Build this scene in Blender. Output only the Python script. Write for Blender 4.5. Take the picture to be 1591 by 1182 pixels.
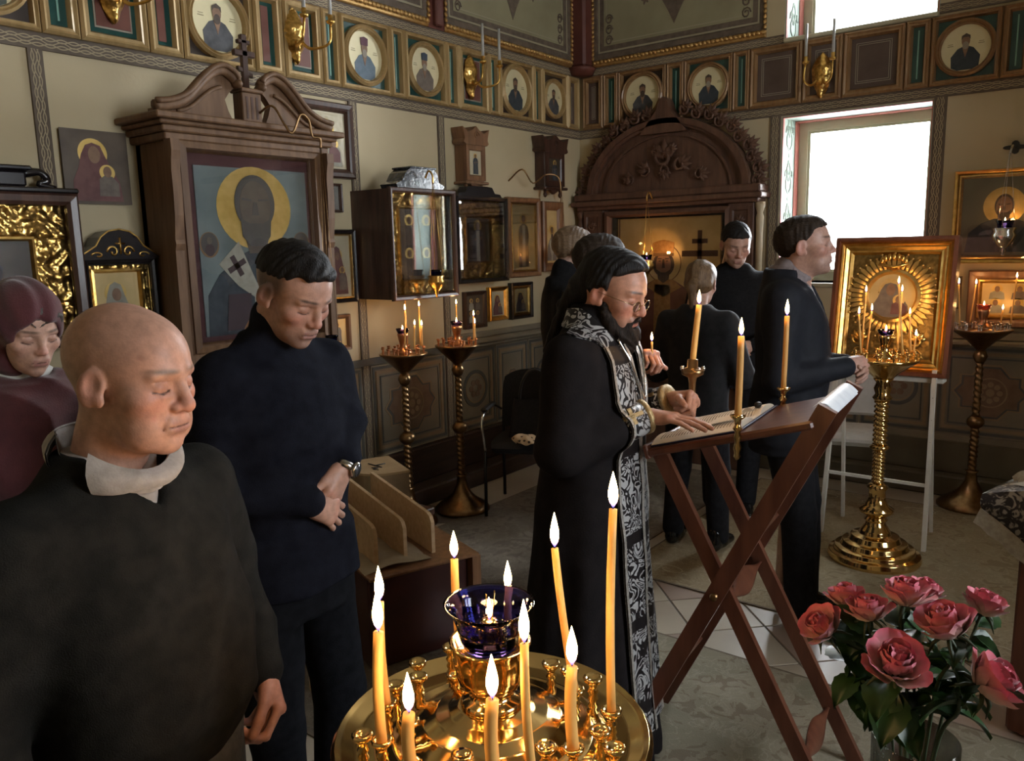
import bpy, math, random
import numpy as np
from mathutils import Matrix, Vector
random.seed(7); np.random.seed(7)
for o in list(bpy.data.objects): bpy.data.objects.remove(o)
SC = bpy.context.scene; COL = SC.collection
R = math.radians; PI = math.pi

# ---------------- camera ----------------
_yaw, _pit, _rol = R(37.942), R(9.418), R(-1.283)
_h = Vector((-math.sin(_yaw), math.cos(_yaw), 0)); _r = Vector((math.cos(_yaw), math.sin(_yaw), 0)); _u = Vector((0, 0, 1))
_f = _h*math.cos(_pit) - _u*math.sin(_pit); _up = _h*math.sin(_pit) + _u*math.cos(_pit)
_rr = _r*math.cos(_rol) + _up*math.sin(_rol); _uu = -_r*math.sin(_rol) + _up*math.cos(_rol)
cam = bpy.data.cameras.new('camera'); camo = bpy.data.objects.new('camera', cam); COL.objects.link(camo)
camo.matrix_world = Matrix(((_rr.x, _uu.x, -_f.x, 0), (_rr.y, _uu.y, -_f.y, 0), (_rr.z, _uu.z, -_f.z, 1.70), (0, 0, 0, 1)))
cam.sensor_fit = 'HORIZONTAL'; cam.sensor_width = 36; cam.lens = 36*1245/1591; cam.clip_start = .03
SC.camera = camo

# ---------------- world, daylight, exposure ----------------
W = bpy.data.worlds.new('world'); SC.world = W; W.use_nodes = True
W.node_tree.nodes['Background'].inputs[0].default_value = (.93, .96, 1, 1)
W.node_tree.nodes['Background'].inputs[1].default_value = 7.0
SC.view_settings.view_transform = 'Standard'; SC.view_settings.look = 'None'
SC.view_settings.gamma = 1; SC.view_settings.use_curve_mapping = False
SC.view_settings.exposure = 0.60
def area(name, loc, rot, sx, sy, power, col):
    l = bpy.data.lights.new(name, 'AREA'); l.shape = 'RECTANGLE'; l.size = sx; l.size_y = sy; l.energy = power; l.color = col
    o = bpy.data.objects.new(name, l); COL.objects.link(o); o.location = loc; o.rotation_euler = rot; return o
# daylight entering by the windows of the place: the two in the back wall and the tall ones of the east wall
area('daylight_window_back', (-1.6, 6.45, 2.0), (R(-90), 0, 0), .9, 1.1, 95, (.95, .97, 1))
area('daylight_window_upper', (-1.6, 6.45, 3.75), (R(-90), 0, 0), .9, 1.1, 80, (.95, .97, 1))
area('daylight_window_east', (2.75, 2.3, 2.3), (0, R(90), 0), 1.9, 1.4, 44, (.93, .96, 1))

# ---------------- material helpers ----------------
MATS = {}
def new_mat(name):
    m = bpy.data.materials.new(name); m.use_nodes = True; t = m.node_tree; t.nodes.clear()
    return m, t
def nd(t, kind, props=None, **ins):
    n = t.nodes.new('ShaderNode'+kind)
    for k, v in (props or {}).items(): setattr(n, k, v)
    for k, v in ins.items():
        k2 = int(k[1:]) if k[0] == 'i' and k[1:].isdigit() else k.replace('_', ' ')
        s = n.inputs[k2]
        if isinstance(v, bpy.types.NodeSocket): t.links.new(v, s)
        elif isinstance(v, bpy.types.Node): t.links.new(v.outputs[0], s)
        else:
            if isinstance(v, (tuple, list)) and len(v) == 3 and s.type == 'RGBA': v = (*v, 1)
            s.default_value = v
    return n
def math_(t, op, a, b=0.0, c=None):
    n = t.nodes.new('ShaderNodeMath'); n.operation = op
    for i, v in enumerate((a, b) if c is None else (a, b, c)):
        if isinstance(v, bpy.types.NodeSocket): t.links.new(v, n.inputs[i])
        else: n.inputs[i].default_value = v
    return n.outputs[0]
def mix_(t, fac, a, b):
    n = t.nodes.new('ShaderNodeMix'); n.data_type = 'RGBA'
    for i, v in ((0, fac), (6, a), (7, b)):
        if isinstance(v, bpy.types.NodeSocket): t.links.new(v, n.inputs[i])
        else:
            if isinstance(v, (tuple, list)) and len(v) == 3: v = (*v, 1)
            n.inputs[i].default_value = v
    return n.outputs[2]
def ramp_(t, fac, stops):
    n = t.nodes.new('ShaderNodeValToRGB'); t.links.new(fac, n.inputs[0]); e = n.color_ramp.elements
    while len(e) < len(stops): e.new(.5)
    for el, (p, c) in zip(e, stops): el.position = p; el.color = (*c, 1) if len(c) == 3 else c
    return n.outputs[0]
def pm(name, c1, c2=None, rough=.5, metal=0., scale=8., stretch=(1, 1, 1), bump=0., bscale=None, detail=4, coat=0., spec=.5,
       attr=None, emit=None, estr=0., sheen=0., trans=0., ior=1.45, lo=.35, hi=.65, bkind='noise', rvar=0.):
    if name in MATS: return MATS[name]
    m, t = new_mat(name); tc = nd(t, 'TexCoord').outputs['Object']
    mp = nd(t, 'Mapping', Vector=tc, Scale=stretch).outputs[0]
    nz = nd(t, 'TexNoise', Vector=mp, Scale=scale, Detail=detail).outputs[0]
    col = ramp_(t, nz, ((lo, c1), (hi, c2))) if c2 else None
    if attr:
        a = nd(t, 'Attribute', {'attribute_name': attr}).outputs[0]
        k = ramp_(t, nz, ((.3, (.82, .82, .82)), (.7, (1.12, 1.12, 1.12))))
        mx = t.nodes.new('ShaderNodeMix'); mx.data_type = 'RGBA'; mx.blend_type = 'MULTIPLY'; mx.inputs[0].default_value = 1
        t.links.new(a, mx.inputs[6]); t.links.new(k, mx.inputs[7]); col = mx.outputs[2]
    b = nd(t, 'BsdfPrincipled', Roughness=rough, Metallic=metal)
    if rvar: t.links.new(math_(t, 'MULTIPLY_ADD', nz, rvar*2, rough-rvar), b.inputs['Roughness'])
    if col is not None: t.links.new(col, b.inputs['Base Color'])
    else: b.inputs['Base Color'].default_value = (*c1, 1)
    b.inputs['Coat Weight'].default_value = coat; b.inputs['Coat Roughness'].default_value = .15; b.inputs['Specular IOR Level'].default_value = spec
    b.inputs['Sheen Weight'].default_value = sheen; b.inputs['Transmission Weight'].default_value = trans; b.inputs['IOR'].default_value = ior
    if emit: b.inputs['Emission Color'].default_value = (*emit, 1); b.inputs['Emission Strength'].default_value = estr
    if bump:
        if bkind == 'noise': bz = nd(t, 'TexNoise', Vector=mp, Scale=bscale or scale*5, Detail=3).outputs[0]
        elif bkind == 'vor': bz = nd(t, 'TexVoronoi', {'feature': 'SMOOTH_F1'}, Vector=mp, Scale=bscale or scale*5).outputs[0]
        else: bz = nd(t, 'TexWave', {'wave_type': 'BANDS', 'bands_direction': bkind}, Vector=mp, Scale=bscale or 40, Distortion=2.0).outputs[0]
        bn = nd(t, 'Bump', Strength=bump, Distance=.004, Height=bz); t.links.new(bn.outputs[0], b.inputs['Normal'])
    o = nd(t, 'OutputMaterial'); t.links.new(b.outputs[0], o.inputs[0]); MATS[name] = m
    return m
def painted(name, fn, rough=.6, spec=.4, bump=None, metal=0):
    """fn(t, x, y, z) -> colour socket, in the object's own metres"""
    if name in MATS: return MATS[name]
    m, t = new_mat(name); tc = nd(t, 'TexCoord').outputs['Object']; s = nd(t, 'SeparateXYZ', Vector=tc)
    c = fn(t, s.outputs[0], s.outputs[1], s.outputs[2], tc)
    b = nd(t, 'BsdfPrincipled', Roughness=rough, Metallic=metal); b.inputs['Specular IOR Level'].default_value = spec; t.links.new(c, b.inputs['Base Color'])
    if bump:
        bz = nd(t, 'TexNoise', Vector=tc, Scale=bump[0], Detail=3).outputs[0]
        t.links.new(nd(t, 'Bump', Strength=bump[1], Distance=.004, Height=bz).outputs[0], b.inputs['Normal'])
    t.links.new(b.outputs[0], nd(t, 'OutputMaterial').inputs[0]); MATS[name] = m; return m
def glass_pane(name, tint=(1, 1, 1), refl=1.0):
    if name in MATS: return MATS[name]
    m, t = new_mat(name); fr = nd(t, 'Fresnel', IOR=1.5).outputs[0]; fr = math_(t, 'MULTIPLY', fr, refl)
    g = nd(t, 'BsdfGlossy', Roughness=.015); tr = nd(t, 'BsdfTransparent', Color=tint)
    mx = nd(t, 'MixShader', i0=fr, i1=tr, i2=g)
    t.links.new(mx.outputs[0], nd(t, 'OutputMaterial').inputs[0]); MATS[name] = m; return m
def emis(name, col, s):
    if name in MATS: return MATS[name]
    m, t = new_mat(name); e = nd(t, 'Emission', Color=col, Strength=s); t.links.new(e.outputs[0], nd(t, 'OutputMaterial').inputs[0]); MATS[name] = m; return m

# ---------------- mesh helpers ----------------
def link(o, parent=None):
    COL.objects.link(o)
    if parent is not None: o.parent = parent
    return o
class MB:
    def __init__(s): s.v = []; s.f = []; s.mi = []; s.sm = []; s.m = 0; s.M = None
    def add(s, vs, fs, smooth=False):
        b = len(s.v)
        s.v += [tuple(s.M @ Vector(p)) for p in vs] if s.M is not None else [tuple(p) for p in vs]
        for f in fs: s.f.append(tuple(i+b for i in f)); s.mi.append(s.m); s.sm.append(smooth)
        return s
    def box(s, x0, x1, y0, y1, z0, z1, b=0.):
        if b <= 0:
            return s.add([(x, y, z) for x in (x0, x1) for y in (y0, y1) for z in (z0, z1)],
                         [(0, 1, 3, 2), (4, 6, 7, 5), (0, 4, 5, 1), (2, 3, 7, 6), (0, 2, 6, 4), (1, 5, 7, 3)])
        b = min(b, (x1-x0)*.45, (y1-y0)*.45, (z1-z0)*.45); vs = []; ix = {}
        for i, x in enumerate((x0, x1)):
            for j, y in enumerate((y0, y1)):
                for k, z in enumerate((z0, z1)):
                    sx, sy, sz = (b, -b)[i], (b, -b)[j], (b, -b)[k]
                    for a, p in enumerate(((x, y+sy, z+sz), (x+sx, y, z+sz), (x+sx, y+sy, z))): ix[i, j, k, a] = len(vs); vs.append(p)
        fs = []
        for i in (0, 1):
            q = [ix[i, j, k, 0] for j, k in ((0, 0), (1, 0), (1, 1), (0, 1))]; fs.append(q if i else q[::-1])
            q = [ix[j, i, k, 1] for j, k in ((0, 0), (1, 0), (1, 1), (0, 1))]; fs.append(q[::-1] if i else q)
            q = [ix[j, k, i, 2] for j, k in ((0, 0), (1, 0), (1, 1), (0, 1))]; fs.append(q if i else q[::-1])
            for j in (0, 1):
                q = [ix[i, j, 0, 0], ix[i, j, 0, 1], ix[i, j, 1, 1], ix[i, j, 1, 0]]; fs.append(q if i == j else q[::-1])
                q = [ix[i, 0, j, 0], ix[i, 0, j, 2], ix[i, 1, j, 2], ix[i, 1, j, 0]]; fs.append(q[::-1] if i == j else q)
                q = [ix[0, i, j, 1], ix[0, i, j, 2], ix[1, i, j, 2], ix[1, i, j, 1]]; fs.append(q if i == j else q[::-1])
                for k in (0, 1):
                    q = [ix[i, j, k, a] for a in range(3)]; fs.append(q if (i+j+k) % 2 else q[::-1])
        return s.add(vs, fs)
    def lathe(s, prof, n=24, c=(0, 0, 0), smooth=True, wob=None, crisp=False):
        vs = []; fs = []
        if crisp:
            q = [prof[0]]
            for (r0, z0), (r1, z1) in zip(prof, prof[1:]): q += [(r0+(r1-r0)*.12, z0+(z1-z0)*.12), (r0+(r1-r0)*.88, z0+(z1-z0)*.88), (r1, z1)]
            prof = q
        for k, (r, z) in enumerate(prof):
            for i in range(n):
                a = 2*PI*i/n; rr = r*(wob(a, z) if wob else 1)
                vs.append((c[0]+rr*math.cos(a), c[1]+rr*math.sin(a), c[2]+z))
        for k in range(len(prof)-1):
            for i in range(n):
                j = (i+1) % n; fs.append((k*n+i, k*n+j, (k+1)*n+j, (k+1)*n+i))
        fs.append(tuple(range(n))[::-1]); fs.append(tuple((len(prof)-1)*n+i for i in range(n)))
        return s.add(vs, fs, smooth)
    def tube(s, pts, r, n=8, smooth=True, flat=None):
        pts = [Vector(p) for p in pts]; m = len(pts); rs = r if isinstance(r, (list, tuple)) else [r]*m
        vs = []; fs = []; d0 = (pts[1]-pts[0]).normalized()
        u = d0.orthogonal().normalized() if flat is None else Vector(flat)
        for k in range(m):
            d = (pts[min(k+1, m-1)]-pts[max(k-1, 0)]).normalized(); u = (u-d*u.dot(d)).normalized(); w = d.cross(u)
            for i in range(n):
                a = 2*PI*i/n; vs.append(pts[k]+(u*math.cos(a)+w*math.sin(a))*rs[k])
        for k in range(m-1):
            for i in range(n):
                j = (i+1) % n; fs.append((k*n+i, k*n+j, (k+1)*n+j, (k+1)*n+i))
        fs.append(tuple(range(n))[::-1]); fs.append(tuple((m-1)*n+i for i in range(n)))
        return s.add(vs, fs, smooth)
    def bar(s, a, b, w, h, up=(0, 0, 1)):
        a, b = Vector(a), Vector(b); d = (b-a).normalized(); u = Vector(up); u = (u-d*u.dot(d)).normalized(); x = d.cross(u)
        vs = [p+x*(w/2*i)+u*(h/2*j) for p in (a, b) for i, j in ((-1, -1), (1, -1), (1, 1), (-1, 1))]
        return s.add(vs, [(0, 1, 2, 3)[::-1], (4, 5, 6, 7), (0, 1, 5, 4), (1, 2, 6, 5), (2, 3, 7, 6), (3, 0, 4, 7)])
    def prism(s, poly, y0, y1, smooth=False):
        """polygon in x,z extruded from y0 (front) to y1 (back)"""
        a = sum(poly[i][0]*poly[(i+1) % len(poly)][1]-poly[(i+1) % len(poly)][0]*poly[i][1] for i in range(len(poly)))
        if a < 0: poly = poly[::-1]
        n = len(poly); vs = [(x, y0, z) for x, z in poly]+[(x, y1, z) for x, z in poly]
        return s.add(vs, [tuple(range(n)), tuple(range(2*n-1, n-1, -1))]+[(i, i+n, (i+1) % n+n, (i+1) % n) for i in range(n)], smooth)
    def disc(s, cx, cz, rx, rz, y0, y1, n=28): return s.prism([(cx+rx*math.cos(2*PI*i/n), cz+rz*math.sin(2*PI*i/n)) for i in range(n)], y0, y1)
    def ring(s, cx, cz, prof, n=36, ez=1.):
        """profile of (radius, y) swept round a circle in x,z"""
        m = len(prof); vs = [(cx+r*math.cos(2*PI*i/n), y, cz+ez*r*math.sin(2*PI*i/n)) for i in range(n) for r, y in prof]; fs = []
        for i in range(n):
            j = (i+1) % n
            for k in range(m-1): fs.append((i*m+k, j*m+k, j*m+k+1, i*m+k+1))
        return s.add(vs, fs, False)
    def frame(s, x0, x1, z0, z1, prof):
        """mitred frame: profile of (inset from outer edge, y)"""
        m = len(prof); vs = []
        for t, y in prof: vs += [(x0+t, y, z0+t), (x1-t, y, z0+t), (x1-t, y, z1-t), (x0+t, y, z1-t)]
        fs = []
        for k in range(m-1):
            for i in range(4): j = (i+1) % 4; fs.append((k*4+i, k*4+j, (k+1)*4+j, (k+1)*4+i))
        return s.add(vs, fs)
    def grid(s, fn, nu, nv, smooth=True, closed=False):
        vs = [fn(i/(nu-(0 if closed else 1)), j/(nv-1)) for i in range(nu) for j in range(nv)]; fs = []
        for i in range(nu if closed else nu-1):
            i2 = (i+1) % nu
            for j in range(nv-1): fs.append((i*nv+j, i2*nv+j, i2*nv+j+1, i*nv+j+1))
        return s.add(vs, fs, smooth)
    def ball(s, c, r, n=12, m=8):
        r = r if isinstance(r, (tuple, list)) else (r, r, r)
        vs = [(c[0]+r[0]*math.sin(PI*k/m)*math.cos(2*PI*i/n), c[1]+r[1]*math.sin(PI*k/m)*math.sin(2*PI*i/n), c[2]-r[2]*math.cos(PI*k/m)) for k in range(1, m) for i in range(n)]
        fs = [(k*n+i, k*n+(i+1) % n, (k+1)*n+(i+1) % n, (k+1)*n+i) for k in range(m-2) for i in range(n)]
        a, b = len(vs), len(vs)+1; vs += [(c[0], c[1], c[2]-r[2]), (c[0], c[1], c[2]+r[2])]
        fs += [(a, (i+1) % n, i) for i in range(n)]+[(b, (m-2)*n+i, (m-2)*n+(i+1) % n) for i in range(n)]
        return s.add(vs, fs, True)
    def mesh(s, name, mats):
        me = bpy.data.meshes.new(name); me.from_pydata(s.v, [], s.f)
        for mm in (mats if isinstance(mats, (list, tuple)) else [mats]): me.materials.append(mm)
        me.polygons.foreach_set('material_index', s.mi); me.polygons.foreach_set('use_smooth', s.sm); me.update(); return me
    def build(s, name, mats, parent=None, **tags):
        o = link(bpy.data.objects.new(name, s.mesh(name, mats)), parent)
        for k, v in tags.items(): o[k] = v
        return o
def thing(name, label, cat, loc=(0, 0, 0), rz=0., group=None):
    o = bpy.data.objects.new(name, None); o.empty_display_size = .1; COL.objects.link(o); o.location = loc; o.rotation_euler = (0, 0, rz)
    o['label'] = label; o['category'] = cat
    if group: o['group'] = group
    return o
def tag(o, label, cat, group=None):
    o['label'] = label; o['category'] = cat
    if group: o['group'] = group
    return o
def inst(src, parent, loc=None, rot=None, scale=None, name=None):
    c = src.copy(); COL.objects.link(c); c.parent = parent
    if loc is not None: c.location = loc
    if rot is not None: c.rotation_euler = rot
    if scale is not None: c.scale = scale
    return c
def copy_tree(o, parent=None):
    c = o.copy(); COL.objects.link(c); c.parent = parent
    for ch in [k for k in bpy.data.objects if k.parent == o]: copy_tree(ch, c)
    return c
def spline(pts, n):
    """Catmull-Rom through points"""
    P = [Vector(p) for p in pts]; P = [P[0]*2-P[1]]+P+[P[-1]*2-P[-2]]; out = []; m = len(P)-3
    for i in range(m):
        for k in range(n):
            t = k/n; a, b, c, d = P[i:i+4]
            out.append(.5*((2*b)+(c-a)*t+(2*a-5*b+4*c-d)*t*t+(3*b-a-3*c+d)*t**3))
    out.append(P[-2]); return out

# ---------------- shared materials ----------------
GOLD = pm('gilt', (.62, .36, .09), (.78, .5, .16), rough=.3, metal=1, scale=30, bump=.25, bscale=60)
GOLDR = pm('gilt_relief', (.45, .25, .06), (.85, .55, .18), rough=.28, metal=1, scale=60, bump=.9, bscale=55, bkind='vor')
GOLDM = pm('matt_gold', (.60, .42, .16), (.72, .54, .26), rough=.45, metal=.75, scale=20)
BRASS = pm('brass', (.78, .54, .23), rough=.12, metal=1)
BRASSD = pm('dull_brass', (.24, .14, .065), (.34, .21, .10), rough=.30, metal=1, scale=30)
COPPER = pm('copper', (.55, .25, .12), (.68, .34, .18), rough=.3, metal=1, scale=30)
SILVER = pm('silver', (.75, .75, .75), rough=.2, metal=1)
WOODD = pm('dark_wood', (.040, .018, .012), (.075, .035, .022), rough=.38, scale=6, stretch=(6, 6, .6), bump=.15, bscale=30, coat=.2)
WOODB = pm('black_wood', (.010, .008, .009), (.020, .015, .015), rough=.25, scale=6, coat=.3)
WOODM = pm('brown_wood', (.16, .075, .035), (.25, .125, .06), rough=.42, scale=5, stretch=(7, 7, .7), bump=.15, bscale=30, coat=.15)
WOODR = pm('red_wood', (.11, .034, .018), (.17, .058, .03), rough=.34, scale=5, stretch=(7, 7, .7), bump=.1, bscale=30, coat=.3)
WOODC = pm('carved_wood', (.085, .042, .027), (.145, .072, .045), rough=.5, scale=5, stretch=(5, 5, .8), bump=.3, bscale=40)
PINE = pm('plywood', (.50, .34, .19), (.60, .43, .26), rough=.6, scale=5, stretch=(8, 1, 8))
BLACKC = pm('black_cloth', (.005, .005, .006), (.009, .009, .010), rough=.9, scale=60, bump=.3, bscale=300, spec=.2)
WHITEC = pm('white_paint', (.55, .53, .47), (.62, .60, .54), rough=.5, scale=14)
WAX = pm('wax', (.86, .50, .16), (.80, .44, .12), rough=.4, scale=10, spec=.4)
WICK = pm('wick', (.02, .015, .012), rough=.9)
BLUEG = pm('blue_glass', (.06, .06, .42), rough=.03, trans=1., spec=.6)
RUBBER = pm('black_plastic', (.012, .012, .012), rough=.5)
def flame_mat():
    m, t = new_mat('flame'); g = nd(t, 'TexCoord').outputs['Generated']; z = nd(t, 'SeparateXYZ', Vector=g).outputs[2]
    c = ramp_(t, z, ((0, (.10, .12, 1)), (.16, (.75, .35, .35)), (.3, (1, .62, .22)), (1, (1, .72, .34))))
    s = ramp_(t, z, ((0, (.06,)*3), (.12, (.12,)*3), (.28, (1,)*3), (1, (.8,)*3)))
    e = nd(t, 'Emission', Color=c, Strength=math_(t, 'MULTIPLY', s, 26.)); t.links.new(e.outputs[0], nd(t, 'OutputMaterial').inputs[0]); return m
FLAME = flame_mat()
_fl = MB(); _fl.lathe([(.0008, 0), (.0042, .006), (.0058, .013), (.0056, .020), (.0038, .029), (.0018, .037), (.0003, .043)], 10); FLAME_ME = _fl.mesh('flame', FLAME)
LIGHTK = .85
def flame(parent, loc, s=1., power=.55, tilt=0.):
    o = bpy.data.objects.new('flame', FLAME_ME); link(o, parent); o.location = loc; o.scale = (s, s, s*random.uniform(.92, 1.1)); o.rotation_euler = (0, tilt, random.random()*6)
    if power:
        l = bpy.data.lights.new('flame_light', 'POINT'); l.energy = power*LIGHTK; l.color = (1, .50, .17); l.shadow_soft_size = .012
        k = bpy.data.objects.new('flame_light', l); link(k, parent); k.location = (loc[0], loc[1], loc[2]+.026*s)
    return o
def candle(base, top, r=.0055, label='', group=None, power=.55, fs=1., bend=.004, mat=None):
    """taper from base to the top of the wax (world points) with wick and flame"""
    base, top = Vector(base), Vector(top); t = thing('candle', label, 'candle', base, 0, group)
    d = top-base; side = Vector((-d.y, d.x, 0)) if abs(d.x)+abs(d.y) > 1e-4 else Vector((1, 0, 0)); side = side.normalized()*bend
    pts = [d*k/6+side*math.sin(PI*k/6) for k in range(7)]
    b = MB(); b.tube(pts, [r*1.04, r, r*1.02, r*.99, r, r*.97, r*.93], 12); b.build('wax', mat or WAX, t)
    b = MB(); b.tube([d, d+Vector((.0004, 0, .007))], .0007, 5); b.build('wick', WICK, t)
    flame(t, d+Vector((0, 0, .0025)), fs, power); return t
# ================= the room =================
XL, YB, XR, YF, ZC = -3.85, 5.95, 2.5, -2.2, 4.45
PLASTER = pm('plaster', (.47, .385, .235), (.57, .475, .31), rough=.8, scale=1.3, bump=.12, bscale=60, lo=.3, hi=.7)
def braid(name, ax):
    def fn(t, x, y, z, tc):
        u = {'x': x, 'y': y, 'z': z}[ax]; ph = math_(t, 'MULTIPLY', u, 62.); w = nd(t, 'Attribute', {'attribute_name': 'across'}).outputs[2]
        s1 = math_(t, 'SINE', ph); out = None
        for off, sg in ((.30, .16), (.30, -.16), (.68, .16), (.68, -.16), (.49, .2)):
            dd = math_(t, 'ABSOLUTE', math_(t, 'SUBTRACT', w, math_(t, 'MULTIPLY_ADD', s1, sg*.6, off)))
            k = math_(t, 'LESS_THAN', dd, .035); out = k if out is None else math_(t, 'MAXIMUM', out, k)
        nz = nd(t, 'TexNoise', Vector=tc, Scale=9.).outputs[0]
        base = ramp_(t, nz, ((.3, (.10, .075, .055)), (.7, (.15, .115, .085))))
        return mix_(t, out, base, (.36, .29, .18))
    return painted(name, fn, rough=.75)
BR = {a: braid('braid_'+a, a) for a in 'xyz'}
def strip_obj(name, p0, p1, axis, wall, parent=None, th=.012):
    """painted braid strip: box on the wall; stores the across coordinate"""
    (a0, z0), (a1, z1) = p0, p1; b = MB()
    if wall == 'left': b.box(XL, XL+th, a0, a1, z0, z1)
    else: b.box(a0, a1, YB-th, YB, z0, z1)
    o = b.build(name, BR[axis], parent); me = o.data; at = me.attributes.new('across', 'FLOAT', 'POINT')
    for i, v in enumerate(me.vertices):
        if axis == 'z': al = v.co.y if wall == 'left' else v.co.x; at.data[i].value = (al-a0)/(a1-a0)
        else: at.data[i].value = (v.co.z-z0)/(z1-z0)
    return o
def struct(name, mb, mats, parent=None):
    o = mb.build(name, mats, parent)
    if parent is None: o['kind'] = 'structure'
    return o
# floor with diagonal tiles
grout = pm('grout', (.10, .085, .07), (.15, .12, .10), rough=.9, scale=5)
b = MB(); b.box(XL, XR, YF, YB, -.08, -.004); floor = struct('floor', b, grout)
TB = pm('tile_beige', (.36, .30, .23), (.44, .38, .29), rough=.32, scale=2.5, bump=.05); TP = pm('tile_pink', (.27, .20, .16), (.34, .26, .21), rough=.32, scale=2.5, bump=.05)
L = .33; g = .0035
tm = []
for mt in (TB, TP):
    b = MB(); b.box(-L/2+g, L/2-g, -L/2+g, L/2-g, -.012, 0, .0025); tm.append(b.mesh('tile', mt))
c45 = math.cos(PI/4)
for i in range(-2, 16):
    for j in range(-16, 8):
        x = -1.66+(i+j)*L*c45; y = 1.7+(i-j)*L*c45
        if -3.4 < x < 1.1 and 1.0 < y < 3.75 and not (-1.35 < x < .6 and 1.7 < y < 2.7):
            o = bpy.data.objects.new('tile', tm[(i*2+j*3) % 4 == 0]); link(o, floor); o.location = (x, y, random.uniform(-.0012, 0)); o.rotation_euler = (0, 0, PI/4)
b = MB(); b.box(XL, XR, 3.75, YB, -.02, -.001); b.box(XL, XR, YF, 1.0, -.02, -.001); struct('floor_slab', b, TB, floor)
# carpets
def carpet_mat(name, base, base2, dark, light, sc):
    def fn(t, x, y, z, tc):
        n1 = nd(t, 'TexNoise', Vector=tc, Scale=2.2*sc, Detail=3, Distortion=1.6).outputs[0]
        n2 = nd(t, 'TexNoise', Vector=tc, Scale=12*sc, Detail=6, Distortion=1.2).outputs[0]
        n3 = nd(t, 'TexNoise', Vector=tc, Scale=200., Detail=2).outputs[0]
        c = ramp_(t, n1, ((.35, base), (.65, base2)))
        k = math_(t, 'MULTIPLY', math_(t, 'GREATER_THAN', n2, .56), math_(t, 'GREATER_THAN', n1, .47)); c = mix_(t, math_(t, 'MULTIPLY', k, .42), c, dark)
        k = math_(t, 'LESS_THAN', math_(t, 'ABSOLUTE', math_(t, 'SUBTRACT', n2, .45)), .018); c = mix_(t, math_(t, 'MULTIPLY', k, .6), c, light)
        return mix_(t, math_(t, 'MULTIPLY', n3, .35), c, dark)
    return painted(name, fn, rough=.95, spec=.1, bump=(260., .6))
CP1 = carpet_mat('carpet_field_green', (.26, .25, .18), (.34, .31, .23), (.14, .085, .06), (.40, .36, .28), 1.0)
CP2 = carpet_mat('carpet_field_beige', (.33, .27, .17), (.38, .32, .21), (.20, .15, .09), (.46, .40, .28), 1.3)
CPB = carpet_mat('carpet_border', (.30, .24, .15), (.34, .28, .18), (.19, .14, .085), (.48, .42, .30), 2.2)
CP3 = carpet_mat('carpet_field_grey', (.17, .145, .115), (.23, .20, .16), (.09, .07, .055), (.28, .25, .2), 1.2)
CPE = pm('carpet_edge', (.13, .10, .07), (.18, .14, .1), rough=.95, scale=40)
def carpet(label, x0, x1, y0, y1, f, bord=None, bw=.24):
    t = thing('carpet', label, 'carpet', (x0, y0, 0)); w, h = x1-x0, y1-y0
    b = MB(); b.box(bw, w-bw, bw, h-bw, .0005, .006); b.build('field', f, t)
    b = MB()
    for q in ((0.012, w-.012, .012, bw), (.012, w-.012, h-bw, h-.012), (.012, bw, bw, h-bw), (w-bw, w-.012, bw, h-bw)): b.box(*q, .0005, .0058)
    bo = b.build('border', bord or f, t)
    b = MB()
    for q in ((0, w, 0, .012), (0, w, h-.012, h), (0, .012, 0, h), (w-.012, w, 0, h)): b.box(*q, .0003, .0055)
    b.build('edging', CPE, t)
    if bord:   # woven scrolls of the border, slightly proud
        b = MB()
        def scroll(cx, cy, s, fl):
            pts = [(cx+fl*s*(1-k/16)*math.cos(k*.55), cy+s*.55*(1-k/16)*math.sin(k*.55), .0035) for k in range(16)]
            b.tube(pts, .004, 5)
        n = int(w/.30)
        for k in range(n):
            scroll(.22+k*(w-.4)/max(n-1, 1), bw/2+.01, .11, 1 if k % 2 else -1); scroll(.22+k*(w-.4)/max(n-1, 1), h-bw/2-.01, .11, -1 if k % 2 else 1)
        b.build('border_scrolls', pm('carpet_scroll', (.50, .44, .32), (.44, .38, .27), rough=.95, scale=30), t, kind='stuff')
    return t
carpet('grey green carpet with brown floral clusters under the folding lectern', -1.60, .75, 1.25, 3.0, CP1, None, .14)
carpet('beige carpet with scroll border under the tall gilt candle stand', -2.05, 1.0, 3.5, 5.55, CP2, CPB, .30)
carpet('dim grey floral carpet beside the black visitor chair', -3.30, -2.12, 1.6, 5.5, CP3, None, .14)
# walls
b = MB(); b.box(XL-.25, XL, YF, YB+.55, 0, ZC); wall_left = struct('wall_left', b, PLASTER)
W1 = (-2.12, -1.13, 1.40, 2.585); W2 = (-2.12, -1.13, 3.115, 4.25)
b = MB(); D = .5
xs = (XL, W1[0], W1[1], XR); b.box(XL, W1[0], YB, YB+D, 0, ZC); b.box(W1[1], XR, YB, YB+D, 0, ZC)
b.box(W1[0], W1[1], YB, YB+D, 0, W1[2]); b.box(W1[0], W1[1], YB, YB+D, W1[3], W2[2]); b.box(W1[0], W1[1], YB, YB+D, W2[3], ZC)
wall_back = struct('wall_back', b, PLASTER)
b = MB(); E = (1.50, 3.10, 1.2, 3.4); b.box(XR, XR+.3, YF, E[0], 0, ZC); b.box(XR, XR+.3, E[1], YB+D, 0, ZC); b.box(XR, XR+.3, E[0], E[1], 0, E[2]); b.box(XR, XR+.3, E[0], E[1], E[3], ZC)
wall_right = struct('wall_right', b, PLASTER)
b = MB(); b.box(XL-.25, XR+.3, YF-.2, YF, 0, ZC); struct('wall_front', b, PLASTER)
b = MB(); b.box(XL-.25, XR+.3, YF-.2, YB+.55, ZC, ZC+.15); struct('ceiling', b, pm('ceiling_paint', (.35, .30, .2), (.4, .35, .25), rough=.8))
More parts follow.
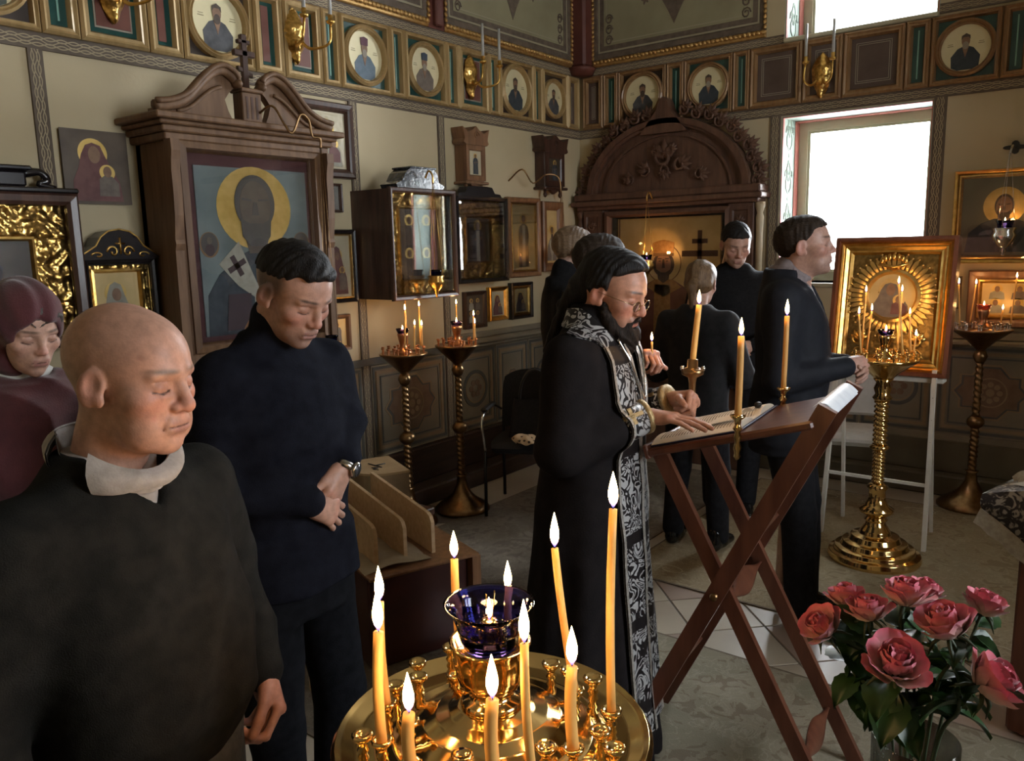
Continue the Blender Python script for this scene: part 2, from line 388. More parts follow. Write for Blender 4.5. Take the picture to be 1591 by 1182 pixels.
# windows
REVEAL = pm('reveal_green', (.34, .42, .36), (.40, .48, .41), rough=.7, scale=6)
REVORN = pm('reveal_pattern', (.55, .62, .55), rough=.7); PINK = pm('reveal_pink', (.42, .13, .10), (.48, .17, .13), rough=.7, scale=6)
FRAMEC = pm('cream_paint', (.44, .40, .27), (.50, .46, .32), rough=.5, scale=5)
def window(name, w, orn=True, lattice=True):
    x0, x1, z0, z1 = w; b = MB(); yg = YB+.36
    root = bpy.data.objects.new(name, None); link(root); root['kind'] = 'structure'
    # painted reveals lining the opening
    b = MB(); b.box(x0, x0+.006, YB+.002, yg, z0, z1); b.box(x1-.006, x1, YB+.002, yg, z0, z1); b.box(x0+.006, x1-.006, YB+.002, yg, z1-.006, z1); b.build('reveal', REVEAL, root)
    b = MB()
    for xx in (x0+.006, x1-.012):
        b.box(xx, xx+.006, YB+.002, YB+.03, z0, z1); b.box(xx, xx+.006, YB+.27, yg, z0, z1)
    b.box(x0+.012, x1-.012, YB+.27, yg, z1-.012, z1-.006); b.box(x0+.012, x1-.012, YB+.002, YB+.03, z1-.012, z1-.006); b.build('reveal_band', PINK, root)
    b = MB(); b.box(x0, x1, YB-.03, yg, z0-.03, z0, .006); b.build('window_sill', FRAMEC, root)
    if orn:
        b = MB()
        for zc in np.arange(z0+.15, z1-.1, .31):
            for s in (-1, 1):
                for pp in ([(0, .12), (.035, .06), (.03, .0), (.055, -.03), (.05, -.08), (.0, -.12)], [(.0, .05), (.018, .02), (0, -.03)], [(.06, .05), (.075, .0), (.05, .02)]):
                    b.tube([(x0+.009, YB+.15+s*y, zc+z) for y, z in pp], .0035, 5)
            b.ball((x0+.008, YB+.15, zc+.155), (.003, .012, .018), 8, 4); b.ball((x0+.008, YB+.15, zc), (.003, .012, .018), 8, 4)
        b.build('painted_ornament', REVORN, root)
    b = MB(); fw = .085; b.frame(x0+.006, x1-.006, z0, z1-.006, [(0, yg+.05), (0, yg-.005), (fw*.8, yg-.005), (fw*.8, yg+.01), (fw, yg+.012), (fw, yg+.05)]); b.build('window_frame', FRAMEC, root)
    b = MB(); b.box(x0+fw, x1-fw, yg+.03, yg+.034, z0+fw, z1-fw); b.build('pane', glass_pane('window_glass', (.97, .99, 1)), root)
    if lattice:
        b = MB(); n = 11; ww, hh = x1-x0-2*fw, z1-z0-2*fw
        for s in (1, -1):
            for k in range(-n, n*2):
                a = x0+fw+k*.11; pts = []
                for q in (0, hh):
                    pts.append((a+s*q, z0+fw+q))
                (xa, za), (xb, zb) = pts
                lo, hi = x0+fw, x1-fw
                if s > 0: t0 = max(0, lo-xa); t1 = min(hh, hi-xa)
                else: t0 = max(0, xa-hi); t1 = min(hh, xa-lo)
                if t1-t0 > .02: b.bar((xa+s*t0, yg+.06, za+t0), (xa+s*t1, yg+.06, za+t1), .003, .003, (0, 1, 0))
        b.build('lattice', pm('white_lattice', (.8, .82, .84), rough=.5), root)
    return root
window('window_1', W1); window('window_2', W2)
root = bpy.data.objects.new('window_3', None); link(root); root['kind'] = 'structure'
b = MB(); b.box(XR+.1, XR+.16, E[0], E[0]+.08, E[2], E[3]); b.box(XR+.1, XR+.16, E[1]-.08, E[1], E[2], E[3]); b.box(XR+.1, XR+.16, E[0], E[1], E[2], E[2]+.08); b.box(XR+.1, XR+.16, E[0], E[1], E[3]-.08, E[3]); b.box(XR+.1, XR+.16, 2.27, 2.33, E[2], E[3]); b.build('window_frame', FRAMEC, root)
b = MB(); b.box(XR+.12, XR+.124, E[0]+.08, E[1]-.08, E[2]+.08, E[3]-.08); b.build('pane', glass_pane('window_glass'), root)

# painted strips on the plaster
ntrim = [0]
def trim(p0, p1, axis, wall):
    ntrim[0] += 1; o = strip_obj('trim_%d' % ntrim[0], p0, p1, axis, wall); o['kind'] = 'structure'; return o
ZF0, ZF1 = 2.66, 3.08
trim((YF, 2.59), (YB, ZF0), 'y', 'left'); trim((YF, ZF1), (YB, 3.145), 'y', 'left')
trim((XL, 2.59), (XR, ZF0), 'x', 'back'); trim((XL, ZF1), (W2[0], 3.145), 'x', 'back'); trim((W2[1], ZF1+.02), (XR, 3.16), 'x', 'back')
for y in (-.4, 1.60, 3.385, 4.17): trim((y, 1.02), (y+.062, 2.59), 'z', 'left')
for y in (1.60, 3.385, 4.17): trim((y, .36), (y+.062, 1.02), 'z', 'left')
for x in (-2.20, -1.13): trim((x, 1.0), (x+.075, 2.59), 'z', 'back')

# ---- frieze of framed panels; each panel is a part of the trim it belongs to ----
FRW = pm('frieze_wood', (.36, .24, .10), (.46, .32, .15), rough=.42, scale=6, stretch=(5, 5, 1), metal=.25, coat=.2)
FRW2 = pm('frieze_wood_brown', (.24, .13, .055), (.31, .18, .08), rough=.45, scale=6, stretch=(5, 5, 1), metal=.15, coat=.2)
F_GREEN = pm('frieze_green', (.012, .05, .045), (.02, .075, .06), rough=.25, scale=6, coat=.5); F_RED = pm('frieze_red', (.12, .035, .022), (.17, .06, .04), rough=.4, scale=6)
F_DARK = pm('frieze_dark', (.035, .022, .014), (.05, .03, .02), rough=.5); F_BROWN = pm('frieze_brown', (.085, .055, .045), (.11, .075, .06), rough=.45, scale=8)
F_LINE = pm('frieze_line', (.30, .26, .2), rough=.5)
P_GOLD = pm('portrait_gold', (.66, .58, .34), (.74, .66, .42), rough=.45, scale=7, metal=.15); SKINP = pm('painted_skin', (.20, .11, .065), (.27, .155, .09), rough=.5, scale=25)
HAIRP = pm('painted_hair', (.06, .04, .03), (.10, .07, .05), rough=.6, scale=30)
def cloth_p(i):
    cs = [((.10, .15, .19), (.15, .2, .25)), ((.05, .05, .055), (.09, .09, .095)), ((.14, .11, .09), (.2, .16, .13)), ((.13, .05, .05), (.18, .08, .07)), ((.30, .28, .22), (.38, .36, .29)), ((.03, .04, .05), (.05, .06, .07)), ((.09, .11, .09), (.13, .15, .12))]
    return pm('painted_cloth_%d' % i, *cs[i], rough=.6, scale=22)
def place(parent_rot, loc): return Matrix.Translation(loc) @ Matrix.Rotation(parent_rot, 4, 'Z')
def frieze_panel(root, wall, a0, a1, kind, wood, var=0, hat=None):
    w = (a1-a0); h = ZF1-ZF0
    o = bpy.data.objects.new('frieze_panel', None); link(o, root)
    if wall == 'left': o.location = (XL, (a0+a1)/2, ZF0); o.rotation_euler = (0, 0, PI/2)
    else: o.location = ((a0+a1)/2, YB, ZF0)
    x0, x1 = -w/2, w/2; th = .03; fw = min(.05, w*.28) if kind != 'med' else .035
    b = MB(); b.frame(x0, x1, 0, h, [(0, 0), (0, -th), (fw*.25, -th-.012), (fw*.5, -th-.004), (fw*.75, -th-.008), (fw, -.008), (fw, 0)]); b.build('panel_frame', wood, o)
    i0, i1, j0, j1 = x0+fw, x1-fw, fw, h-fw
    if kind in ('green', 'red'):
        b = MB(); b.box(i0, i1, -.012, 0, j0, j1); b.m = 1; c = (i0+i1)/2; ww = (i1-i0)
        if kind == 'green': b.box(c-ww*.06, c+ww*.06, -.014, -.012, j0+.02, j1-.02)
        else: b.m = 2; b.box(i0+ww*.1, c+ww*.12, -.015, -.012, j0+.015, j1-.02)
        b.build('inlay', [F_GREEN, pm('inlay_line', (.2, .4, .33), rough=.4), F_RED], o)
    elif kind == 'sconce':
        b = MB(); b.box(i0, i1, -.012, 0, j0, j1); b.m = 1; b.box(i0+.02, i1-.02, -.015, -.012, j0+.02, j1-.02); b.m = 2; b.box(i0+.028, i1-.028, -.018, -.015, j0+.028, j1-.028); b.build('inlay', [F_GREEN, F_LINE, F_RED], o)
    elif kind == 'rect':
        b = MB(); b.box(i0, i1, -.012, 0, j0, j1); b.m = 1
        for q in (.03, .042): b.frame(i0+q, i1-q, j0+q, j1-q, [(0, -.012), (0, -.014), (.004, -.014), (.004, -.012)])
        b.build('inlay', [F_BROWN, F_LINE], o)
    else:
        r = min(w, h)/2-.022; cz = h/2
        b = MB(); b.box(i0, i1, -.006, 0, j0, j1); b.build('spandrel', F_DARK if var % 2 else F_GREEN, o)
        b = MB(); b.ring(0, cz, [(r*1.0, -.006), (r*1.0, -th-.004), (r*.93, -th-.016), (r*.88, -th-.006), (r*.84, -th-.014), (r*.80, -.016), (r*.80, -.006)]); b.build('medallion_ring', wood, o)
        b = MB(); rr = r*.8; b.disc(0, cz, rr, rr, -.014, -.006); b.m = 1
        yb = cz-rr*.98
        b.prism([(rr*x, cz+rr*z) for x, z in ((-.55, -.82), (-.58, -.35), (-.32, -.02), (-.12, .06), (.12, .06), (.32, -.02), (.6, -.38), (.56, -.82), (.3, -.95), (-.3, -.95))], -.0155, -.014); b.m = 2
        b.prism([(rr*x, cz+rr*z) for x, z in ((-.14, .05), (0, -.42), (.14, .05))], -.0165, -.0155)
        b.disc(0, cz+rr*.30, rr*.17, rr*.26, -.0175, -.0155, 16); b.m = 3
        b.disc(0, cz+rr*.10, rr*.13, rr*.17, -.018, -.0165, 14); b.m = 4
        if hat: b.prism([(rr*x, cz+rr*z) for x, z in ((-.19, .42), (-.21, .72), (0, .78), (.21, .72), (.19, .42))], -.0185, -.0165)
        else: b.prism([(rr*x, cz+rr*z) for x, z in ((-.18, .35), (-.17, .52), (0, .62), (.17, .52), (.18, .35), (.1, .46), (-.1, .46))], -.0185, -.0165)
        b.m = 5
        for s in (-1, 1):
            b.box(s*rr*.62-rr*.12, s*rr*.62+rr*.12, -.0145, -.014, cz+rr*.12, cz+rr*.15)
            b.box(s*rr*.62-rr*.1, s*rr*.62+rr*.1, -.0145, -.014, cz+rr*.2, cz+rr*.225)
        b.build('portrait', [P_GOLD, cloth_p((0, 1, 5, 6, 2, 5)[var % 6]), SKINP, pm('painted_beard', (.30, .26, .2), rough=.6) if var % 2 == 0 else HAIRP, hat or HAIRP, pm('portrait_writing', (.25, .2, .1), rough=.6)], o)
    return o
fl = bpy.data.objects.new('trim_%d' % (ntrim[0]+1), None); link(fl); fl['kind'] = 'structure'; ntrim[0] += 1
HATP = pm('purple_hat', (.12, .04, .06), rough=.6); HATB = pm('blue_hat', (.05, .07, .10), rough=.6)
FL = [(-.9, -.5, 'med', 0), (-.5, -.35, 'green', 0), (-.35, 0, 'sconce', 0), (0, .15, 'red', 0), (.15, .55, 'med', 1), (.55, .7, 'red', 0), (.7, 1.05, 'sconce', 0), (1.05, 1.26, 'green', 0),
      (1.26, 1.66, 'med', 3), (1.665, 1.825, 'green', 0), (1.83, 2.145, 'sconce', 0), (2.15, 2.32, 'red', 0), (2.325, 2.735, 'med', 1), (2.74, 2.925, 'red', 0), (2.93, 3.19, 'sconce', 0), (3.195, 3.325, 'green', 0),
      (3.33, 3.73, 'med', 0), (3.735, 3.855, 'green', 0), (3.86, 4.25, 'med', 4), (4.255, 4.375, 'green', 0), (4.38, 4.70, 'sconce', 0), (4.705, 4.825, 'green', 0), (4.83, 5.25, 'med', 5), (5.255, 5.365, 'green', 0), (5.37, 5.72, 'med', 1), (5.725, 5.90, 'rect', 0)]
for a0, a1, k, v in FL: frieze_panel(fl, 'left', a0, a1, k, FRW, v, HATP if v == 0 else HATB if v == 4 else None)
ntrim[0] += 1; fb = bpy.data.objects.new('trim_%d' % ntrim[0], None); link(fb); fb['kind'] = 'structure'
FB = [(-3.80, -3.60, 'rect', 0), (-3.595, -3.46, 'green', 0), (-3.455, -3.03, 'med', 1), (-3.025, -2.88, 'green', 0), (-2.875, -2.49, 'med', 2), (-2.485, -2.36, 'green', 0), (-2.355, -1.98, 'rect', 0), (-1.975, -1.71, 'rect', 0), (-1.705, -1.32, 'rect', 0),
      (-1.315, -1.17, 'green', 0), (-1.165, -.775, 'med', 2), (-.77, -.62, 'green', 0), (-.615, -.2, 'rect', 0), (-.195, .2, 'med', 1), (.2, .35, 'green', 0), (.35, .8, 'rect', 0)]
for a0, a1, k, v in FB: frieze_panel(fb, 'back', a0, a1, k, FRW2, v)
# ---- rope mouldings, pilasters and the big painted panels above ----
ROPE = pm('rope_gilt', (.46, .27, .09), (.60, .38, .15), rough=.35, metal=.7, scale=30); REDB = pm('red_brown_paint', (.10, .03, .022), (.14, .045, .03), rough=.5, scale=6)
OLIVE = pm('olive_panel', (.25, .22, .13), (.31, .28, .17), rough=.7, scale=3); ORN = pm('ornament_paint', (.10, .075, .055), (.15, .11, .08), rough=.7, scale=20); ORNL = pm('ornament_light', (.34, .30, .2), rough=.7)
def rope(b, p0, p1, r=.016, pitch=.034):
    p0, p1 = Vector(p0), Vector(p1); d = p1-p0; n = max(2, int(d.length/pitch)); dn = d.normalized(); q = dn.to_track_quat('Z', 'Y').to_matrix().to_4x4()
    for k in range(n):
        b.M = Matrix.Translation(p0+d*((k+.5)/n)) @ q @ Matrix.Rotation(.5, 4, 'X'); b.ball((0, 0, 0), (r, r, pitch*.62), 6, 4)
    b.M = None
def upper_panel(wall, a0, a1, z0=3.20, z1=4.35):
    ntrim[0] += 1; o = bpy.data.objects.new('trim_%d' % ntrim[0], None); link(o); o['kind'] = 'structure'
    if wall == 'left': o.location = (XL, (a0+a1)/2, z0); o.rotation_euler = (0, 0, PI/2)
    else: o.location = ((a0+a1)/2, YB, z0)
    w, h = a1-a0, z1-z0; x0, x1 = -w/2, w/2
    b = MB(); b.box(x0, x1, -.012, 0, 0, h); b.build('painted_panel', OLIVE, o)
    b = MB(); b.frame(x0, x1, 0, h, [(0, -.012), (0, -.024), (.04, -.024), (.045, -.016), (.10, -.016), (.10, -.012)]); b.m = 1; b.frame(x0+.05, x1-.05, .05, h-.05, [(0, -.016), (0, -.018), (.012, -.018), (.012, -.016)]); b.frame(x0+.12, x1-.12, .12, h-.12, [(0, -.012), (0, -.014), (.008, -.014), (.008, -.012)]); b.build('painted_border', [ORN, ORNL], o)
    b = MB(); m = min(w*.36, .5)
    b.prism([(x*m, .17+z) for x, z in ((0, 0), (.10, .10), (.22, .20), (.42, .26), (.62, .36), (.85, .42), (1.0, .62), (.7, .8), (-.7, .8), (-1, .62), (-.85, .42), (-.62, .36), (-.42, .26), (-.22, .20), (-.10, .10))], -.015, -.012); b.m = 1
    for s in (-1, 1):
        for (cx, cz, r) in ((.12, .35, .05), (.22, .34, .05), (.35, .47, .04), (.55, .5, .035), (.08, .22, .03)):
            b.tube([(s*m*cx*1.4+r*(1-k/20)*math.cos(k*.6), -.016, .17+cz+r*1.3*(1-k/20)*math.sin(k*.6)) for k in range(14)], .004, 5)
        for (cx, cz) in ((.66, .28), (.8, .36), (.5, .22)):
            b.m = 0
            b.prism([(s*m*(cx+.05*math.cos(q)*(1+.4*math.cos(5*q))), .17+cz+.03*math.sin(q)*(1+.4*math.cos(5*q))) for q in np.linspace(0, 2*PI, 20)[:-1]], -.015, -.012)
        b.m = 0
        for zz in (.14, .22, .30):
            b.tube([(s*(w/2-.15)+.035*(1-k/20)*math.cos(k*.7), -.0135, zz+.04*(1-k/20)*math.sin(k*.7)) for k in range(14)], .006, 5)
    b.build('painted_ornament', [ORN, ORNL], o)
    b = MB(); rope(b, (x0, -.03, -.02), (x1, -.03, -.02), .019); rope(b, (x0+.004, -.03, 0), (x0+.004, -.03, h), .014); rope(b, (x1-.004, -.03, 0), (x1-.004, -.03, h), .014); b.build('rope_moulding', ROPE, o)
    b = MB(); b.box(x0, x1, -.03, 0, -.055, -.002, .006); b.build('ledge', ROPE, o)
upper_panel('left', .7, 2.36); upper_panel('left', 2.50, 4.10); upper_panel('left', 4.26, 5.80); upper_panel('back', -3.70, -2.25)
upper_panel('back', -1.02, .4, 3.22)
for y in (2.36, 4.10):
    ntrim[0] += 1; b = MB(); w = .14 if y == 2.36 else .16; b.box(XL, XL+.02, y, y+w, 3.145, ZC); b.box(XL+.02, XL+.055, y+.045, y+w-.045, 3.16, ZC, .008); struct('trim_%d' % ntrim[0], b, REDB)
ntrim[0] += 1; b = MB(); b.box(XL, XL+.15, YB-.15, YB, 3.145, ZC, .02); b.lathe([(.09, -.06), (.11, -.02), (.12, 0)], 12, (XL+.07, YB-.07, 3.145)); struct('trim_%d' % ntrim[0], b, REDB)
# ---- dado: painted panels and mouldings ----
DBG = pm('dado_paint', (.20, .165, .115), (.26, .22, .155), rough=.7, scale=3); DL1 = pm('dado_line_dark', (.085, .085, .075), (.115, .11, .095), rough=.7, scale=10); DL2 = pm('dado_line_ochre', (.26, .18, .10), (.31, .22, .13), rough=.7, scale=10)
DORN = pm('dado_ornament', (.17, .10, .06), (.22, .14, .085), rough=.7, scale=14)
def dado_panel(root, wall, a0, a1, z0, z1, kind):
    o = bpy.data.objects.new('dado_panel', None); link(o, root); w, h = a1-a0, z1-z0; x0, x1 = -w/2, w/2
    if wall == 'left': o.location = (XL, (a0+a1)/2, z0); o.rotation_euler = (0, 0, PI/2)
    else: o.location = ((a0+a1)/2, YB, z0)
    b = MB(); b.box(x0, x1, -.010, 0, 0, h); b.m = 1
    b.frame(x0, x1, 0, h, [(.012, -.010), (.012, -.013), (.03, -.013), (.03, -.010)]); b.m = 2; b.frame(x0, x1, 0, h, [(.04, -.010), (.04, -.014), (.062, -.014), (.062, -.010)]); b.m = 1
    b.frame(x0, x1, 0, h, [(.075, -.010), (.075, -.013), (.085, -.013), (.085, -.010)])
    cz = h/2; rr = min(w, h)*.36
    if kind == 'star':
        b.m = 2
        def star(s): return [(s*x, cz+s*z*1.02) for x, z in ((-1, .62), (-.62, .62), (-.3, 1), (.3, 1), (.62, .62), (1, .62), (1, .3), (1.25, 0), (1, -.3), (1, -.62), (.62, -.62), (.3, -1), (-.3, -1), (-.62, -.62), (-1, -.62), (-1, -.3), (-1.25, 0), (-1, .3))]
        k = min(w/2-.1, h/2-.1)/1.0; k = min(k, (w/2-.09)/1.25)
        b.prism(star(k), -.012, -.010); b.m = 1; b.prism(star(k*.93), -.0135, -.012); b.m = 3; b.prism(star(k*.86), -.015, -.0135); b.m = 2
        b.ring(0, cz, [(k*.55, -.015), (k*.55, -.017), (k*.5, -.017), (k*.5, -.015)], 28)
        for q in range(8):
            a = q*PI/4; b.disc(k*.3*math.cos(a), cz+k*.3*math.sin(a), k*.1, k*.1, -.017, -.015, 10)
        b.disc(0, cz, k*.14, k*.14, -.017, -.015, 12)
    else:
        b.m = 1; k = min(w, h)/2-.1
        b.ring(0, cz, [(k, -.010), (k, -.013), (k*.82, -.013), (k*.82, -.010)], 32); b.m = 2; b.ring(0, cz, [(k*.78, -.010), (k*.78, -.0125), (k*.72, -.0125), (k*.72, -.010)], 32); b.m = 3
        for q in range(6):
            a = q*PI/3; b.disc(k*.34*math.cos(a), cz+k*.34*math.sin(a), k*.17, k*.17, -.0125, -.010, 10)
    b.build('painted_dado', [DBG, DL1, DL2, DORN], o)
zD0, zD1 = .37, .97
for a0, a1, k in ((.55, 1.59, 'star'), (1.67, 2.5, 'star'), (2.51, 3.38, 'star'), (3.455, 4.16, 'star'), (4.24, 4.72, 'ring'), (4.73, 5.14, 'star'), (5.15, 5.6, 'ring')): dado_panel(wall_left, 'left', a0, a1, zD0, zD1, k)
for a0, a1, k in ((-2.11, -1.50, 'ring'), (-1.49, -1.02, 'ring'), (-1.01, -.38, 'star'), (-.37, .1, 'ring'), (.11, .7, 'star')): dado_panel(wall_back, 'back', a0, a1, .40, 1.0, k)
ntrim[0] += 1; b = MB(); b.box(XL, XL+.018, YF, YB, .975, 1.02); struct('trim_%d' % ntrim[0], b, DL1)
ntrim[0] += 1; b = MB()
b.box(XL, XL+.05, 4.24, YB, .975, 1.0, .01); b.box(XL, XL+.075, 4.24, YB, 1.0, 1.045, .015); b.box(XL, XL+.045, 4.24, YB, 1.045, 1.09, .01); struct('trim_%d' % ntrim[0], b, DBG)
ntrim[0] += 1; b = MB(); b.box(-2.1, XR, YB-.06, YB, 1.0, 1.04, .012); b.box(-2.1, XR, YB-.035, YB, 1.04, 1.10, .01); b.box(-2.1, XR, YB-.03, YB, .36, .40); struct('trim_%d' % ntrim[0], b, DBG)
b = MB(); b.box(XL, XL+.20, YF, YB, 0, .12, .01); b.box(XL, XL+.06, YF, YB, .12, .36, .008); struct('baseboard_left', b, pm('skirting_wood', (.030, .017, .012), (.055, .03, .02), rough=.5, scale=4, stretch=(6, .6, 6), bump=.2))
b = MB(); b.box(-2.2, XR, YB-.14, YB, 0, .14, .01); b.box(-2.2, XR, YB-.04, YB, .14, .36, .006); struct('baseboard_back', b, pm('skirting_paint', (.10, .08, .05), (.14, .115, .07), rough=.6, scale=4))
# ================= icons, shrines, lamps on the walls =================
def wall_thing(name, label, cat, wall, a, z, group=None):
    """local frame: x to the right along the wall, -y into the room, z up, y=0 on the plaster"""
    return thing(name, label, cat, (XL, a, z) if wall == 'left' else (a, YB, z), PI/2 if wall == 'left' else 0., group)
def relief(b, x0, x1, z0, z1, y, amp=.012, px=.012, f=42., ph=0.):
    nx, nz = max(3, int((x1-x0)/px)), max(3, int((z1-z0)/px))
    def fn(u, v):
        x, z = x0+(x1-x0)*u, z0+(z1-z0)*v
        q = math.sin(f*x+2.2*math.sin(f*.8*z+ph))*math.sin(f*z+2.2*math.sin(f*.8*x+1+ph)); q2 = math.sin(f*2.3*x+z*9)*math.sin(f*2.1*z+x*11)
        e = 0 if (u in (0, 1) or v in (0, 1)) else 1
        return (x, y-e*amp*max(0, .55+.6*q+.25*q2), z)
    b.grid(fn, nx, nz, True)
def relief_frame(b, x0, x1, z0, z1, w, y, amp=.012, px=.012, f=42.):
    relief(b, x0, x1, z0, z0+w, y, amp, px, f); relief(b, x0, x1, z1-w, z1, y, amp, px, f, 1)
    relief(b, x0, x0+w, z0+w, z1-w, y, amp, px, f, 2); relief(b, x1-w, x1, z0+w, z1-w, y, amp, px, f, 3)
HALO = pm('halo_gold', (.58, .38, .10), (.72, .50, .17), rough=.36, metal=.6, scale=16); LINEP = pm('halo_line', (.22, .12, .05), rough=.6)
PBG = {'gold': pm('icon_gold_ground', (.55, .40, .17), (.66, .50, .24), rough=.38, metal=.2, scale=8), 'dark': pm('icon_dark_ground', (.045, .035, .025), (.085, .065, .045), rough=.35, scale=8), 'olive': pm('icon_olive_ground', (.12, .11, .065), (.17, .15, .09), rough=.4, scale=5),
       'blue': pm('icon_blue_ground', (.13, .17, .17), (.19, .23, .225), rough=.4, scale=6), 'grey': pm('icon_grey_ground', (.24, .23, .21), (.33, .32, .29), rough=.45, scale=9), 'cream': pm('icon_cream_ground', (.46, .40, .27), (.55, .48, .33), rough=.45, scale=9), 'brown': pm('icon_brown_ground', (.075, .05, .032), (.12, .085, .055), rough=.4, scale=8)}
def figure(b, cx, z0, w, h, y, kind='bust', m=(1, 2, 3, 4, 5), hat=False):
    """painted saint as thin layers; m = robe, stole, skin, halo, hair"""
    def P(pts, mi, dy): b.m = mi; b.prism([(cx+w*x, z0+h*z) for x, z in pts], y-dy, y-dy+.001)
    def E_(x, z, rx, rz, mi, dy, n=20): b.m = mi; b.prism([(cx+w*x+w*rx*math.cos(2*PI*i/n), z0+h*z+h*rz*math.sin(2*PI*i/n)) for i in range(n)], y-dy, y-dy+.001)
    ro, st, sk, ha, hr = m; ar = w/h
    if kind == 'bust':
        E_(0, .66, .27, .27*ar, ha, .001, 28); P([(-.48, 0), (-.44, .28), (-.28, .42), (-.12, .48), (.12, .48), (.28, .42), (.44, .28), (.48, 0)], ro, .002)
        P([(-.30, .40), (-.12, .47), (0, .28), (.12, .47), (.30, .40), (.09, .12), (.08, 0), (-.08, 0), (-.09, .12)], st, .003)
        E_(0, .66, .125, .17*ar, hr, .0035); E_(0, .64, .105, .155*ar, sk, .0045); P([(-.09, .60), (-.07, .50), (0, .44), (.07, .50), (.09, .60), (.04, .565), (-.04, .565)], hr, .0052); P([(-.08, .52), (-.06, .44), (.06, .44), (.08, .52)], sk, .0032)
        P([(-.012, .66), (-.016, .60), (.016, .60), (.012, .66)], hr, .0052)
        for s in (-1, 1): P([(s*.02, .685), (s*.075, .69), (s*.075, .675), (s*.02, .673)], hr, .0052)
    elif kind == 'full':
        E_(0, .83, .16, .16*ar, ha, .001, 24); P([(-.24, 0), (-.22, .4), (-.24, .58), (-.18, .70), (-.07, .75), (.07, .75), (.18, .70), (.24, .58), (.22, .4), (.24, 0)], ro, .002)
        P([(-.07, .02), (-.06, .72), (.06, .72), (.07, .02)], st, .003); E_(0, .83, .085, .10*ar, hr, .0035); E_(0, .82, .07, .09*ar, sk, .0045)
        E_(-.10, .52, .04, .03, sk, .004, 10); E_(.11, .55, .04, .03, sk, .004, 10)
    elif kind == 'mother':
        E_(-.05, .72, .24, .24*ar, ha, .001, 28); P([(-.42, 0), (-.40, .30), (-.30, .50), (-.24, .70), (-.16, .84), (-.05, .88), (.08, .84), (.14, .70), (.24, .5), (.36, .3), (.40, 0)], ro, .002)
        E_(-.03, .70, .10, .14*ar, sk, .003);
        E_(.16, .44, .13, .13*ar, ha, .003, 20); P([(.0, .08), (.02, .34), (.12, .40), (.24, .38), (.34, .28), (.34, .08)], st, .004); E_(.16, .45, .07, .09*ar, sk, .005)
    elif kind == 'group':
        for k, (fx, fz) in enumerate(((-.24, .5), (.2, .5), (-.26, .02), (.18, .02))):
            E_(fx, fz+.36, .11, .11*ar, ha, .001+.001*(k > 1), 18); P([(fx-.16, fz), (fx-.14, fz+.22), (fx-.06, fz+.29), (fx+.06, fz+.29), (fx+.14, fz+.22), (fx+.16, fz)], ro if k % 2 else st, .002+.001*(k > 1)); E_(fx, fz+.36, .055, .07*ar, sk, .0035, 12)
def fig_mats(bg, robe=1, stole=4, halo=None, hair=None): return [PBG[bg], cloth_p(robe), cloth_p(stole), SKINP, halo or HALO, hair or HAIRP]
GLASSI = glass_pane('icon_glass', (1, 1, 1), .75)
def icon(label, wall, a0, a1, z0, z1, fw, fmat, bg, fig='bust', robe=1, stole=4, depth=.03, relw=0., lip=None, glass=False, name='framed_icon', group=None, oklad=False, back=None, y_off=0.):
    w, h = a1-a0, z1-z0; t = wall_thing(name, label, 'icon', wall, (a0+a1)/2, z0, group); x0, x1 = -w/2, w/2; d = depth
    b = MB(); b.box(x0+.004, x1-.004, -d*.6, 0, .004, h-.004); b.build('backing', back or fmat, t)
    if fw > 0:
        b = MB(); b.frame(x0, x1, 0, h, [(0, 0), (0, -d), (fw*.15, -d-.010), (fw*.55, -d-.006), (fw*.75, -d), (fw, -d*.62), (fw, -d*.55)]); b.build('frame', fmat, t)
    i = fw
    if lip:
        b = MB(); b.frame(x0+i, x1-i, i, h-i, [(-.002, -d*.6), (-.002, -d*.95), (lip*.4, -d*.98), (lip, -d*.7), (lip, -d*.55)]); b.build('gilt_slip', GOLD, t); i += lip
    if relw:
        b = MB(); relief_frame(b, x0+i, x1-i, i, h-i, relw, -d*.62, .012, .011); b.build('gilt_relief_border', GOLDR, t); i += relw
        b = MB(); b.frame(x0+i, x1-i, i, h-i, [(-.006, -d*.6), (-.006, -d*.6-.014), (.004, -d*.6-.016), (.008, -d*.6)]); b.build('gilt_slip', GOLD, t)
    y = -d*.62; ww, hh = w-2*i, h-2*i
    b = MB(); b.m = 0; b.box(x0+i, x1-i, y, y+.004, i, h-i)
    if oklad: relief(b, x0+i+.01, x1-i-.01, i+.01, h-i-.01, y-.0005, .006, .01, 60.)
    figure(b, 0, i+hh*.04, ww*.92, hh*.9, y-(.006 if oklad else 0), fig); b.build('painting', fig_mats(bg, robe, stole), t)
    if glass:
        b = MB(); b.box(x0+fw, x1-fw, -d-.001, -d+.001, fw, h-fw); b.build('glass', GLASSI, t)
    return t
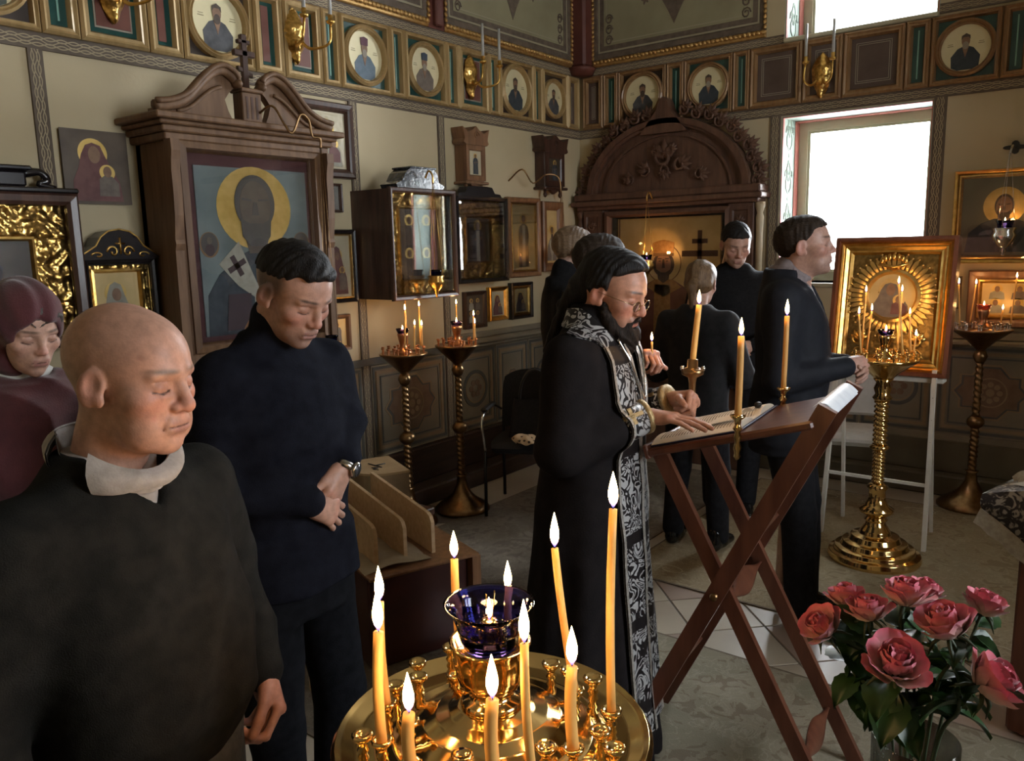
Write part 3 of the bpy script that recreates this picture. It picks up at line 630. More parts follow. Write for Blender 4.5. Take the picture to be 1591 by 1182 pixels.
# --- plain ones on the left wall
icon('old darkened unframed wooden icon of a praying figure above the small crested kiot', 'left', 1.69, 1.99, 1.94, 2.27, 0, WOODD, 'brown', 'mother', 3, 2, .035)
icon('gilt embossed icon in wide dark frame just below the frieze beside the pedimented shrine', 'left', 3.0, 3.38, 2.13, 2.56, .055, WOODD, 'cream', 'mother', 4, 3, .05, oklad=True)
icon('small pale icon in a thin dark frame between two larger icons', 'left', 3.11, 3.28, 1.93, 2.10, .018, WOODD, 'grey', 'full', 4, 0, .03, glass=True)
icon('enthroned mother icon in black frame with gilt edge below the small pale icon', 'left', 3.09, 3.355, 1.39, 1.83, .03, WOODB, 'cream', 'mother', 3, 2, .04, lip=.008, glass=True)
icon('small light wood framed icon low on the wall behind the man in navy', 'left', 3.10, 3.29, 1.10, 1.32, .028, WOODM, 'gold', 'full', 2, 4, .03)
icon('standing saint icon on gold in light wood frame near the room corner', 'left', 4.89, 5.30, 1.47, 2.08, .045, WOODM, 'gold', 'full', 5, 4, .04, lip=.012, glass=True)
icon('brown framed gold icon partly behind a light haired person', 'left', 5.325, 5.615, 1.50, 2.06, .07, WOODM, 'gold', 'bust', 2, 4, .05)
icon('dim small icon with dark frame, left of a row of three under the black kiot', 'left', 4.37, 4.61, 1.12, 1.39, .03, WOODD, 'brown', 'group', 2, 4, .03)
icon('small icon in gilt moulded frame, middle of a row of three', 'left', 4.645, 4.865, 1.155, 1.41, .035, GOLD, 'cream', 'mother', 3, 2, .035)
icon('small gilt icon in black frame, last of a row of three toward the corner', 'left', 4.91, 5.18, 1.145, 1.43, .03, WOODB, 'gold', 'mother', 5, 2, .04, lip=.02, glass=True)
# --- back wall right of the window
icon('large haloed saint icon in gilt frame on the wall right of the window', 'back', -.975, -.41, 1.535, 2.115, .03, GOLD, 'olive', 'bust', 5, 1, .05, lip=.02, glass=True)
icon('wide brown framed icon with gold inset above the dado right of the window', 'back', -.86, -.40, 1.13, 1.49, .06, WOODM, 'gold', 'group', 2, 4, .05, lip=.02)
icon('narrow small dark framed icon beside the wide brown one', 'back', -.985, -.90, 1.24, 1.45, .014, WOODD, 'cream', 'full', 2, 4, .03)
# --- kiots (glazed cases)
def kiot(label, wall, a0, a1, z0, z1, depth, wood, fw, relw, bg, fig, robe, stole, lip=.012, inner=None):
    w, h = a1-a0, z1-z0; t = wall_thing('icon_case', label, 'icon case', wall, (a0+a1)/2, z0); x0, x1 = -w/2, w/2; d = depth
    b = MB(); b.box(x0, x1, -.012, 0, 0, h); b.box(x0, x0+.018, -d+.02, -.012, 0, h); b.box(x1-.018, x1, -d+.02, -.012, 0, h); b.box(x0+.018, x1-.018, -d+.02, -.012, 0, .018); b.box(x0+.018, x1-.018, -d+.02, -.012, h-.018, h); b.build('case', wood, t)
    b = MB(); b.frame(x0-.008, x1+.008, -.008, h+.008, [(0, -d+.02), (0, -d), (fw*.2, -d-.008), (fw*.7, -d-.004), (fw, -d+.006), (fw, -d+.02)]); b.build('door_frame', wood, t)
    i = fw; y = -d+.055 if d > .1 else -d*.6
    b = MB(); relief_frame(b, x0+i*.6, x1-i*.6, i*.6, h-i*.6, relw, y, .014, .010); b.build('gilt_relief_border', GOLDR, t); j = i*.6+relw
    b = MB(); b.frame(x0+j, x1-j, j, h-j, [(-.006, y), (-.006, y-.016), (.004, y-.018), (lip, y-.002), (lip, y+.004)]); b.build('gilt_slip', GOLD, t)
    b = MB(); b.box(x0+j, x1-j, y+.0005, y+.006, j, h-j); figure(b, 0, j+.01, (w-2*j)*.95, (h-2*j)*.93, y, fig); b.build('painting', fig_mats(bg, robe, stole), t)
    b = MB(); b.box(x0+fw, x1-fw, -d+.008, -d+.011, fw, h-fw); b.build('glass', GLASSI, t)
    return t, x0, x1, h, d
t, x0, x1, h, d = kiot('big dark kiot with wide gilt carved border, behind the woman in the burgundy headscarf', 'left', .86, 1.675, 1.32, 1.965, .15, WOODD, .05, .15, 'dark', 'full', 1, 5)
b = MB(); b.box(x0-.01, x1+.01, -d-.015, 0, h+.008, h+.03, .006); cx = .03
b.box(cx-.16, cx+.20, -.12, -.02, h+.03, h+.10, .012); b.box(cx-.18, cx+.22, -.13, -.01, h+.10, h+.12, .006)
b.tube(spline([(cx+.20, -.07, h+.09), (cx+.27, -.07, h+.10), (cx+.30, -.07, h+.065), (cx+.26, -.07, h+.05), (cx+.33, -.07, h+.035)], 5), [.018]*4+[.016]*8+[.012]*9, 8); b.build('crest', WOODB, t)
t, x0, x1, h, d = kiot('small dark kiot with arched crest and gilt appliques behind the bald man', 'left', 1.70, 2.012, 1.24, 1.68, .12, WOODB, .022, .03, 'gold', 'mother', 4, 2)
b = MB(); prof = [(-.18, 0), (-.188, .012), (-.15, .035), (-.11, .06), (-.085, .10), (-.05, .125), (0, .135), (.05, .125), (.085, .10), (.11, .06), (.15, .035), (.188, .012), (.18, 0)]
b.prism([(x, h+.006+z) for x, z in prof], -d-.01, -.01); b.build('crest', WOODB, t)
b = MB(); b.tube([(x, -d-.012, h+.008+z) for x, z in prof[1:-1]], .004, 6); b.tube([(0, -d-.014, h+.03), (0, -d-.014, h+.105)], .005, 6); b.tube([(-.022, -d-.014, h+.078), (.022, -d-.014, h+.078)], .004, 6)
for s in (-1, 1):
    b.tube([(s*(.035+.028*(1-k/16)*math.cos(k*.5)), -d-.013, h+.04+.03*(1-k/16)*math.sin(k*.5)) for k in range(14)], .005, 6)
    b.tube([(s*(.105+.03*math.cos(k*.5)*(1-k/14)), -d-.013, h+.026+.016*(1-k/14)*math.sin(k*.5)) for k in range(12)], .004, 6)
b.build('gilt_applique', GOLD, t)
t, x0, x1, h, d = kiot('deep glazed dark box kiot with a four figure icon and wide gilt border', 'left', 3.37, 3.935, 1.405, 2.06, .35, WOODD, .03, .085, 'brown', 'group', 1, 2)
b = MB(); b.prism([(x, h+z) for x, z in ((-.20, .008), (-.21, .03), (-.16, .05), (-.125, .10), (-.09, .125), (.12, .125), (.15, .10), (.16, .05), (.21, .03), (.20, .008))], -d+.02, -d+.16); b.box(-.10, .13, -d+.005, -d+.17, h+.125, h+.137, .004); b.build('crest', pm('lacquer_black', (.018, .02, .026), (.05, .055, .065), rough=.16, scale=30, bump=.4, bscale=45, coat=.6), t)
t, x0, x1, h, d = kiot('black kiot with a single standing figure and gilt carved border', 'left', 4.13, 4.665, 1.47, 2.045, .20, WOODB, .028, .11, 'dark', 'full', 1, 4)
b = MB(); b.prism([(x, h+z) for x, z in ((-.24, .008), (-.22, .03), (-.16, .035), (-.13, .075), (-.07, .08), (.07, .08), (.13, .075), (.16, .035), (.22, .03), (.24, .008))], -d+.02, -d+.10); b.build('crest', WOODB, t)
# --- two small carved wall shrines
def wall_shrine(label, a0, a1, z0, z1, wood, light, bg):
    w, h = a1-a0, z1-z0; t = wall_thing('carved_shrine', label, 'shrine', 'left', (a0+a1)/2, z0); d = .10; iw = w*.36
    b = MB(); b.box(-iw, iw, -d, 0, h*.14, h*.72, .006); b.build('case', wood, t)
    b = MB(); b.prism([(x*w, z*h) for x, z in ((-.40, .71), (-.47, .74), (-.43, .80), (-.46, .88), (-.5, .97), (-.30, .90), (-.12, .94), (0, 1.0), (.12, .94), (.30, .90), (.5, .97), (.46, .88), (.43, .80), (.47, .74), (.40, .71))], -d-.02, -.01)
    b.tube([(.03*math.cos(k*.5)*(1-k/18), -d-.021, h*.86+.03*math.sin(k*.5)*(1-k/18)) for k in range(16)], .004, 5); b.build('carved_top', wood, t)
    b = MB(); b.box(-w*.44, w*.44, -d-.025, 0, h*.10, h*.145, .006)
    for s in (-1, 1): b.lathe([(.004, -.06), (.014, -.05), (.018, -.035), (.009, -.02), (.014, 0)], 10, (s*iw*.8, -d+.02, h*.10))
    b.prism([(-iw*.5, h*.10), (0, h*.03), (iw*.5, h*.10)], -d, -d+.03); b.build('shelf', wood, t)
    b = MB(); b.frame(-iw, iw, h*.16, h*.71, [(0, -d), (0, -d-.012), (iw*.3, -d-.010), (iw*.38, -d)]); b.build('frame', light, t)
    b = MB(); q = iw*.58; b.box(-q, q, -d-.004, -d, h*.25, h*.62); b.m = 0; figure(b, 0, h*.26, q*1.9, h*.34, -d-.004, 'full'); b.build('painting', fig_mats(bg, 5, 1), t); return t
wall_shrine('small reddish carved wooden shrine high on the wall above the black kiot', 4.30, 4.585, 2.10, 2.54, WOODM, WOODM, 'cream')
wall_shrine('small almost black carved wooden shrine beside the room corner', 5.24, 5.60, 2.10, 2.57, WOODD, WOODD, 'dark')

# --- main pedimented shrine
t = wall_thing('pedimented_shrine', 'tall brown wooden shrine with broken scroll pediment, cross and large haloed bishop icon', 'shrine', 'left', 2.485, 1.20); d = .30; H = 1.02
SH = pm('shrine_wood', (.11, .056, .027), (.175, .095, .048), rough=.5, scale=5, stretch=(7, 7, .7), bump=.1, bscale=30, spec=.35)
b = MB(); b.box(-.44, .44, -.04, 0, 0, H); b.box(-.44, -.40, -d, 0, 0, H); b.box(.40, .44, -d, 0, 0, H); b.box(-.46, .46, -d-.01, 0, -.05, .03, .01); b.build('case', SH, t)
for s in (-1, 1):   # curved corbel pilasters
    b = MB(); prof = [(0, 0), (0, H), (-.13, H), (-.135, H-.05), (-.115, H-.09), (-.10, H-.14), (-.105, H-.22), (-.095, H-.34), (-.06, H-.45), (-.072, H-.47), (-.05, H-.50), (-.04, H-.7), (-.04, 0)]
    b.M = Matrix.Translation((s*.445, 0, 0)) @ Matrix.Rotation(0, 4, 'Z')
    b.add([(-.022, -d+.0+y*.45, z) for y, z in prof]+[(.022, -d+.0+y*.45, z) for y, z in prof], [tuple(range(13)), tuple(range(25, 12, -1))]+[(i, i+13, (i+1) % 13+13, (i+1) % 13) for i in range(13)]); b.build('corbel', SH, t)
b = MB(); b.frame(-.40, .40, .03, H, [(0, -d+.02), (0, -d-.012), (.03, -d-.02), (.035, -d+.01), (.045, -d+.03)]); b.build('door_frame', SH, t)
b = MB()
for z0_, z1_, e in ((H, H+.035, .02), (H+.035, H+.065, .035), (H+.065, H+.085, .055), (H+.085, H+.115, .085)): b.box(-.45-e, .45+e, -d-e, 0, z0_, z1_, .006)
b.build('cornice', SH, t)
zb = H+.115
for s in (-1, 1):
    b = MB(); up = spline([(.50, 0, .02), (.42, 0, .035), (.34, 0, .075), (.26, 0, .155), (.20, 0, .205), (.14, 0, .225), (.085, 0, .20), (.065, 0, .175)], 4)
    lo = [(.075, .16), (.10, .14), (.13, .10), (.115, .05), (.09, 0)]
    b.prism([(s*p.x, zb+p.z) for p in up]+[(s*x, zb+z) for x, z in lo]+[(s*.50, zb)], -d+.005, -d+.05); b.build('pediment_half', SH, t)
    b = MB(); b.tube([(s*p.x, -d-.005, zb+p.z+.008) for p in up], .026, 8); b.tube([(s*p.x, -d-.03, zb+p.z+.028) for p in up], .014, 8); b.tube([(s*p.x*.9+s*.01, -d, zb+p.z*.72-.008) for p in up[4:20]], .010, 6); b.ball((s*.068, -d-.01, zb+.178), (.024, .04, .024), 10, 6); b.build('scroll_moulding', SH, t)
b = MB(); b.box(-.05, .06, -d-.02, -d+.06, zb, zb+.145, .004); b.box(-.06, .07, -d-.032, -d+.07, zb+.145, zb+.165, .005); b.build('pedestal', SH, t)
b = MB()
for k in range(3): b.box(-.03+k*.028, -.018+k*.028, -d-.0215, -d-.019, zb+.02, zb+.125)
b.build('flutes', WOODD, t)
b = MB(); zc = zb+.165; b.box(-.012, .022, -d+.01, -d+.035, zc, zc+.26, .004); b.box(-.055, .065, -d+.01, -d+.035, zc+.155, zc+.185, .004); b.box(-.03, .04, -d+.01, -d+.035, zc+.215, zc+.235, .004)
b.prism([(-.035, zc+.09), (.045, zc+.06), (.045, zc+.078), (-.035, zc+.108)], -d+.012, -d+.033); b.build('cross', WOODD, t)
MAROON = pm('maroon_board', (.075, .028, .03), (.10, .04, .04), rough=.35, scale=6)
b = MB(); b.box(-.37, .37, -d+.035, -d+.045, .04, H-.01); b.build('inner_board', MAROON, t)
y = -d+.034; b = MB(); b.box(-.315, .335, y-.006, y, .10, .92)
hz = .735
def lay(pts, mi, dy, b=b): b.m = mi; b.prism(pts, y-.006-dy, y-.006-dy+.0012)
def ell(cx, cz, rx, rz, mi, dy, n=32): lay([(cx+rx*math.cos(2*PI*i/n), cz+rz*math.sin(2*PI*i/n)) for i in range(n)], mi, dy)
ell(.01, hz-.01, .218, .205, 1, .001); lay([(-.30, .10), (-.29, .30), (-.22, .40), (-.10, .49), (.0, .53), (.10, .50), (.24, .40), (.30, .28), (.32, .10)], 2, .002)
lay([(-.22, .45), (-.10, .56), (-.01, .35), (.03, .35), (.12, .56), (.24, .46), (.14, .36), (.05, .28), (.05, .10), (-.03, .10), (-.03, .28), (-.12, .34)], 3, .003)
for cx, cz in ((-.12, .44), (.13, .44)):
    a = .5 if cx < 0 else -.5
    for q in (a, a+PI/2): lay([(cx+.055*math.cos(q)*i-.014*math.sin(q)*j, cz+.055*math.sin(q)*i+.014*math.cos(q)*j) for i, j in ((-1, -1), (1, -1), (1, 1), (-1, 1))], 4, .0042)
ell(.01, hz+.015, .118, .14, 5, .0035); ell(.01, hz-.0, .09, .125, 6, .0045); lay([(-.08, hz-.06), (-.075, hz-.15), (-.03, hz-.20), (.05, hz-.20), (.09, hz-.15), (.10, hz-.06), (.05, hz-.085), (-.03, hz-.085)], 5, .0055); lay([(-.06, .58), (-.04, .50), (.06, .50), (.08, .58)], 6, .0028)
lay([(.0, hz+.02), (-.012, hz-.045), (.03, hz-.045), (.02, hz+.02)], 5, .0055)
for s in (-1, 1): lay([(.01+s*.02, hz+.035), (.01+s*.075, hz+.04), (.01+s*.075, hz+.028), (.01+s*.02, hz+.024)], 5, .0055)
for cx in (-.262, .285):
    ell(cx, .545, .052, .062, 7, .0015); ell(cx, .55, .045, .054, 5, .0022); ell(cx, .52, .025, .03, 4, .003); ell(cx, .565, .014, .018, 6, .0035)
lay([(.03, .36), (.10, .33), (.13, .25), (.09, .20), (.05, .25)], 6, .005); lay([(-.20, .12), (-.18, .30), (-.05, .30), (-.05, .12)], 4, .004)
b.build('painting', [PBG['blue'], HALO, cloth_p(5), cloth_p(4), pm('painted_cross', (.06, .035, .04), rough=.6), pm('bishop_hair', (.07, .065, .055), (.10, .09, .08), rough=.6), pm('bishop_skin', (.10, .075, .055), (.13, .10, .07), rough=.5, scale=20), LINEP], t)
b = MB(); b.box(-.36, .36, -d+.006, -d+.009, .07, H-.035); b.build('glass', GLASSI, t)
# --- arched carved shrine on the back wall
t = wall_thing('arched_shrine', 'large carved wooden shrine with round arch and foliage crest, in the room corner', 'shrine', 'back', -3.0, 0.0); d = .16
b = MB(); b.box(-.76, .76, -.05, 0, 0, 2.12); b.box(-.78, .80, -.30, 0, 0, .62, .01); b.box(-.80, .82, -.32, 0, .62, .66, .008); b.build('body', WOODC, t)
b = MB(); n = 32; arc = lambda r, cz=2.10: [(r*math.cos(PI*k/n), cz+r*math.sin(PI*k/n)*.80) for k in range(n+1)]
b.prism(arc(.66), -.08, 0); b.build('tympanum', WOODC, t)
b = MB(); 
for r, w_, yy in ((.70, .05, -.14), (.655, .03, -.12), (.56, .02, -.10)):
    A, B_ = arc(r), arc(r-w_); b.prism(A+B_[::-1], yy, -.02)
b.build('arch_moulding', WOODC, t)
b = MB(); b.prism([(-.20, 2.55), (-.06, 2.72), (-.03, 2.80), (0, 2.82), (.03, 2.80), (.06, 2.72), (.20, 2.55)], -.14, -.03); b.build('keystone', WOODC, t)
def leafy(b, cx, cz, y, s, a0):
    for k in range(5):
        a = a0+(k-2)*.55; L = s*(1-.12*abs(k-2)); ca, sa = math.cos(a), math.sin(a)
        b.add([(cx-sa*s*.16, y+.01, cz+ca*s*.16), (cx+ca*L*.5-sa*s*.2, y-.012, cz+sa*L*.5+ca*s*.2), (cx+ca*L, y-.004, cz+sa*L), (cx+ca*L*.5+sa*s*.2, y-.012, cz+sa*L*.5-ca*s*.2), (cx+sa*s*.16, y+.01, cz-ca*s*.16), (cx+ca*L*.5, y-.034, cz+sa*L*.5), (cx, y-.02, cz)],
              [(0, 6, 5, 1), (1, 5, 2), (2, 5, 3), (3, 5, 6, 4)], True)
    b.tube([(cx+ .5*s*(1-k/16)*math.cos(a0+1.2+k*.5), y-.02, cz+.5*s*(1-k/16)*math.sin(a0+1.2+k*.5)) for k in range(12)], s*.1, 6)
for k in range(22):
    a = PI*(k+.5)/22
    if abs(a-PI/2) < .2: continue
    r = .745+.02*(k % 2); b = MB(); leafy(b, r*math.cos(a), 2.10+r*.82*math.sin(a), -.07, .095, a); b.lathe([(.01, -.03), (.03, 0), (.01, .03)], 8, (r*math.cos(a)*.97, -.06, 2.10+r*.82*math.sin(a)*.995)); b.build('carved_leaf', WOODC, t)
for cx, cz, s, a in ((0, 2.37, .15, PI/2), (-.16, 2.28, .10, 2.6), (.14, 2.30, .11, .6), (.30, 2.22, .09, .1), (-.30, 2.22, .09, 3.0), (0, 2.27, .09, -PI/2), (.06, 2.42, .07, 1.2), (-.07, 2.42, .07, 1.9)):
    b = MB(); leafy(b, cx, cz, -.10, s, a); b.build('carved_flower', WOODC, t)
b = MB(); b.box(-.82, .82, -.20, 0, 2.02, 2.06, .008); b.box(-.80, .80, -.18, 0, 2.06, 2.12, .01); b.box(-.78, .78, -.16, 0, 1.99, 2.02, .006); b.build('entablature', WOODC, t)
for s in (-1, 1):
    b = MB(); b.box(s*.64-.10, s*.64+.10, -.13, 0, .66, 1.99, .006)
    for z_ in (.70, 1.15, 1.58): b.frame(s*.64-.08, s*.64+.08, z_, z_+.38, [(0, -.13), (0, -.142), (.02, -.142), (.03, -.132)])
    b.build('pilaster', WOODC, t)
    b = MB()
    for z_ in (.80, .96, 1.25, 1.42, 1.68, 1.85): leafy(b, s*.64, z_, -.13, .06, PI/2)
    b.build('pilaster_carving', WOODC, t)
b = MB(); prof = [(.03, 0), (.035, .05), (.02, .08), (.028, .2), (.022, .5), (.02, .62), (.03, .68), (.022, .75), (.026, 1.1), (.03, 1.22), (.02, 1.25), (.036, 1.30), (.036, 1.33)]
b.lathe(prof, 14, (.775, -.10, .66)); b.build('turned_column', pm('pale_column', (.42, .33, .2), (.5, .4, .26), rough=.4, scale=5, coat=.3), t)
b = MB(); b.lathe(prof, 14, (-.775, -.10, .66)); b.build('turned_column', WOODC, t)
b = MB(); b.frame(-.52, .56, .68, 1.97, [(0, -.05), (0, -.15), (.03, -.16), (.045, -.12), (.05, -.06)]); b.m = 1; b.frame(-.47, .51, .73, 1.94, [(0, -.06), (0, -.10), (.03, -.09), (.03, -.06)]); b.build('icon_frame', [WOODC, WOODB], t)
y = -.062; b = MB(); b.box(-.44, .48, y, y+.01, .74, 1.93); b.m = 1; b.frame(-.44, .48, .74, 1.93, [(.012, y), (.012, y-.002), (.022, y-.002), (.022, y)]); kx = -.02; kz = 1.55
def lay(pts, mi, dy): b.m = mi; b.prism(pts, y-dy, y-dy+.0012)
def ell(cx, cz, rx, rz, mi, dy, n=28): lay([(cx+rx*math.cos(2*PI*i/n), cz+rz*math.sin(2*PI*i/n)) for i in range(n)], mi, dy)
b.m = 1; b.ring(kx, kz, [(.155, y), (.155, y-.002), (.148, y-.002), (.148, y)], 32)
lay([(kx-.34, .80), (kx-.31, 1.18), (kx-.22, 1.34), (kx-.08, 1.42), (kx+.08, 1.42), (kx+.22, 1.34), (kx+.34, 1.15), (kx+.36, .80)], 2, .002); lay([(kx-.09, .80), (kx-.08, 1.38), (kx+.06, 1.38), (kx+.07, .80)], 3, .003); lay([(kx-.16, 1.36), (kx, 1.28), (kx+.16, 1.36), (kx+.08, 1.42), (kx-.08, 1.42)], 3, .003)
ell(kx, kz-.01, .095, .10, 4, .003); ell(kx, kz-.015, .066, .095, 5, .004); lay([(kx-.06, kz-.05), (kx-.045, kz-.13), (kx, kz-.16), (kx+.045, kz-.13), (kx+.06, kz-.05), (kx+.02, kz-.075), (kx-.02, kz-.075)], 4, .005); lay([(kx-.05, 1.44), (kx-.04, 1.38), (kx+.04, 1.38), (kx+.05, 1.44)], 5, .0025)
lay([(kx-.008, kz+.03), (kx-.013, kz-.04), (kx+.013, kz-.04), (kx+.008, kz+.03)], 4, .005)
for s_ in (-1, 1): lay([(kx+s_*.015, kz+.038), (kx+s_*.05, kz+.040), (kx+s_*.05, kz+.032), (kx+s_*.015, kz+.030)], 4, .005); ell(kx+s_*.032, kz+.016, .011, .005, 4, .005, 10)
lay([(kx-.085, kz+.06), (kx-.095, kz+.16), (kx-.05, kz+.175), (kx, kz+.185), (kx+.05, kz+.175), (kx+.095, kz+.16), (kx+.085, kz+.06)], 3, .0052); lay([(kx-.09, kz+.055), (kx-.09, kz+.08), (kx+.09, kz+.08), (kx+.09, kz+.055)], 1, .0064)
ccx = .29
for q in ((ccx-.018, ccx+.018, 1.05, 1.80), (ccx-.15, ccx+.15, 1.60, 1.645), (ccx-.065, ccx+.065, 1.70, 1.735)): lay([(q[0], q[2]), (q[1], q[2]), (q[1], q[3]), (q[0], q[3])], 6, .003)
b.build('painting', [PBG['gold'], LINEP, pm('king_robe', (.16, .045, .035), (.21, .07, .05), rough=.5, scale=14), pm('king_gold', (.34, .17, .05), (.44, .24, .08), rough=.45, metal=.3, scale=40), HAIRP, pm('king_skin', (.36, .20, .11), rough=.5), pm('painted_wood_cross', (.10, .05, .03), rough=.6)], t)
b = MB(); b.box(-.47, .51, -.105, -.102, .74, 1.94); b.build('glass', GLASSI, t)

# --- hanging oil lamps
def lampada(label, hook, z_lamp, scale=1., metal=GOLD, lit=True, bracket=None, power=.25, cup=None):
    x, y, z = hook; t = thing('hanging_oil_lamp', label, 'lamp', (x, y, z_lamp)); s = scale; zt = z-z_lamp
    b = MB()
    for k in range(3):
        a = 2*PI*k/3+.4; b.tube([(.045*s*math.cos(a), .045*s*math.sin(a), .01), (0.004*math.cos(a), .004*math.sin(a), zt)], .0016, 5)
    b.build('chain', metal, t)
    b = MB(); b.lathe([(.002, -.125*s), (.008*s, -.118*s), (.005*s, -.108*s), (.014*s, -.10*s), (.01*s, -.09*s), (.022*s, -.075*s), (.042*s, -.05*s), (.05*s, -.025*s), (.042*s, -.008*s), (.05*s, .008*s), (.047*s, .01*s), (.03*s, -.02*s)], 18, wob=lambda a, z: 1+.06*math.cos(9*a)); b.build('filigree_bowl', metal, t)
    b = MB(); b.lathe([(.016*s, -.03*s), (.028*s, -.01*s), (.034*s, .03*s), (.04*s, .045*s), (.038*s, .045*s), (.03*s, .028*s), (.024*s, -.005*s), (.004*s, -.02*s)], 20); b.build('glass_cup', cup or BLUEG, t)
    if lit: flame(t, (0, 0, .036*s), .7, power)
    if bracket:
        b = MB(); b.tube([(bx-x, by-y, bz-z_lamp) for bx, by, bz in bracket], .006, 7); b.build('bracket', metal, t)
    return t
lampada('gilt hanging lamp with blue cup in front of the deep box kiot', (-3.43, 3.66, 2.09), 1.53, 1.0, bracket=spline([(-3.49, 3.66, 2.13), (-3.46, 3.66, 2.17), (-3.43, 3.66, 2.14), (-3.43, 3.66, 2.09)], 4), lit=False)
lampada('small gilt hanging lamp with lit blue cup before the crowned figure icon', (-3.05, 5.66, 2.03), 1.57, 1.15, bracket=spline([(-3.05, 5.75, 2.05), (-3.05, 5.70, 2.10), (-3.05, 5.66, 2.07), (-3.05, 5.66, 2.03)], 4), power=1.5)
lampada('silver hanging lamp with dark blue cup before the large saint icon', (-.66, 5.72, 2.19), 1.74, 1.25, metal=SILVER, bracket=[(-.66, 5.95, 2.24), (-.66, 5.80, 2.24), (-.66, 5.72, 2.19)], power=.5)
lampada('dark hanging lamp on a scroll bracket near the room corner', (-3.55, 5.22, 2.10), 1.66, .9, metal=BRASSD, bracket=spline([(-3.85, 4.95, 2.20), (-3.74, 4.98, 2.28), (-3.70, 5.06, 2.18), (-3.62, 5.12, 2.24), (-3.56, 5.2, 2.22), (-3.55, 5.22, 2.10)], 5), power=.25)
lampada('iron scroll bracket lamp hanging by chains before the bishop icon', (-3.36, 2.76, 2.22), 1.22, .9, metal=BRASSD, lit=False, bracket=spline([(-3.56, 2.52, 2.37), (-3.47, 2.56, 2.42), (-3.43, 2.60, 2.33), (-3.41, 2.63, 2.29), (-3.39, 2.67, 2.38), (-3.38, 2.71, 2.36), (-3.37, 2.72, 2.28), (-3.36, 2.76, 2.27), (-3.36, 2.76, 2.22)], 5))
b = MB(); b.M = Matrix.Translation((-.66, YB-.012, 2.24)); b.prism([(.05*math.cos(q)*(1+.35*math.cos(4*q)), .03*math.sin(q)*(1+.35*math.cos(4*q))) for q in np.linspace(0, 2*PI, 32)[:-1]], -.012, .012); tag(b.build('hook_plate', WOODB), 'black quatrefoil hook plate above the large saint icon', 'hook')
# --- gilt wall sconces
def sconce(label, wall, a, z, mir=1):
    t = wall_thing('wall_sconce', label, 'sconce', wall, a, z, 'gilt sconces on the frieze'); y0 = -.03
    b = MB()
    def fn(u, v):
        r = (.30 if v < .02 else 1)*math.sin(PI*min(1, v*1.05))**.6; x = (u-.5)*.155*r*(1.15-.55*(1-v)); zz = -.17+.31*v
        return (x, y0-.045*math.sin(PI*u)*r-.012*abs(math.sin(26*x+9*zz)*math.sin(30*zz))-.004*math.sin(70*zz), zz)
    b.grid(fn, 18, 26); b.grid(lambda u, v: (fn(u, v)[0]*.98, y0+.004, fn(u, v)[2]), 6, 12); b.build('cartouche', GOLDR, t)
    for s in (-1, 1):
        b = MB(); e = (s*.09+.03*mir, -.20, .04)
        b.tube(spline([(s*.02, y0-.04, -.05), (s*.05, -.11, -.085), (s*.09+.02*mir, -.19, -.06), e], 5), [.009]*6+[.007]*10, 7); b.lathe([(.005, 0), (.022, .006), (.026, .018), (.012, .022), (.014, .045), (.012, .05)], 12, e); b.build('arm', GOLD, t)
        b = MB(); b.tube([(e[0], e[1], .085), (e[0], e[1], .30)], [.011, .009], 10); b.build('electric_candle', pm('pale_tube', (.42, .42, .40), (.5, .5, .48), rough=.3), t)
    return t
sconce('gilt wall sconce with two pale tubes above the pedimented shrine', 'left', 3.00, 2.90); sconce('gilt wall sconce with two pale tubes above the black kiot', 'left', 4.50, 2.90)
sconce('gilt wall sconce above the old darkened icon', 'left', 1.98, 2.92); sconce('gilt wall sconce with two tubes over the window', 'back', -1.84, 2.84)
# ================= candle stands =================
def holder_mesh(mat, s=1.):
    b = MB(); pr = [(.009, 0), (.010, .004), (.006, .008), (.0085, .014), (.0055, .019), (.0085, .025), (.0055, .031), (.009, .037), (.006, .042), (.008, .048), (.0145, .055), (.0155, .060), (.0125, .062), (.0085, .056)]
    b.lathe([(r*s, z*s) for r, z in pr], 12); return b.mesh('candle_holder', mat)
HOLD_B = holder_mesh(BRASS, 1.0); HOLD_S = holder_mesh(BRASS, .72); HOLD_C = holder_mesh(COPPER, .72); HOLD_V = holder_mesh(SILVER, .72)
def put_holders(t, pts, me, z):
    for x, y in pts: o = bpy.data.objects.new('candle_holder', me); link(o, t); o.location = (x, y, z)
# --- big polished stand in the foreground
FC = Vector((-.715, .85, 0))
t = thing('candle_stand', 'large polished brass candle stand with a wide round tray and blue glass lamp', 'candle stand', FC)
b = MB(); b.lathe([(.20, 0), (.20, .02), (.17, .05), (.10, .08), (.05, .12), (.04, .16), (.06, .19), (.035, .23), (.028, .5), (.045, .54), (.028, .58), (.026, .80), (.045, .84), (.06, .88), (.10, .92)], 28); b.build('pedestal', BRASS, t)
b = MB(); b.lathe([(.09, .915), (.16, .935), (.225, .955), (.238, .968), (.240, .978), (.234, .986), (.226, .982), (.205, .974), (.175, .972), (.168, .978), (.160, .977), (.152, .984), (.128, .987), (.120, .994), (.105, 1.006), (.085, 1.015), (.065, 1.020), (.05, 1.026), (.03, 1.028)], 64, crisp=True); b.build('tray', BRASS, t)
b = MB(); b.lathe([(.044, 1.024), (.047, 1.030), (.044, 1.036), (.034, 1.040), (.030, 1.046), (.034, 1.052), (.046, 1.062), (.052, 1.078), (.054, 1.10), (.056, 1.118), (.060, 1.124), (.061, 1.128), (.056, 1.128), (.050, 1.11)], 40, wob=lambda a, z: 1+.025*math.cos(14*a)*(1 if 1.05 < z < 1.125 else 0)); b.build('cup', COPPER if False else BRASS, t)
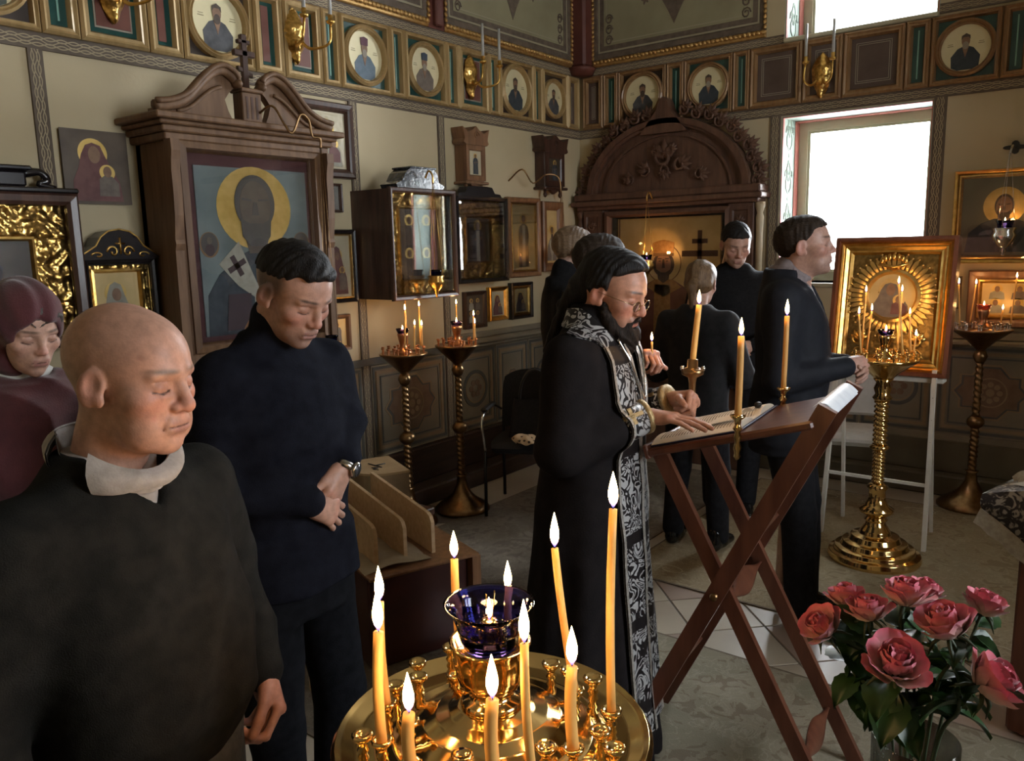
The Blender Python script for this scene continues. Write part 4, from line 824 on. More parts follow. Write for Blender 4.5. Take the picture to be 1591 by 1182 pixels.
gl = MB(); gl.lathe([(.040, 1.118), (.046, 1.135), (.050, 1.155), (.056, 1.172), (.066, 1.184), (.0675, 1.186), (.063, 1.184), (.053, 1.171), (.047, 1.153), (.042, 1.134), (.03, 1.124)], 40); g = gl.build('glass_bowl', BLUEG, t)
b = MB(); b.tube([(0, 0, 1.125), (0, 0, 1.155)], .004, 8); b.ball((0, 0, 1.156), (.014, .014, .005), 12, 6); b.tube([(.004, 0, 1.15), (.008, .004, 1.205)], .0012, 5); b.tube([(0, -.004, 1.15), (-.002, -.004, 1.20)], .0012, 5); b.build('float_wick', BRASS, g)
flame(t, (0, 0, 1.160), .85, .35)
cands = [((-.831, .745), (-.851, .760, 1.185), .0065, 1.), ((-.768, .676), (-.774, .686, 1.190), .0075, 1.05), ((-.700, .664), (-.703, .668, 1.105), .0085, 1.08), ((-.602, .716), (-.606, .722, 1.132), .0090, 1.15), ((-.560, .742), (-.579, .756, 1.202), .006, 1.), ((-.546, .816), (-.556, .830, 1.145), .0082, 1.1),
         ((-.550, .922), (-.572, .965, 1.324), .0065, 1.05), ((-.623, .937), (-.665, .949, 1.249), .006, 1.), ((-.822, .905), (-.845, .920, 1.200), .0068, .95), ((-.738, .934), (-.755, .946, 1.160), .0065, .9)]
clab = ['slim tall lit taper on the left rim of the big brass tray', 'thick tall lit taper on the big brass tray before a slimmer one', 'short lit candle low on the big brass tray', 'thick short lit candle in front of the brass cup on the big tray', 'slim leaning lit taper right of the brass cup on the big tray', 'thick lit candle on the right of the big brass tray', 'tallest lit taper on the big tray, before the priest robe', 'slim lit taper leaning left on the big tray before the black robe', 'lit taper behind the blue glass on the big tray', 'lit candle almost hidden behind the blue glass on the big tray']
for (bp, tp, r, fs), lb in zip(cands, clab):
    o = bpy.data.objects.new('candle_holder', HOLD_B); link(o, t); o.location = (bp[0]-FC.x, bp[1]-FC.y, .978)
    candle((bp[0], bp[1], 1.036), tp, r, lb, 'candles on the big brass tray', .42, fs*1.22, .003)
ex = [(-.848, .829), (-.804, .868), (-.70, .984), (-.621, .985), (-.503, .852), (-.803, .672), (-.64, .672), (-.774, .735), (-.66, .72), (-.54, .875), (-.86, .79), (-.58, .80), (-.665, .985), (-.88, .86), (-.51, .80), (-.87, .93)]
put_holders(t, [(x-FC.x, y-FC.y) for x, y in ex], HOLD_B, .975)
# --- slimmer stands with spiral stems
def spiral_stem(b, z0, z1, r, n=14, turns=9):
    prof = [(r*(.9+.1), z0+(z1-z0)*k/60) for k in range(61)]
    b.lathe(prof, n, wob=lambda a, z: 1+.16*math.cos(2*a+turns*2*PI*(z-z0)/(z1-z0)))
def stand(label, x, y, metal, trayz, R_, me, cl, group, lampcol, base_r=.19, gold=False):
    t = thing('candle_stand', label, 'candle stand', (x, y, .006 if x > -3.45 else 0)); k = trayz
    b = MB()
    if gold: b.lathe([(.228, .0), (.234, .015), (.228, .04), (.205, .048), (.20, .066), (.170, .074), (.162, .098), (.130, .106), (.120, .132), (.080, .142), (.075, .16), (.055, .19), (.048, .21), (.06, .22), (.045, .24)], 48, crisp=True)
    else: b.lathe([(base_r, 0), (base_r, .015), (base_r*.85, .04), (base_r*.55, .075), (base_r*.35, .11), (.035, .17), (.028, .22), (.04, .235)], 28)
    b.build('base', metal, t)
    b = MB(); zs = .24
    if gold:
        b.lathe([(.045, .24), (.085, .262), (.088, .28), (.06, .30), (.045, .33), (.04, .38), (.055, .40), (.035, .42)], 28); spiral_stem(b, .42, .60, .030); b.lathe([(.034, .60), (.052, .615), (.034, .63)], 20); spiral_stem(b, .63, .86, .034); b.lathe([(.034, .86), (.05, .88), (.036, .90), (.045, .93), (.034, .96), (.05, .98)], 20)
    else:
        spiral_stem(b, .235, .52, .024); b.lathe([(.024, .51), (.046, .53), (.052, .55), (.046, .57), (.024, .59)], 18); spiral_stem(b, .59, .82*k, .021); b.lathe([(.02, .82*k-.005), (.032, .83*k), (.042, .855*k), (.032, .88*k), (.02, .89*k)], 18)
    b.build('stem', metal, t)
    b = MB(); b.lathe([(.022, .885*k), (.035, .90*k), (.08, .94*k), (R_*.9, .985*k), (R_, k-.004), (R_*1.02, k+.004), (R_*.97, k+.008), (R_*.85, k), (.06, k+.006), (.045, k+.02)], 36); b.build('tray', metal, t)
    b = MB(); b.lathe([(.06, k+.004), (.05, k+.02), (.03, k+.035), (.02, k+.05), (.024, k+.07), (.032, k+.11), (.034, k+.125), (.028, k+.125)], 20); b.build('cup', COPPER if metal is not BRASS else BRASS, t)
    b = MB(); b.lathe([(.024, k+.118), (.034, k+.135), (.042, k+.155), (.040, k+.155), (.03, k+.135), (.008, k+.122)], 20); b.build('glass_cup', lampcol, t); flame(t, (0, 0, k+.145), .75, .22)
    n = 12; put_holders(t, [(R_*.88*math.cos(2*PI*i/n), R_*.88*math.sin(2*PI*i/n)) for i in range(n)]+[(R_*.6*math.cos(2*PI*i/7+.3), R_*.6*math.sin(2*PI*i/7+.3)) for i in range(7)], me, k-.002)
    for (bx, by, dx, dy, tz), lb in zip(cl, group[1]): candle((bx+dx*.5, by+dy*.5, k+.038), (bx+dx, by+dy, tz), .0048, lb, group[0], .3, .82, .001)
    return t
RANK = ('tallest', 'second tallest', 'third tallest', 'fourth tallest', 'fifth tallest', 'sixth tallest', 'second shortest', 'shortest')
def nth(base, hs):
    od = sorted(range(len(hs)), key=lambda i: -hs[i]); names = list(RANK[:len(hs)-1])+['shortest']; out = [None]*len(hs)
    for r, i in enumerate(od): out[i] = names[r]+' '+base
    return out
stand('gilded candle stand with stepped round foot before the easel icon', -1.0, 4.42, BRASS, 1.08, .165, HOLD_S, [(-1.129, 4.445, -.001, .071, 1.424), (-1.066, 4.299, -.043, .017, 1.324), (-1.117, 4.474, .015, .063, 1.324), (-.872, 4.39, -.078, .021, 1.474), (-.976, 4.551, -.001, .071, 1.423), (-.876, 4.484, -.034, .023, 1.315), (-1.074, 4.522, .036, .048, 1.176), (-.884, 4.486, .007, .031, 1.203)], ('tapers on the gilded stand', nth('thin lit taper standing on the gilded stand before the easel icon', [1.424, 1.324, 1.325, 1.474, 1.423, 1.315, 1.176, 1.203])), BLUEG, gold=True)
stand('dull brass candle stand by the dado right of the easel', -.73, 5.66, BRASSD, 1.13, .165, HOLD_V, [(-.83, 5.737, .028, .079, 1.405), (-.604, 5.726, .022, .06, 1.447), (-.651, 5.754, .008, .031, 1.251), (-.825, 5.584, -.042, .027, 1.416)], ('tapers on the dull brass stand', nth('thin lit taper on the dull brass stand right of the easel', [1.405, 1.447, 1.251, 1.416])), pm('pink_glass', (.6, .15, .08), rough=.1, trans=.6))
stand('dark copper candle stand before the deep box kiot', -3.50, 3.42, BRASSD, 1.075, .145, HOLD_C, [(-3.553, 3.514, -.044, .033, 1.402), (-3.423, 3.344, -.016, .043, 1.342), (-3.456, 3.528, -.033, .031, 1.352), (-3.39, 3.395, -.009, .029, 1.252), (-3.43, 3.516, -.019, .018, 1.237)], ('tapers on the stand before the box kiot', nth('thin lit taper on the copper stand before the deep box kiot', [1.402, 1.342, 1.352, 1.252, 1.237])), BLUEG, base_r=.17)
stand('dark copper candle stand beside the black visitor chair', -3.40, 3.80, BRASSD, 1.085, .14, HOLD_C, [(-3.467, 3.885, -.032, .029, 1.341), (-3.286, 3.83, -.018, .027, 1.276), (-3.339, 3.909, -.016, .016, 1.219)], ('tapers on the stand beside the chair', nth('thin lit taper on the copper stand beside the visitor chair', [1.341, 1.276, 1.219])), BLUEG, base_r=.18)

# ================= folding lectern =================
LO = (-.922, 2.353, .006); LA = .096
t = thing('folding_lectern', 'folding dark red wooden X frame lectern holding the open book', 'lectern', LO, LA)
LW = pm('lectern_wood', (.085, .026, .014), (.14, .050, .027), rough=.36, scale=5, stretch=(5, 5, .8), coat=.12)
for s in (-1, 1):
    b = MB(); b.bar((-.345, s*.205, 0), (.278, s*.205, 1.252), .026, .052, (1, 0, 0)); b.build('leg', LW, t)
for s in (-1, 1):
    b = MB(); b.bar((.342, s*.178, 0), (-.212, s*.178, 1.075), .024, .045, (1, 0, 0)); b.build('leg', LW, t)
def shaped_rail(p, s, w=.34):
    b = MB(); n = 30
    def fn(u, v):
        a = 2*PI*v; yy = (u-.5)*w; hgt = .022+.018*math.cos(2*PI*(u-.5))
        return (p[0]+hgt*math.cos(a)*s[0]-.011*math.sin(a)*s[1], yy, p[1]+hgt*math.cos(a)*s[1]+.011*math.sin(a)*s[0])
    b.grid(fn, n, 13); return b.build('shaped_rail', LW, t)
d1 = Vector((.63, 1.275)).normalized(); d2 = Vector((-.554, 1.075)).normalized()
shaped_rail((-.19, .31), d1); shaped_rail((.06, .81), d1); shaped_rail((.245, .17), d2); shaped_rail((.01, .63), d2)
for s in (-1, 1):
    b = MB(); b.M = Matrix.Translation((-.018, s*.2, .655)) @ Matrix.Rotation(PI/2, 4, 'X'); b.lathe([(.008, -.03), (.012, -.028), (.012, .028), (.008, .03)], 10); b.build('pivot_bolt', BRASSD, t)
sl = math.atan(.285)
b = MB(); b.M = Matrix.Translation((0, 0, 1.149)) @ Matrix.Rotation(-sl, 4, 'Y'); b.box(-.24, .252, -.232, .232, -.024, 0, .006); b.build('board', LW, t)
b = MB(); b.M = Matrix.Translation((0, 0, 1.149)) @ Matrix.Rotation(-sl, 4, 'Y'); b.box(-.252, -.236, -.232, .232, -.03, .014, .004); b.frame(-.24, .252, -.232, .232, []) if False else None; b.build('book_stop', LW, t)
b = MB(); b.bar((.262, -.19, 1.225), (.262, .19, 1.225), .03, .03, (1, 0, 0)); b.build('top_rail', LW, t)
STRIPW = pm('strip_white', (.60, .62, .66), (.68, .70, .73), rough=.55, scale=20, bump=.2, bscale=90)  # plain white for the thin strip laid along the top rail
b = MB(); b.grid(lambda u, v: (.232+.06*v, -.175+.35*u, 1.236+.022*math.sin(PI*(v*.9+.12))+.002*math.sin(u*40)), 16, 8); b.grid(lambda u, v: (.232+.06*v, -.175+.35*u, 1.230+.022*math.sin(PI*(v*.9+.12))), 4, 8); o = b.build('white_strip', STRIPW); o.location = LO; o.rotation_euler = (0, 0, LA); tag(o, 'white strip over the top rail of the folding lectern', 'cloth')
# candles in clip holders on both sides of the board
LM = Matrix.Translation(LO) @ Matrix.Rotation(LA, 4, 'Z')
def lw(s, w, z): return LM @ Vector((s, w, z))
for s, w, zt, lb, r in ((.048, -.245, 1.44, 'lit candle clipped to the near side of the folding lectern', .0095), (.052, .245, 1.455, 'lit candle clipped to the far side of the folding lectern', .0085)):
    p = lw(s, w, 1.10); h = thing('clip_candle_holder', 'small brass candle holder clipped to the lectern, '+('near side' if w < 0 else 'far side'), 'candle holder', p)
    b = MB(); b.lathe([(.004, -.01), (.010, 0), (.007, .01), (.012, .025), (.007, .04), (.012, .055), (.008, .07), (.014, .08), (.008, .09), (.011, .105), (.020, .112), (.022, .118), (.010, .12)], 16); b.build('holder', BRASS, h)
    candle(p+Vector((0, 0, .116)), p+Vector((.004, .0, zt-1.10)), r, lb, None, .8, 1.12, .001, pm('old_wax', (.62, .34, .11), (.55, .28, .08), rough=.4))
# open book
PAGE = painted('book_page', lambda t, x, y, z, tc: mix_(t, math_(t, 'MULTIPLY', math_(t, 'MULTIPLY', math_(t, 'LESS_THAN', math_(t, 'FRACT', math_(t, 'MULTIPLY', x, 105.)), .42), math_(t, 'GREATER_THAN', nd(t, 'TexNoise', Vector=nd(t, 'Mapping', Vector=tc, Scale=(3, 60, 1)).outputs[0], Scale=6.).outputs[0], .42)), math_(t, 'MULTIPLY', math_(t, 'LESS_THAN', math_(t, 'ABSOLUTE', math_(t, 'SUBTRACT', math_(t, 'ABSOLUTE', y), .1)), .075), math_(t, 'LESS_THAN', math_(t, 'ABSOLUTE', x), .115))), (.86, .79, .67), (.22, .17, .14)), rough=.7)
PAPER = pm('paper', (.80, .73, .61), (.86, .79, .67), rough=.7, scale=20)
bk = bpy.data.objects.new('open_book', None); COL.objects.link(bk); tag(bk, 'open printed book with dark blue cover lying on the folding lectern', 'book'); bk.matrix_world = LM @ Matrix.Translation((-.095, 0, 1.1235)) @ Matrix.Rotation(-sl, 4, 'Y')
b = MB(); b.box(-.14, .147, -.205, .205, 0, .004, .001); b.build('cover', pm('blue_cover', (.012, .018, .07), rough=.4), bk)
for s in (-1, 1):
    b = MB(); pg = lambda v: .006+.018*math.sin(PI*min(1, (1-v)*1.25))**.7*(1-v*.15)
    b.grid(lambda u, v: (-.136+.272*u, s*.2*v, pg(v)), 12, 12); b.build('page', PAGE, bk)
    b = MB()
    for e in (0, 1): b.grid(lambda u, v: (-.136+.272*e, s*.2*u, .004+(pg(u)-.004)*v), 12, 2)
    b.grid(lambda u, v: (-.136+.272*u, s*.2, .004+(pg(1)-.004)*v), 2, 2); b.build('page_block', PAPER, bk)
b = MB(); b.grid(lambda u, v: (.02+.116*u, -.01-.14*v, .026+.022*math.sin(PI*v*.9)*u), 8, 10); b.build('lifted_page', PAPER, bk)
b = MB(); b.ball((.12, .09, .03), (.012, .018, .01), 10, 6); o = b.build('paper_clip', RUBBER, bk)
# ================= roses =================
VC = Vector((-.213, 1.272, 0))
b = MB(); b.lathe([(.13, 0), (.13, .02), (.03, .05), (.025, .48), (.05, .52), (.15, .53), (.155, .545), (.15, .55)], 28); o = b.build('pedestal_table', WOODR); o.location = VC+Vector((0, 0, .0)) if False else VC; tag(o, 'small round wooden pedestal table under the rose vase', 'table')
b = MB(); b.lathe([(.052, .551), (.056, .56), (.060, .75), (.063, .935), (.060, .935), (.057, .75), (.052, .57), (.01, .565)], 32); o = b.build('glass_vase', glass_pane('vase_glass', (.96, .985, .97), .9)); o.location = VC; tag(o, 'clear glass vase holding pink roses', 'vase')
def petal_mesh(nm, w, h, curl, cup, mat):
    b = MB()
    def fn(u, v):
        a = (u-.5)*2; ww = w*math.sin(PI*min(1, .12+v*.62))**.8; x = a*ww; z = h*v*(1-.10*a*a); y = cup*math.sin(PI*.5*v)+ curl*max(0, v-.7)**1.3*3 - .35*w*a*a*(.4+.6*v) + .0012*math.sin(9*a+6*v)
        return (x, y, z)
    b.grid(fn, 7, 7); me = b.mesh(nm, mat)
    at = me.color_attributes.new('Col', 'FLOAT_COLOR', 'POINT'); c = []
    for i in range(7):
        for j in range(7): k = j/6; c += [.72*k**1.4+.85*(1-k), .13*k+.58*(1-k)**1.1, .20*k+.44*(1-k), 1]
    at.data.foreach_set('color', c); return me
PETM = pm('rose_petal', (.8, .2, .3), attr='Col', rough=.55, scale=60, sheen=.3)
PET = [petal_mesh('petal', .0085, .026, -.004, .002, PETM), petal_mesh('petal', .0125, .028, .000, .007, PETM), petal_mesh('petal', .0165, .029, .006, .011, PETM)]
STEM = pm('rose_stem', (.03, .045, .02), (.05, .07, .03), rough=.55, scale=20); LEAFM = pm('rose_leaf', (.012, .04, .012), (.03, .08, .018), rough=.4, scale=25, spec=.5)
def leaf_mesh():
    b = MB()
    def fn(u, v):
        a = (u-.5)*2; w = .021*math.sin(PI*(.04+.96*v)**.75)*(1+.06*math.sin(v*40)); return (a*w, .062*v, .006*math.sin(PI*v)+.007*abs(a)-.010*v*v)
    b.grid(fn, 7, 12); return b.mesh('leaf', LEAFM)
LEAF = leaf_mesh()
def rose(p, s, tilt, az, label, nl=4, seed=0):
    rnd = random.Random(seed); p = Vector(p); foot = VC+Vector((rnd.uniform(-.02, .02), rnd.uniform(-.02, .02), .60)); t = thing('rose', label, 'flower', foot, 0, 'pink roses in the glass vase')
    top = p-foot; q = Matrix.Rotation(az, 3, 'Z') @ Matrix.Rotation(tilt, 3, 'Y'); up = q @ Vector((0, 0, 1)); neck = top-up*.02*s
    lip = VC-foot+Vector(((neck.x)*.22, (neck.y)*.22, .34)); lip = Vector(((VC.x-foot.x)+max(-.045, min(.045, neck.x*.35)), (VC.y-foot.y)+max(-.045, min(.045, neck.y*.35)), .335))
    path = spline([(0, 0, 0), lip, lip.lerp(neck, .5)+Vector((0, 0, .012)), neck-up*.03, neck], 6); b = MB(); b.tube(path, .0021*max(s, .9), 7); b.build('stem', STEM, t)
    bl = MB(); bl.M = Matrix.Translation(neck) @ q.to_4x4(); bl.lathe([(.003, -.004), (.0075*s, 0), (.0085*s, .006*s), (.006*s, .011*s)], 10)
    for k in range(5):
        a = k*1.257; bl.tube([(.006*s*math.cos(a), .006*s*math.sin(a), .002), (.017*s*math.cos(a), .017*s*math.sin(a), -.004*s), (.026*s*math.cos(a), .026*s*math.sin(a), -.016*s)], [.0025*s, .0022*s, .0005], 5)
    bl.build('sepals', STEM, t)
    for ring, (n, rad, lean, me, zz) in enumerate(((3, .001, -.22, PET[0], .009), (4, .003, -.14, PET[0], .007), (5, .005, -.06, PET[1], .005), (5, .007, .04, PET[1], .003), (6, .0085, .16, PET[2], .001), (3, .009, .42, PET[2], .0))):
        for k in range(n):
            a = 2*PI*k/n+ring*.7+rnd.uniform(-.15, .15); o = bpy.data.objects.new('petal', me); link(o, t)
            m = Matrix.Translation(neck) @ q.to_4x4() @ Matrix.Rotation(a, 4, 'Z') @ Matrix.Translation((0, rad*s, zz*s)) @ Matrix.Rotation(-lean-rnd.uniform(-.06, .06), 4, 'X') @ Matrix.Scale(s*rnd.uniform(.94, 1.05), 4); o.matrix_local = m
    for k in range(nl):
        i = int(len(path)*(.36+.46*k/max(1, nl))); pp = path[min(i, len(path)-2)]; a = rnd.uniform(0, 6.28); o = bpy.data.objects.new('leaf', LEAF); link(o, t)
        o.matrix_local = Matrix.Translation(pp) @ Matrix.Rotation(a, 4, 'Z') @ Matrix.Rotation(rnd.uniform(-.9, .5), 4, 'X') @ Matrix.Rotation(rnd.uniform(-.6, .6), 4, 'Y') @ Matrix.Scale(rnd.uniform(.8, 1.35), 4)
    return t
RS = [((-.324, 1.264, 1.149), .95, .25, 2.6, 'dusky pink rose with white outer petals, beside a fuller one'), ((-.284, 1.231, 1.151), 1.0, .15, 3.4, 'full pink rose with cream base in the left of the bouquet'), ((-.239, 1.271, 1.174), 1.1, .1, 1, 'topmost full pink rose of the bouquet'), ((-.223, 1.344, 1.155), .85, .3, .6, 'small half hidden pink rose behind the topmost one'), ((-.182, 1.235, 1.157), 1.25, .35, 3.6, 'large open pale pink rose with drooping outer petals'),
      ((-.147, 1.399, 1.132), 1.05, .3, .7, 'pale salmon rose on a long slanting stem'), ((-.346, 1.201, 1.116), 1.05, .75, 3.9, 'pink rose leaning out farthest beside the lectern leg'), ((-.222, 1.145, 1.122), 1.35, .45, -1.1, 'deep coral rose at the front of the bouquet'), ((-.107, 1.228, 1.092), 1.35, .8, .2, 'large coral rose drooping outward on a bent stem')]
for k, (p, s, ti, az, lb) in enumerate(RS): rose(p, s*1.12, ti, az, lb, 9, k+3)
# ================= easel with the big gilded icon =================
t = thing('easel_icon', 'large gilded icon with radiating halo in a dark framed case, resting on a white easel', 'icon', (-1.08, 4.80, .95)); lean = Matrix.Rotation(-R(9), 4, 'X')
def bb(): m = MB(); m.M = lean; return m
w2, hh = .315, .765
b = bb(); b.box(-w2, w2, 0, .05, 0, hh); b.build('case', WOODR, t)
b = bb(); b.frame(-w2, w2, 0, hh, [(0, 0), (0, -.045), (.02, -.05), (.026, -.03)]); b.m = 1; b.frame(-w2+.026, w2-.026, .026, hh-.026, [(0, -.03), (.01, -.034), (.02, -.022), (.03, -.026), (.045, -.014), (.055, -.018), (.07, -.002)]); b.build('frame', [WOODR, GOLD], t)
b = bb(); relief(b, -.22, .22, .09, .68, -.002, .005, .012, 55.); b.build('gilt_ground', pm('dull_gilt', (.20, .13, .045), (.34, .23, .085), rough=.36, metal=.9, scale=60, bump=.6, bscale=55, bkind='vor'), t)
cz = .44; b = bb()
for k in range(44):
    a = 2*PI*k/44; r1 = .225+.012*(k % 2); m = lean @ Matrix.Translation((0, 0, cz)) @ Matrix.Rotation(a, 4, 'Y'); b.M = m; b.add([(.14, -.012, -.008), (.14, -.012, .008), (r1*.9, -.024, .011), (r1, -.016, 0), (r1*.9, -.024, -.011), (.17, -.030, 0)], [(0, 5, 1), (1, 5, 2), (2, 5, 3), (3, 5, 4), (4, 5, 0)], True); b.ball((r1, -.016, 0), .006, 6, 4)
b.M = lean; b.ring(0, cz, [(.15, -.006), (.15, -.026), (.135, -.03), (.125, -.014), (.12, -.006)], 40); b.build('radiant_halo', pm('bright_gilt', (.80, .52, .18), (.9, .62, .26), rough=.3, metal=1, scale=40), t)
b = bb()
for k in range(7): a = PI*(.2+.6*k/6); b.ball((.075*math.cos(a), -.035, cz+.16+.055*math.sin(a)), (.012, .01, .02), 8, 5)
b.tube([(-.075, -.034, cz+.175), (0, -.042, cz+.155), (.075, -.034, cz+.175)], .009, 8); b.build('crown', GOLD, t)
b = bb(); b.m = 0; b.disc(0, cz, .125, .125, -.008, -.004); figure(b, 0, cz-.12, .24, .22, -.008, 'mother'); b.build('painting', fig_mats('gold', 2, 3, GOLDM), t)
b = bb()
for x in (-.15, 0, .15): leafy(b, x, .19, -.012, .07, PI/2); leafy(b, x, .12, -.012, .06, -PI/2)
b['x'] if False else None
b.build('embossed_scrolls', GOLDR, t, kind='stuff')
t = thing('easel', 'white painted metal easel carrying the gilded icon', 'easel', (-1.08, 4.72, .006))
for x in (-.275, .275):
    b = MB(); b.bar((x, -.05, 0), (x*.93, .06, .99), .028, .022, (1, 0, 0)); b.m = 1
    for k in range(7): z = .12+k*.12; b.ball((x*(1-.07*z), -.05+.11*z-.011, z), (.004, .003, .004), 6, 4)
    b.build('leg', [WHITEC, RUBBER], t)
    b = MB(); b.bar((x*.9, .30, 0), (x*.85, .135, .93), .022, .018, (1, 0, 0)); b.build('leg', WHITEC, t)
b = MB(); b.bar((-.27, -.01, .36), (.27, -.01, .36), .02, .016); b.build('crossbar', WHITEC, t)
b = MB(); b.box(-.30, .30, .06, .155, .915, .945, .004); b.build('shelf', WHITEC, t)
# ================= white upholstered chair behind the man in the suit =================
t = thing('chair', 'brown wooden chair with white upholstered seat and back behind the easel', 'chair', (-1.42, 5.30, .006), R(15))
UP = pm('white_upholstery', (.50, .48, .43), (.58, .56, .51), rough=.8, scale=12)
b = MB(); b.box(-.21, .21, -.20, .20, .42, .50, .03); b.build('seat', UP, t); b = MB(); b.box(-.20, .20, .17, .22, .55, .86, .02); b.build('backrest', UP, t)
for x in (-.19, .19):
    for y in (-.18, .19): b = MB(); b.bar((x*1.05, y*1.05, 0), (x, y, .42 if y < 0 else .86), .03, .03, (1, 0, 0)); b.build('leg', WOODM, t)
# ================= draped analogion at the right edge =================
BROC = painted('brocade', lambda t, x, y, z, tc: ramp_(t, nd(t, 'TexNoise', Vector=tc, Scale=26., Detail=2, Distortion=2.2).outputs[0], ((.46, (.018, .014, .014)), (.52, (.05, .04, .036)), (.60, (.30, .27, .23)))), rough=.6)
LACE = pm('lace_trim', (.34, .30, .24), (.44, .40, .33), rough=.85, scale=60, bump=.6, bscale=160)
t = thing('draped_analogion', 'small analogion draped with dark brocade cloth edged in pale lace', 'lectern', (-.02, 3.22, .006), R(-14))
b = MB(); b.box(-.17, .33, -.22, .22, 0, .80, .01); b.build('body', WOODR, t)
b = MB(); b.grid(lambda u, v: (-.26+.66*u, -.28+.56*v, .845+.22*u*.9+.004*math.sin(20*u+9*v)), 14, 12); b.grid(lambda u, v: (-.26+.66*u, -.28+.56*v, .835+.22*u*.9), 4, 4); b.build('cloth_top', BROC, t)
b = MB(); q = lambda u, v: (-.27+.67*u, -.29-.012*math.sin(PI*v)+.006*math.sin(14*u), .845+.20*u-(.05+.62*u)*v)
b.grid(q, 18, 12); b.build('cloth_flap', BROC, t)
b = MB(); b.grid(lambda u, v: (q(u, 1)[0]-.035*v*.6, q(u, 1)[1]-.004, q(u, 1)[2]-.055*v+.004*math.sin(60*u)*v), 30, 5); b.build('lace_edge', LACE, t)
b = MB(); b.grid(lambda u, v: (-.27-.006*math.sin(9*v), -.29+.58*u, .845-.09*v+.006*math.sin(50*u)*v), 22, 5); b.build('lace_edge', LACE, t)
b = MB(); b.grid(lambda u, v: (-.225+.075*u+.02*math.sin(9*v), -.20+.16*v, .872+.03*math.sin(PI*u)*math.sin(PI*v)+.006*math.sin(30*v)), 10, 12); o = b.build('lace_knot', LACE, t)
b = MB(); b.M = Matrix.Translation((.08, 3.22, 1.005)) @ Matrix.Rotation(R(-14), 4, 'Z') @ Matrix.Rotation(-.35, 4, 'Y'); n = 40; b.box(-.09, .14, -.13, .13, -.005, .012, .004); b.m = 1; b.box(-.08, .135, -.12, .12, .012, .02, .004); tag(b.build('cream_book', [PAPER, pm('pale_blue', (.45, .52, .66), rough=.5)]), 'closed cream edged book lying on the brocade analogion', 'book')
# ================= visitor chair with bag and scarf =================
CHX, CHY = -3.03, 4.08; t = thing('visitor_chair', 'black upholstered visitor chair with chrome armrests by the painted dado', 'chair', (CHX, CHY, .006), R(205))
CHF = pm('chair_fabric', (.010, .010, .012), (.016, .016, .018), rough=.85, scale=80, bump=.3, bscale=300); STEEL = pm('dark_steel', (.05, .05, .055), rough=.3, metal=1)
b = MB(); b.grid(lambda u, v: ((u-.5)*.48*(1-.1*abs(2*v-1)**3), (v-.5)*.46, .47+.012*math.sin(PI*u)*math.sin(PI*v)-.02*(max(0, v-.85)/.15)**2), 14, 14); b.box(-.22, .22, -.21, .21, .41, .465, .02); b.build('seat', CHF, t)
b = MB()
def bk_(u, v, o): a = (u-.5)*2; return (a*.24*(1-.10*max(0, v-.6)**2*4), -.23-.05*v+.05*a*a-o, .50+.38*v*(1-.12*a**4))
b.grid(lambda u, v: bk_(u, v, 0), 14, 12); b.grid(lambda u, v: bk_(u, v, .035), 14, 12)
for e in (0, 1): b.grid(lambda u, v: bk_(u, e, .035*v), 14, 2); b.grid(lambda u, v: bk_(e, u, .035*v), 12, 2)
b.build('backrest', CHF, t)
for s in (-1, 1):
    b = MB(); b.tube(spline([(s*.26, .22, 0), (s*.26, .20, .42)], 2), .011, 8); b.build('leg', STEEL, t)
    b = MB(); b.tube(spline([(s*.25, -.26, 0), (s*.24, -.22, .45), (s*.235, -.24, .55)], 3), .011, 8); b.build('leg', STEEL, t)
    b = MB(); b.tube(spline([(s*.26, .20, .42), (s*.275, .21, .60), (s*.275, .14, .66), (s*.275, -.08, .665), (s*.25, -.20, .62)], 5), .010, 8); b.build('armrest_tube', SILVER, t)
    b = MB(); b.box(s*.275-.022, s*.275+.022, -.10, .16, .665, .69, .01); b.build('armrest_pad', RUBBER, t)
bg = thing('handbag', 'black handbag with looped straps standing on the visitor chair', 'bag', (CHX+.02, CHY+.02, .478), R(35))
b = MB(); b.grid(lambda u, v: (.17*math.cos(2*PI*u)*(1-.25*v)+.01*math.sin(9*u), .085*math.sin(2*PI*u)*(1-.5*v)+.01*math.sin(13*u+3*v), .26*v), 24, 10, True, True); b.build('bag_body', CHF, bg)
for y in (-.03, .03): b = MB(); b.tube([(.10*math.cos(PI*k/16), y, .25+.20*math.sin(PI*k/16)) for k in range(17)], .008, 7); b.build('strap', RUBBER, bg)
LEO = painted('leopard_cloth', lambda t, x, y, z, tc: ramp_(t, nd(t, 'TexVoronoi', Vector=tc, Scale=34.).outputs[0], ((.22, (.03, .018, .012)), (.34, (.45, .30, .16)))), rough=.85)
b = MB(); b.grid(lambda u, v: (-.15+.30*u+.02*math.sin(7*v), .05*math.cos(PI*v)*(1+.5*math.sin(6*u)), .035*math.sin(PI*v)*(1+.5*math.sin(9*u))+.006*math.sin(24*u)), 26, 12); o = b.build('scarf', LEO); o.location = (CHX+.16, CHY-.14, .50); o.rotation_euler = (0, 0, R(35)); tag(o, 'leopard patterned brown scarf bundled on the visitor chair', 'scarf')
